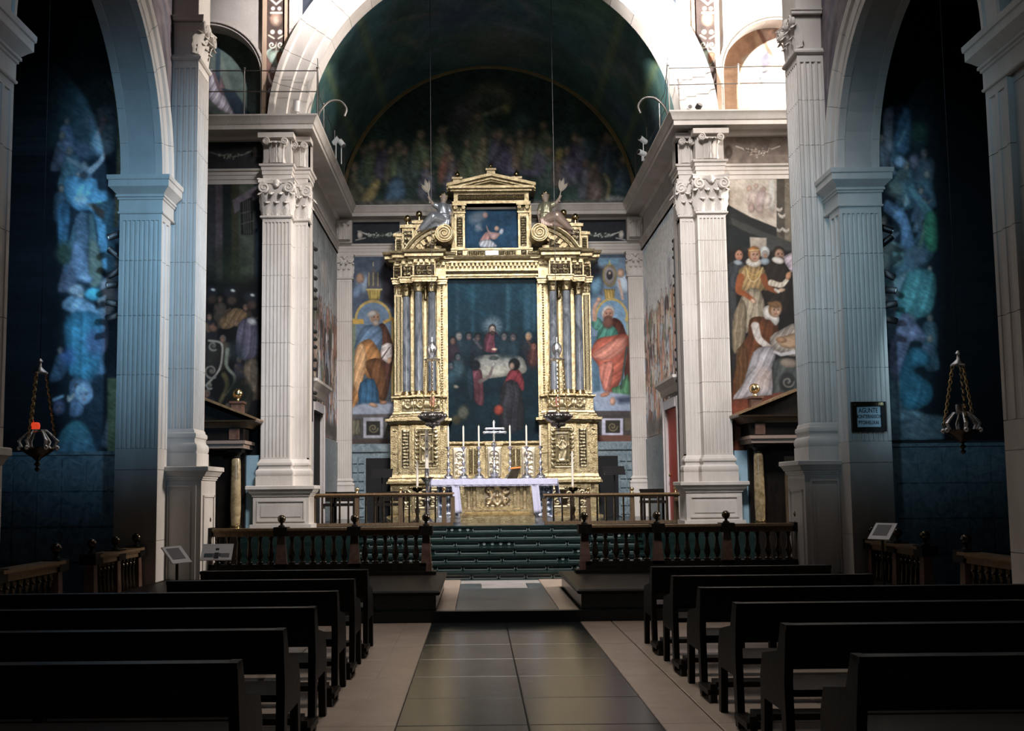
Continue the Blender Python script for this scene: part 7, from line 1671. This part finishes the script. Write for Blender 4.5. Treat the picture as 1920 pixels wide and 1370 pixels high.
m.poly([(300, 990), (345, 900), (380, 870), (400, 890), (360, 980)], '8a7c4c', soft=4, sm=3); m.poly([(420, 980), (440, 880), (500, 860), (520, 960)], '34506a', soft=5, sm=3); m.ell(1540, 970, 60, 18, '7a8284', 0, .5); m.line([(1490, 850), (1510, 900), (1500, 960)], 14, '8a7c54', 4, sm=3); m.ell(700, 830, 20, 60, '7a4030', .2, .8, .6); m.ell(1170, 790, 30, 60, '50486a', 0, .8, .7); m.ell(1400, 720, 40, 50, '3c5060', 0, .8, .7); m.ell(1270, 750, 16, 30, '8a7c30', .4, .7, .7)
m.poly([(280, 975), (1600, 975), (1600, 1000), (280, 1000)], '4c4c48', soft=6); cv.noise(16, .2, 5)
zl0, RL = 8.80, 3.80
cv.finish(.7, .3, 7, 12)
surface('lunette_painting', lambda U, V: (RL*(1-V)*np.cos(PI*(1-U)), 25.46+0*U, zl0+RL*(1-V)*np.sin(PI*U)), 240, 120, cv, 2.3, wb, 'dark painted assembly of figures in the large lunette above the altar')
gr = MB().arcband((0, zl0), 3.72, 3.80, 0, PI, 25.36, 25.46, 40).build('lunette_rib', mat('ochre_painted_rib', (.34, .25, .11), .6, col2=(.22, .17, .08), nscale=3), wb)
# --- side chapel murals
cv = Cv(86, 100, 232, 860, '10141a', 1.); m = Mp(cv, 90, 150, 3.913)
cv.poly([(86, 100), (232, 100), (232, 280), (86, 280)], '2a3a3c', 30); cv.crowd((112, 200, 226, 820), 26, ['3c5468', '44607c', '5a6478', '3a4c5c', '54607c', '4a6a70', '60586c'], 26, 5); m.ell(370, 120, 120, 130, '3a5a58', 0, 1., .7); m.ell(440, 300, 70, 140, '7a8c9c', 0, 1., .7)
m.ell(330, 300, 70, 60, '55565c', .3, .8, .8); m.line([(360, 420), (400, 330), (420, 290)], (40, 24), 'a08c88', 3, sm=3); m.ell(410, 290, 30, 26, '8f6f62', .3, .5); m.line([(320, 470), (340, 480)], 26, '4a5a48', 4); m.ell(260, 520, 60, 70, '4c4e60', 0, .8, .8); m.ell(400, 480, 70, 70, '8fa6ba', .2, .9, .8)
m.line([(150, 580), (220, 620), (300, 660)], (26, 40), '8a8480', 4, sm=3); m.line([(320, 660), (390, 590), (410, 540)], (44, 26), 'b4a6a4', 3, sm=3); m.ell(260, 700, 30, 26, '3a2e2c', 0, .6)
m.poly([(130, 720), (200, 700), (270, 740), (300, 720), (360, 730), (370, 800), (440, 820), (480, 900), (490, 1180), (480, 1400), (400, 1380), (370, 1180), (330, 970), (230, 960), (160, 910), (120, 830)], '4f9cc4', soft=2, sm=3, fold=(.2, .4, .18, 5)); m.poly([(275, 905), (330, 905), (415, 960), (405, 1030), (340, 960)], '7a6450', soft=2); m.ell(240, 880, 50, 40, 'a8b8d0', .2, .8, .8)
m.poly([(70, 930), (160, 920), (150, 1180), (180, 1280), (110, 1330), (80, 1250)], '34688a', soft=4, sm=3, fold=(.2, .2, .2, 4)); m.poly([(200, 1000), (290, 980), (290, 1370), (190, 1370), (200, 1200)], '4c5464', soft=4, sm=2); m.poly([(300, 980), (330, 980), (390, 1370), (300, 1370)], '4a5a50', soft=4); m.ell(120, 1290, 40, 50, '3c5a38', 0, .7)
m.poly([(430, 0), (490, 60), (520, 180), (545, 350), (510, 350), (490, 120)], '8a7c34', soft=2); m.poly([(510, 350), (545, 350), (530, 900), (510, 1080), (485, 1080), (500, 800)], '6a6230', soft=2)
m = Mp(cv, 0, 400, 2.978)
m.ell(360, 220, 46, 60, '3a4a30', 0, .8); m.poly([(410, 150), (480, 200), (520, 360), (440, 380), (400, 300)], '6f7690', soft=4, sm=3, fold=(.2, .3, .2, 3)); m.poly([(500, 150), (560, 200), (570, 380), (500, 400)], '6c6444', soft=5, sm=3); m.poly([(560, 380), (640, 380), (620, 590), (580, 560)], '8a7068', soft=6, sm=2)
m.ell(480, 360, 42, 24, '9aa6c0', .4, .5); m.ell(425, 425, 46, 30, 'a09494', -.2, .5); m.ell(520, 450, 46, 36, '2cb0c4', 0, .4); m.poly([(360, 480), (430, 460), (550, 530), (560, 570), (430, 560), (350, 530)], '7c92a8', soft=3, sm=3, fold=(.3, .7, .2, 5))
m.poly([(370, 570), (560, 570), (560, 820), (520, 920), (390, 900), (370, 760)], '1f6c86', soft=6, sm=3, fold=(.25, .1, .22, 6)); m.ell(530, 720, 50, 70, '5a4478', 0, .9, .6); m.ell(380, 800, 40, 50, '34408a', 0, .9, .6)
m.face(470, 1010, 50, '8fa2c4', '9aaed0', -.2); m.face(325, 1080, 44, '4c4a72', '22222c', .5); m.line([(300, 1040), (350, 1020)], 16, '7c96ac', 3)
m.poly([(290, 1380), (320, 1250), (400, 1160), (480, 1180), (530, 1300), (540, 1380)], '2a8a8a', soft=5, sm=3, fold=(.15, .5, .15, 6), col2='40607a'); m.poly([(600, 920), (660, 920), (660, 1370), (600, 1370)], '6a7a3c', soft=2)
cv.noise(30, .2, 4); cv.noise(6, .1, 5)
cv.a = cv.a*.9+np.array([22, 36, 46])*np.clip((cv.X-104)/40, 0, 1)[..., None]; cv.finish(.62, .25, 8, 5)  # blue ground fades away from the pier: light fall-off put into the paint
frontal('mural', 15.225, -7.6, -5.49, 2.25, 9.0, cv, 1.6, bpy.data.objects['wall_chapel_left'], 'blue tinted painted figures, a man in a pale blue robe, on the left chapel wall', step=2.)
cv = Cv(1630, 100, 1790, 860, '0e1216', 1.); m = Mp(cv, 1630, 150, 3.912); cv.crowd((1650, 230, 1745, 820), 24, ['34505c', '3c5a68', '4c5868', '34584c', '4a5470', '44606c', '50505c'], 26, 8)
m.poly([(40, 130), (70, 20), (110, 20), (80, 160), (75, 640), (25, 640), (35, 300)], '8a8452', soft=2, fold=(.3, 1.5, .3, 3))
m.poly([(100, 240), (170, 190), (185, 250), (175, 480), (150, 550), (110, 480)], '7c8090', soft=4, sm=3); m.poly([(185, 200), (300, 220), (300, 520), (190, 520)], '2c4c6c', soft=6, sm=2, fold=(.2, .4, .2, 5)); m.ell(360, 400, 60, 90, '223c2c', 0, .9); m.line([(210, 480), (260, 380)], 20, '4f7880', 4); m.line([(90, 500), (110, 640), (180, 680)], (22, 30), '6a7486', 4, sm=3); m.ell(225, 600, 45, 45, '8094b4', 0, .5); m.ell(330, 600, 40, 60, '6c5668', 0, .6); m.line([(130, 500), (180, 670)], 20, '5a6070', 3)
m.ell(245, 700, 50, 40, '4a5048', 0, .7); m.ell(190, 800, 60, 60, '5a6050', .2, .7); m.line([(300, 790), (380, 900), (440, 980)], (40, 60), '4f8088', 4, sm=3); m.poly([(270, 830), (300, 900), (260, 930), (235, 870)], '7c9498', soft=3); m.poly([(120, 880), (180, 900), (270, 980), (330, 1200), (240, 1220), (220, 1060), (110, 960)], '5478a8', soft=3, sm=3, fold=(.25, .4, .2, 3)); m.poly([(410, 990), (490, 980), (500, 1230), (450, 1260), (400, 1180)], '2c7c4c', soft=4, sm=3, fold=(.2, .2, .2, 5)); m.line([(400, 1100), (370, 1230)], 24, '5a7450', 3)
m = Mp(cv, 1160, 420, 2.526)
m.poly([(1240, 100), (1300, 80), (1330, 120), (1290, 200), (1250, 240)], '7c8478', soft=3, sm=3); m.ell(1320, 160, 36, 50, '56706a', .2, .6); m.ell(1410, 160, 50, 50, '485868', .2, .7); m.poly([(1270, 290), (1350, 230), (1400, 220), (1380, 380), (1290, 380)], '76888c', soft=3, sm=3); m.poly([(1370, 230), (1480, 220), (1500, 300), (1480, 420), (1380, 450), (1310, 420)], '40908c', soft=4, sm=3, fold=(.2, .3, .2, 7)); m.ell(1375, 450, 34, 26, '7a7c84', .3, .5)
m.poly([(1340, 420), (1400, 460), (1450, 520), (1440, 560), (1380, 560), (1340, 720), (1290, 740), (1280, 600)], '786e94', soft=3, sm=3, fold=(.25, .5, .2, 6)); m.poly([(1380, 590), (1450, 600), (1480, 660), (1400, 690), (1480, 760), (1480, 840), (1400, 880), (1340, 860), (1330, 720)], '206c88', soft=4, sm=3, fold=(.18, .3, .2, 8)); m.ell(1400, 905, 44, 22, '6c8c98', 0, .5); m.poly([(1270, 920), (1430, 930), (1440, 900), (1540, 910), (1540, 1020), (1270, 1020)], '5a6c74', soft=6); m.poly([(1275, 700), (1320, 760), (1340, 860), (1420, 920), (1275, 940)], '5a7480', soft=6, sm=2)
m.poly([(1245, 100), (1256, 100), (1272, 940), (1255, 940)], '848058', soft=1.5)
cv.noise(30, .2, 4); cv.noise(6, .1, 5)
cv.a = cv.a*.9+np.array([14, 24, 30])*np.clip((1775-cv.X)/40, 0, 1)[..., None]; cv.finish(.62, .25, 9, 5)  # ground left dark at the outer edge, fall-off of light painted in
frontal('mural', 15.225, 5.49, 7.6, 2.30, 9.0, cv, 1.6, bpy.data.objects['wall_chapel_right'], 'dim painted figures in blue and green robes on the right chapel wall', step=2.)
print('objects', len(bpy.data.objects), 'tris', sum(len(o.data.polygons)*2 for o in bpy.data.objects if o.type == 'MESH'))
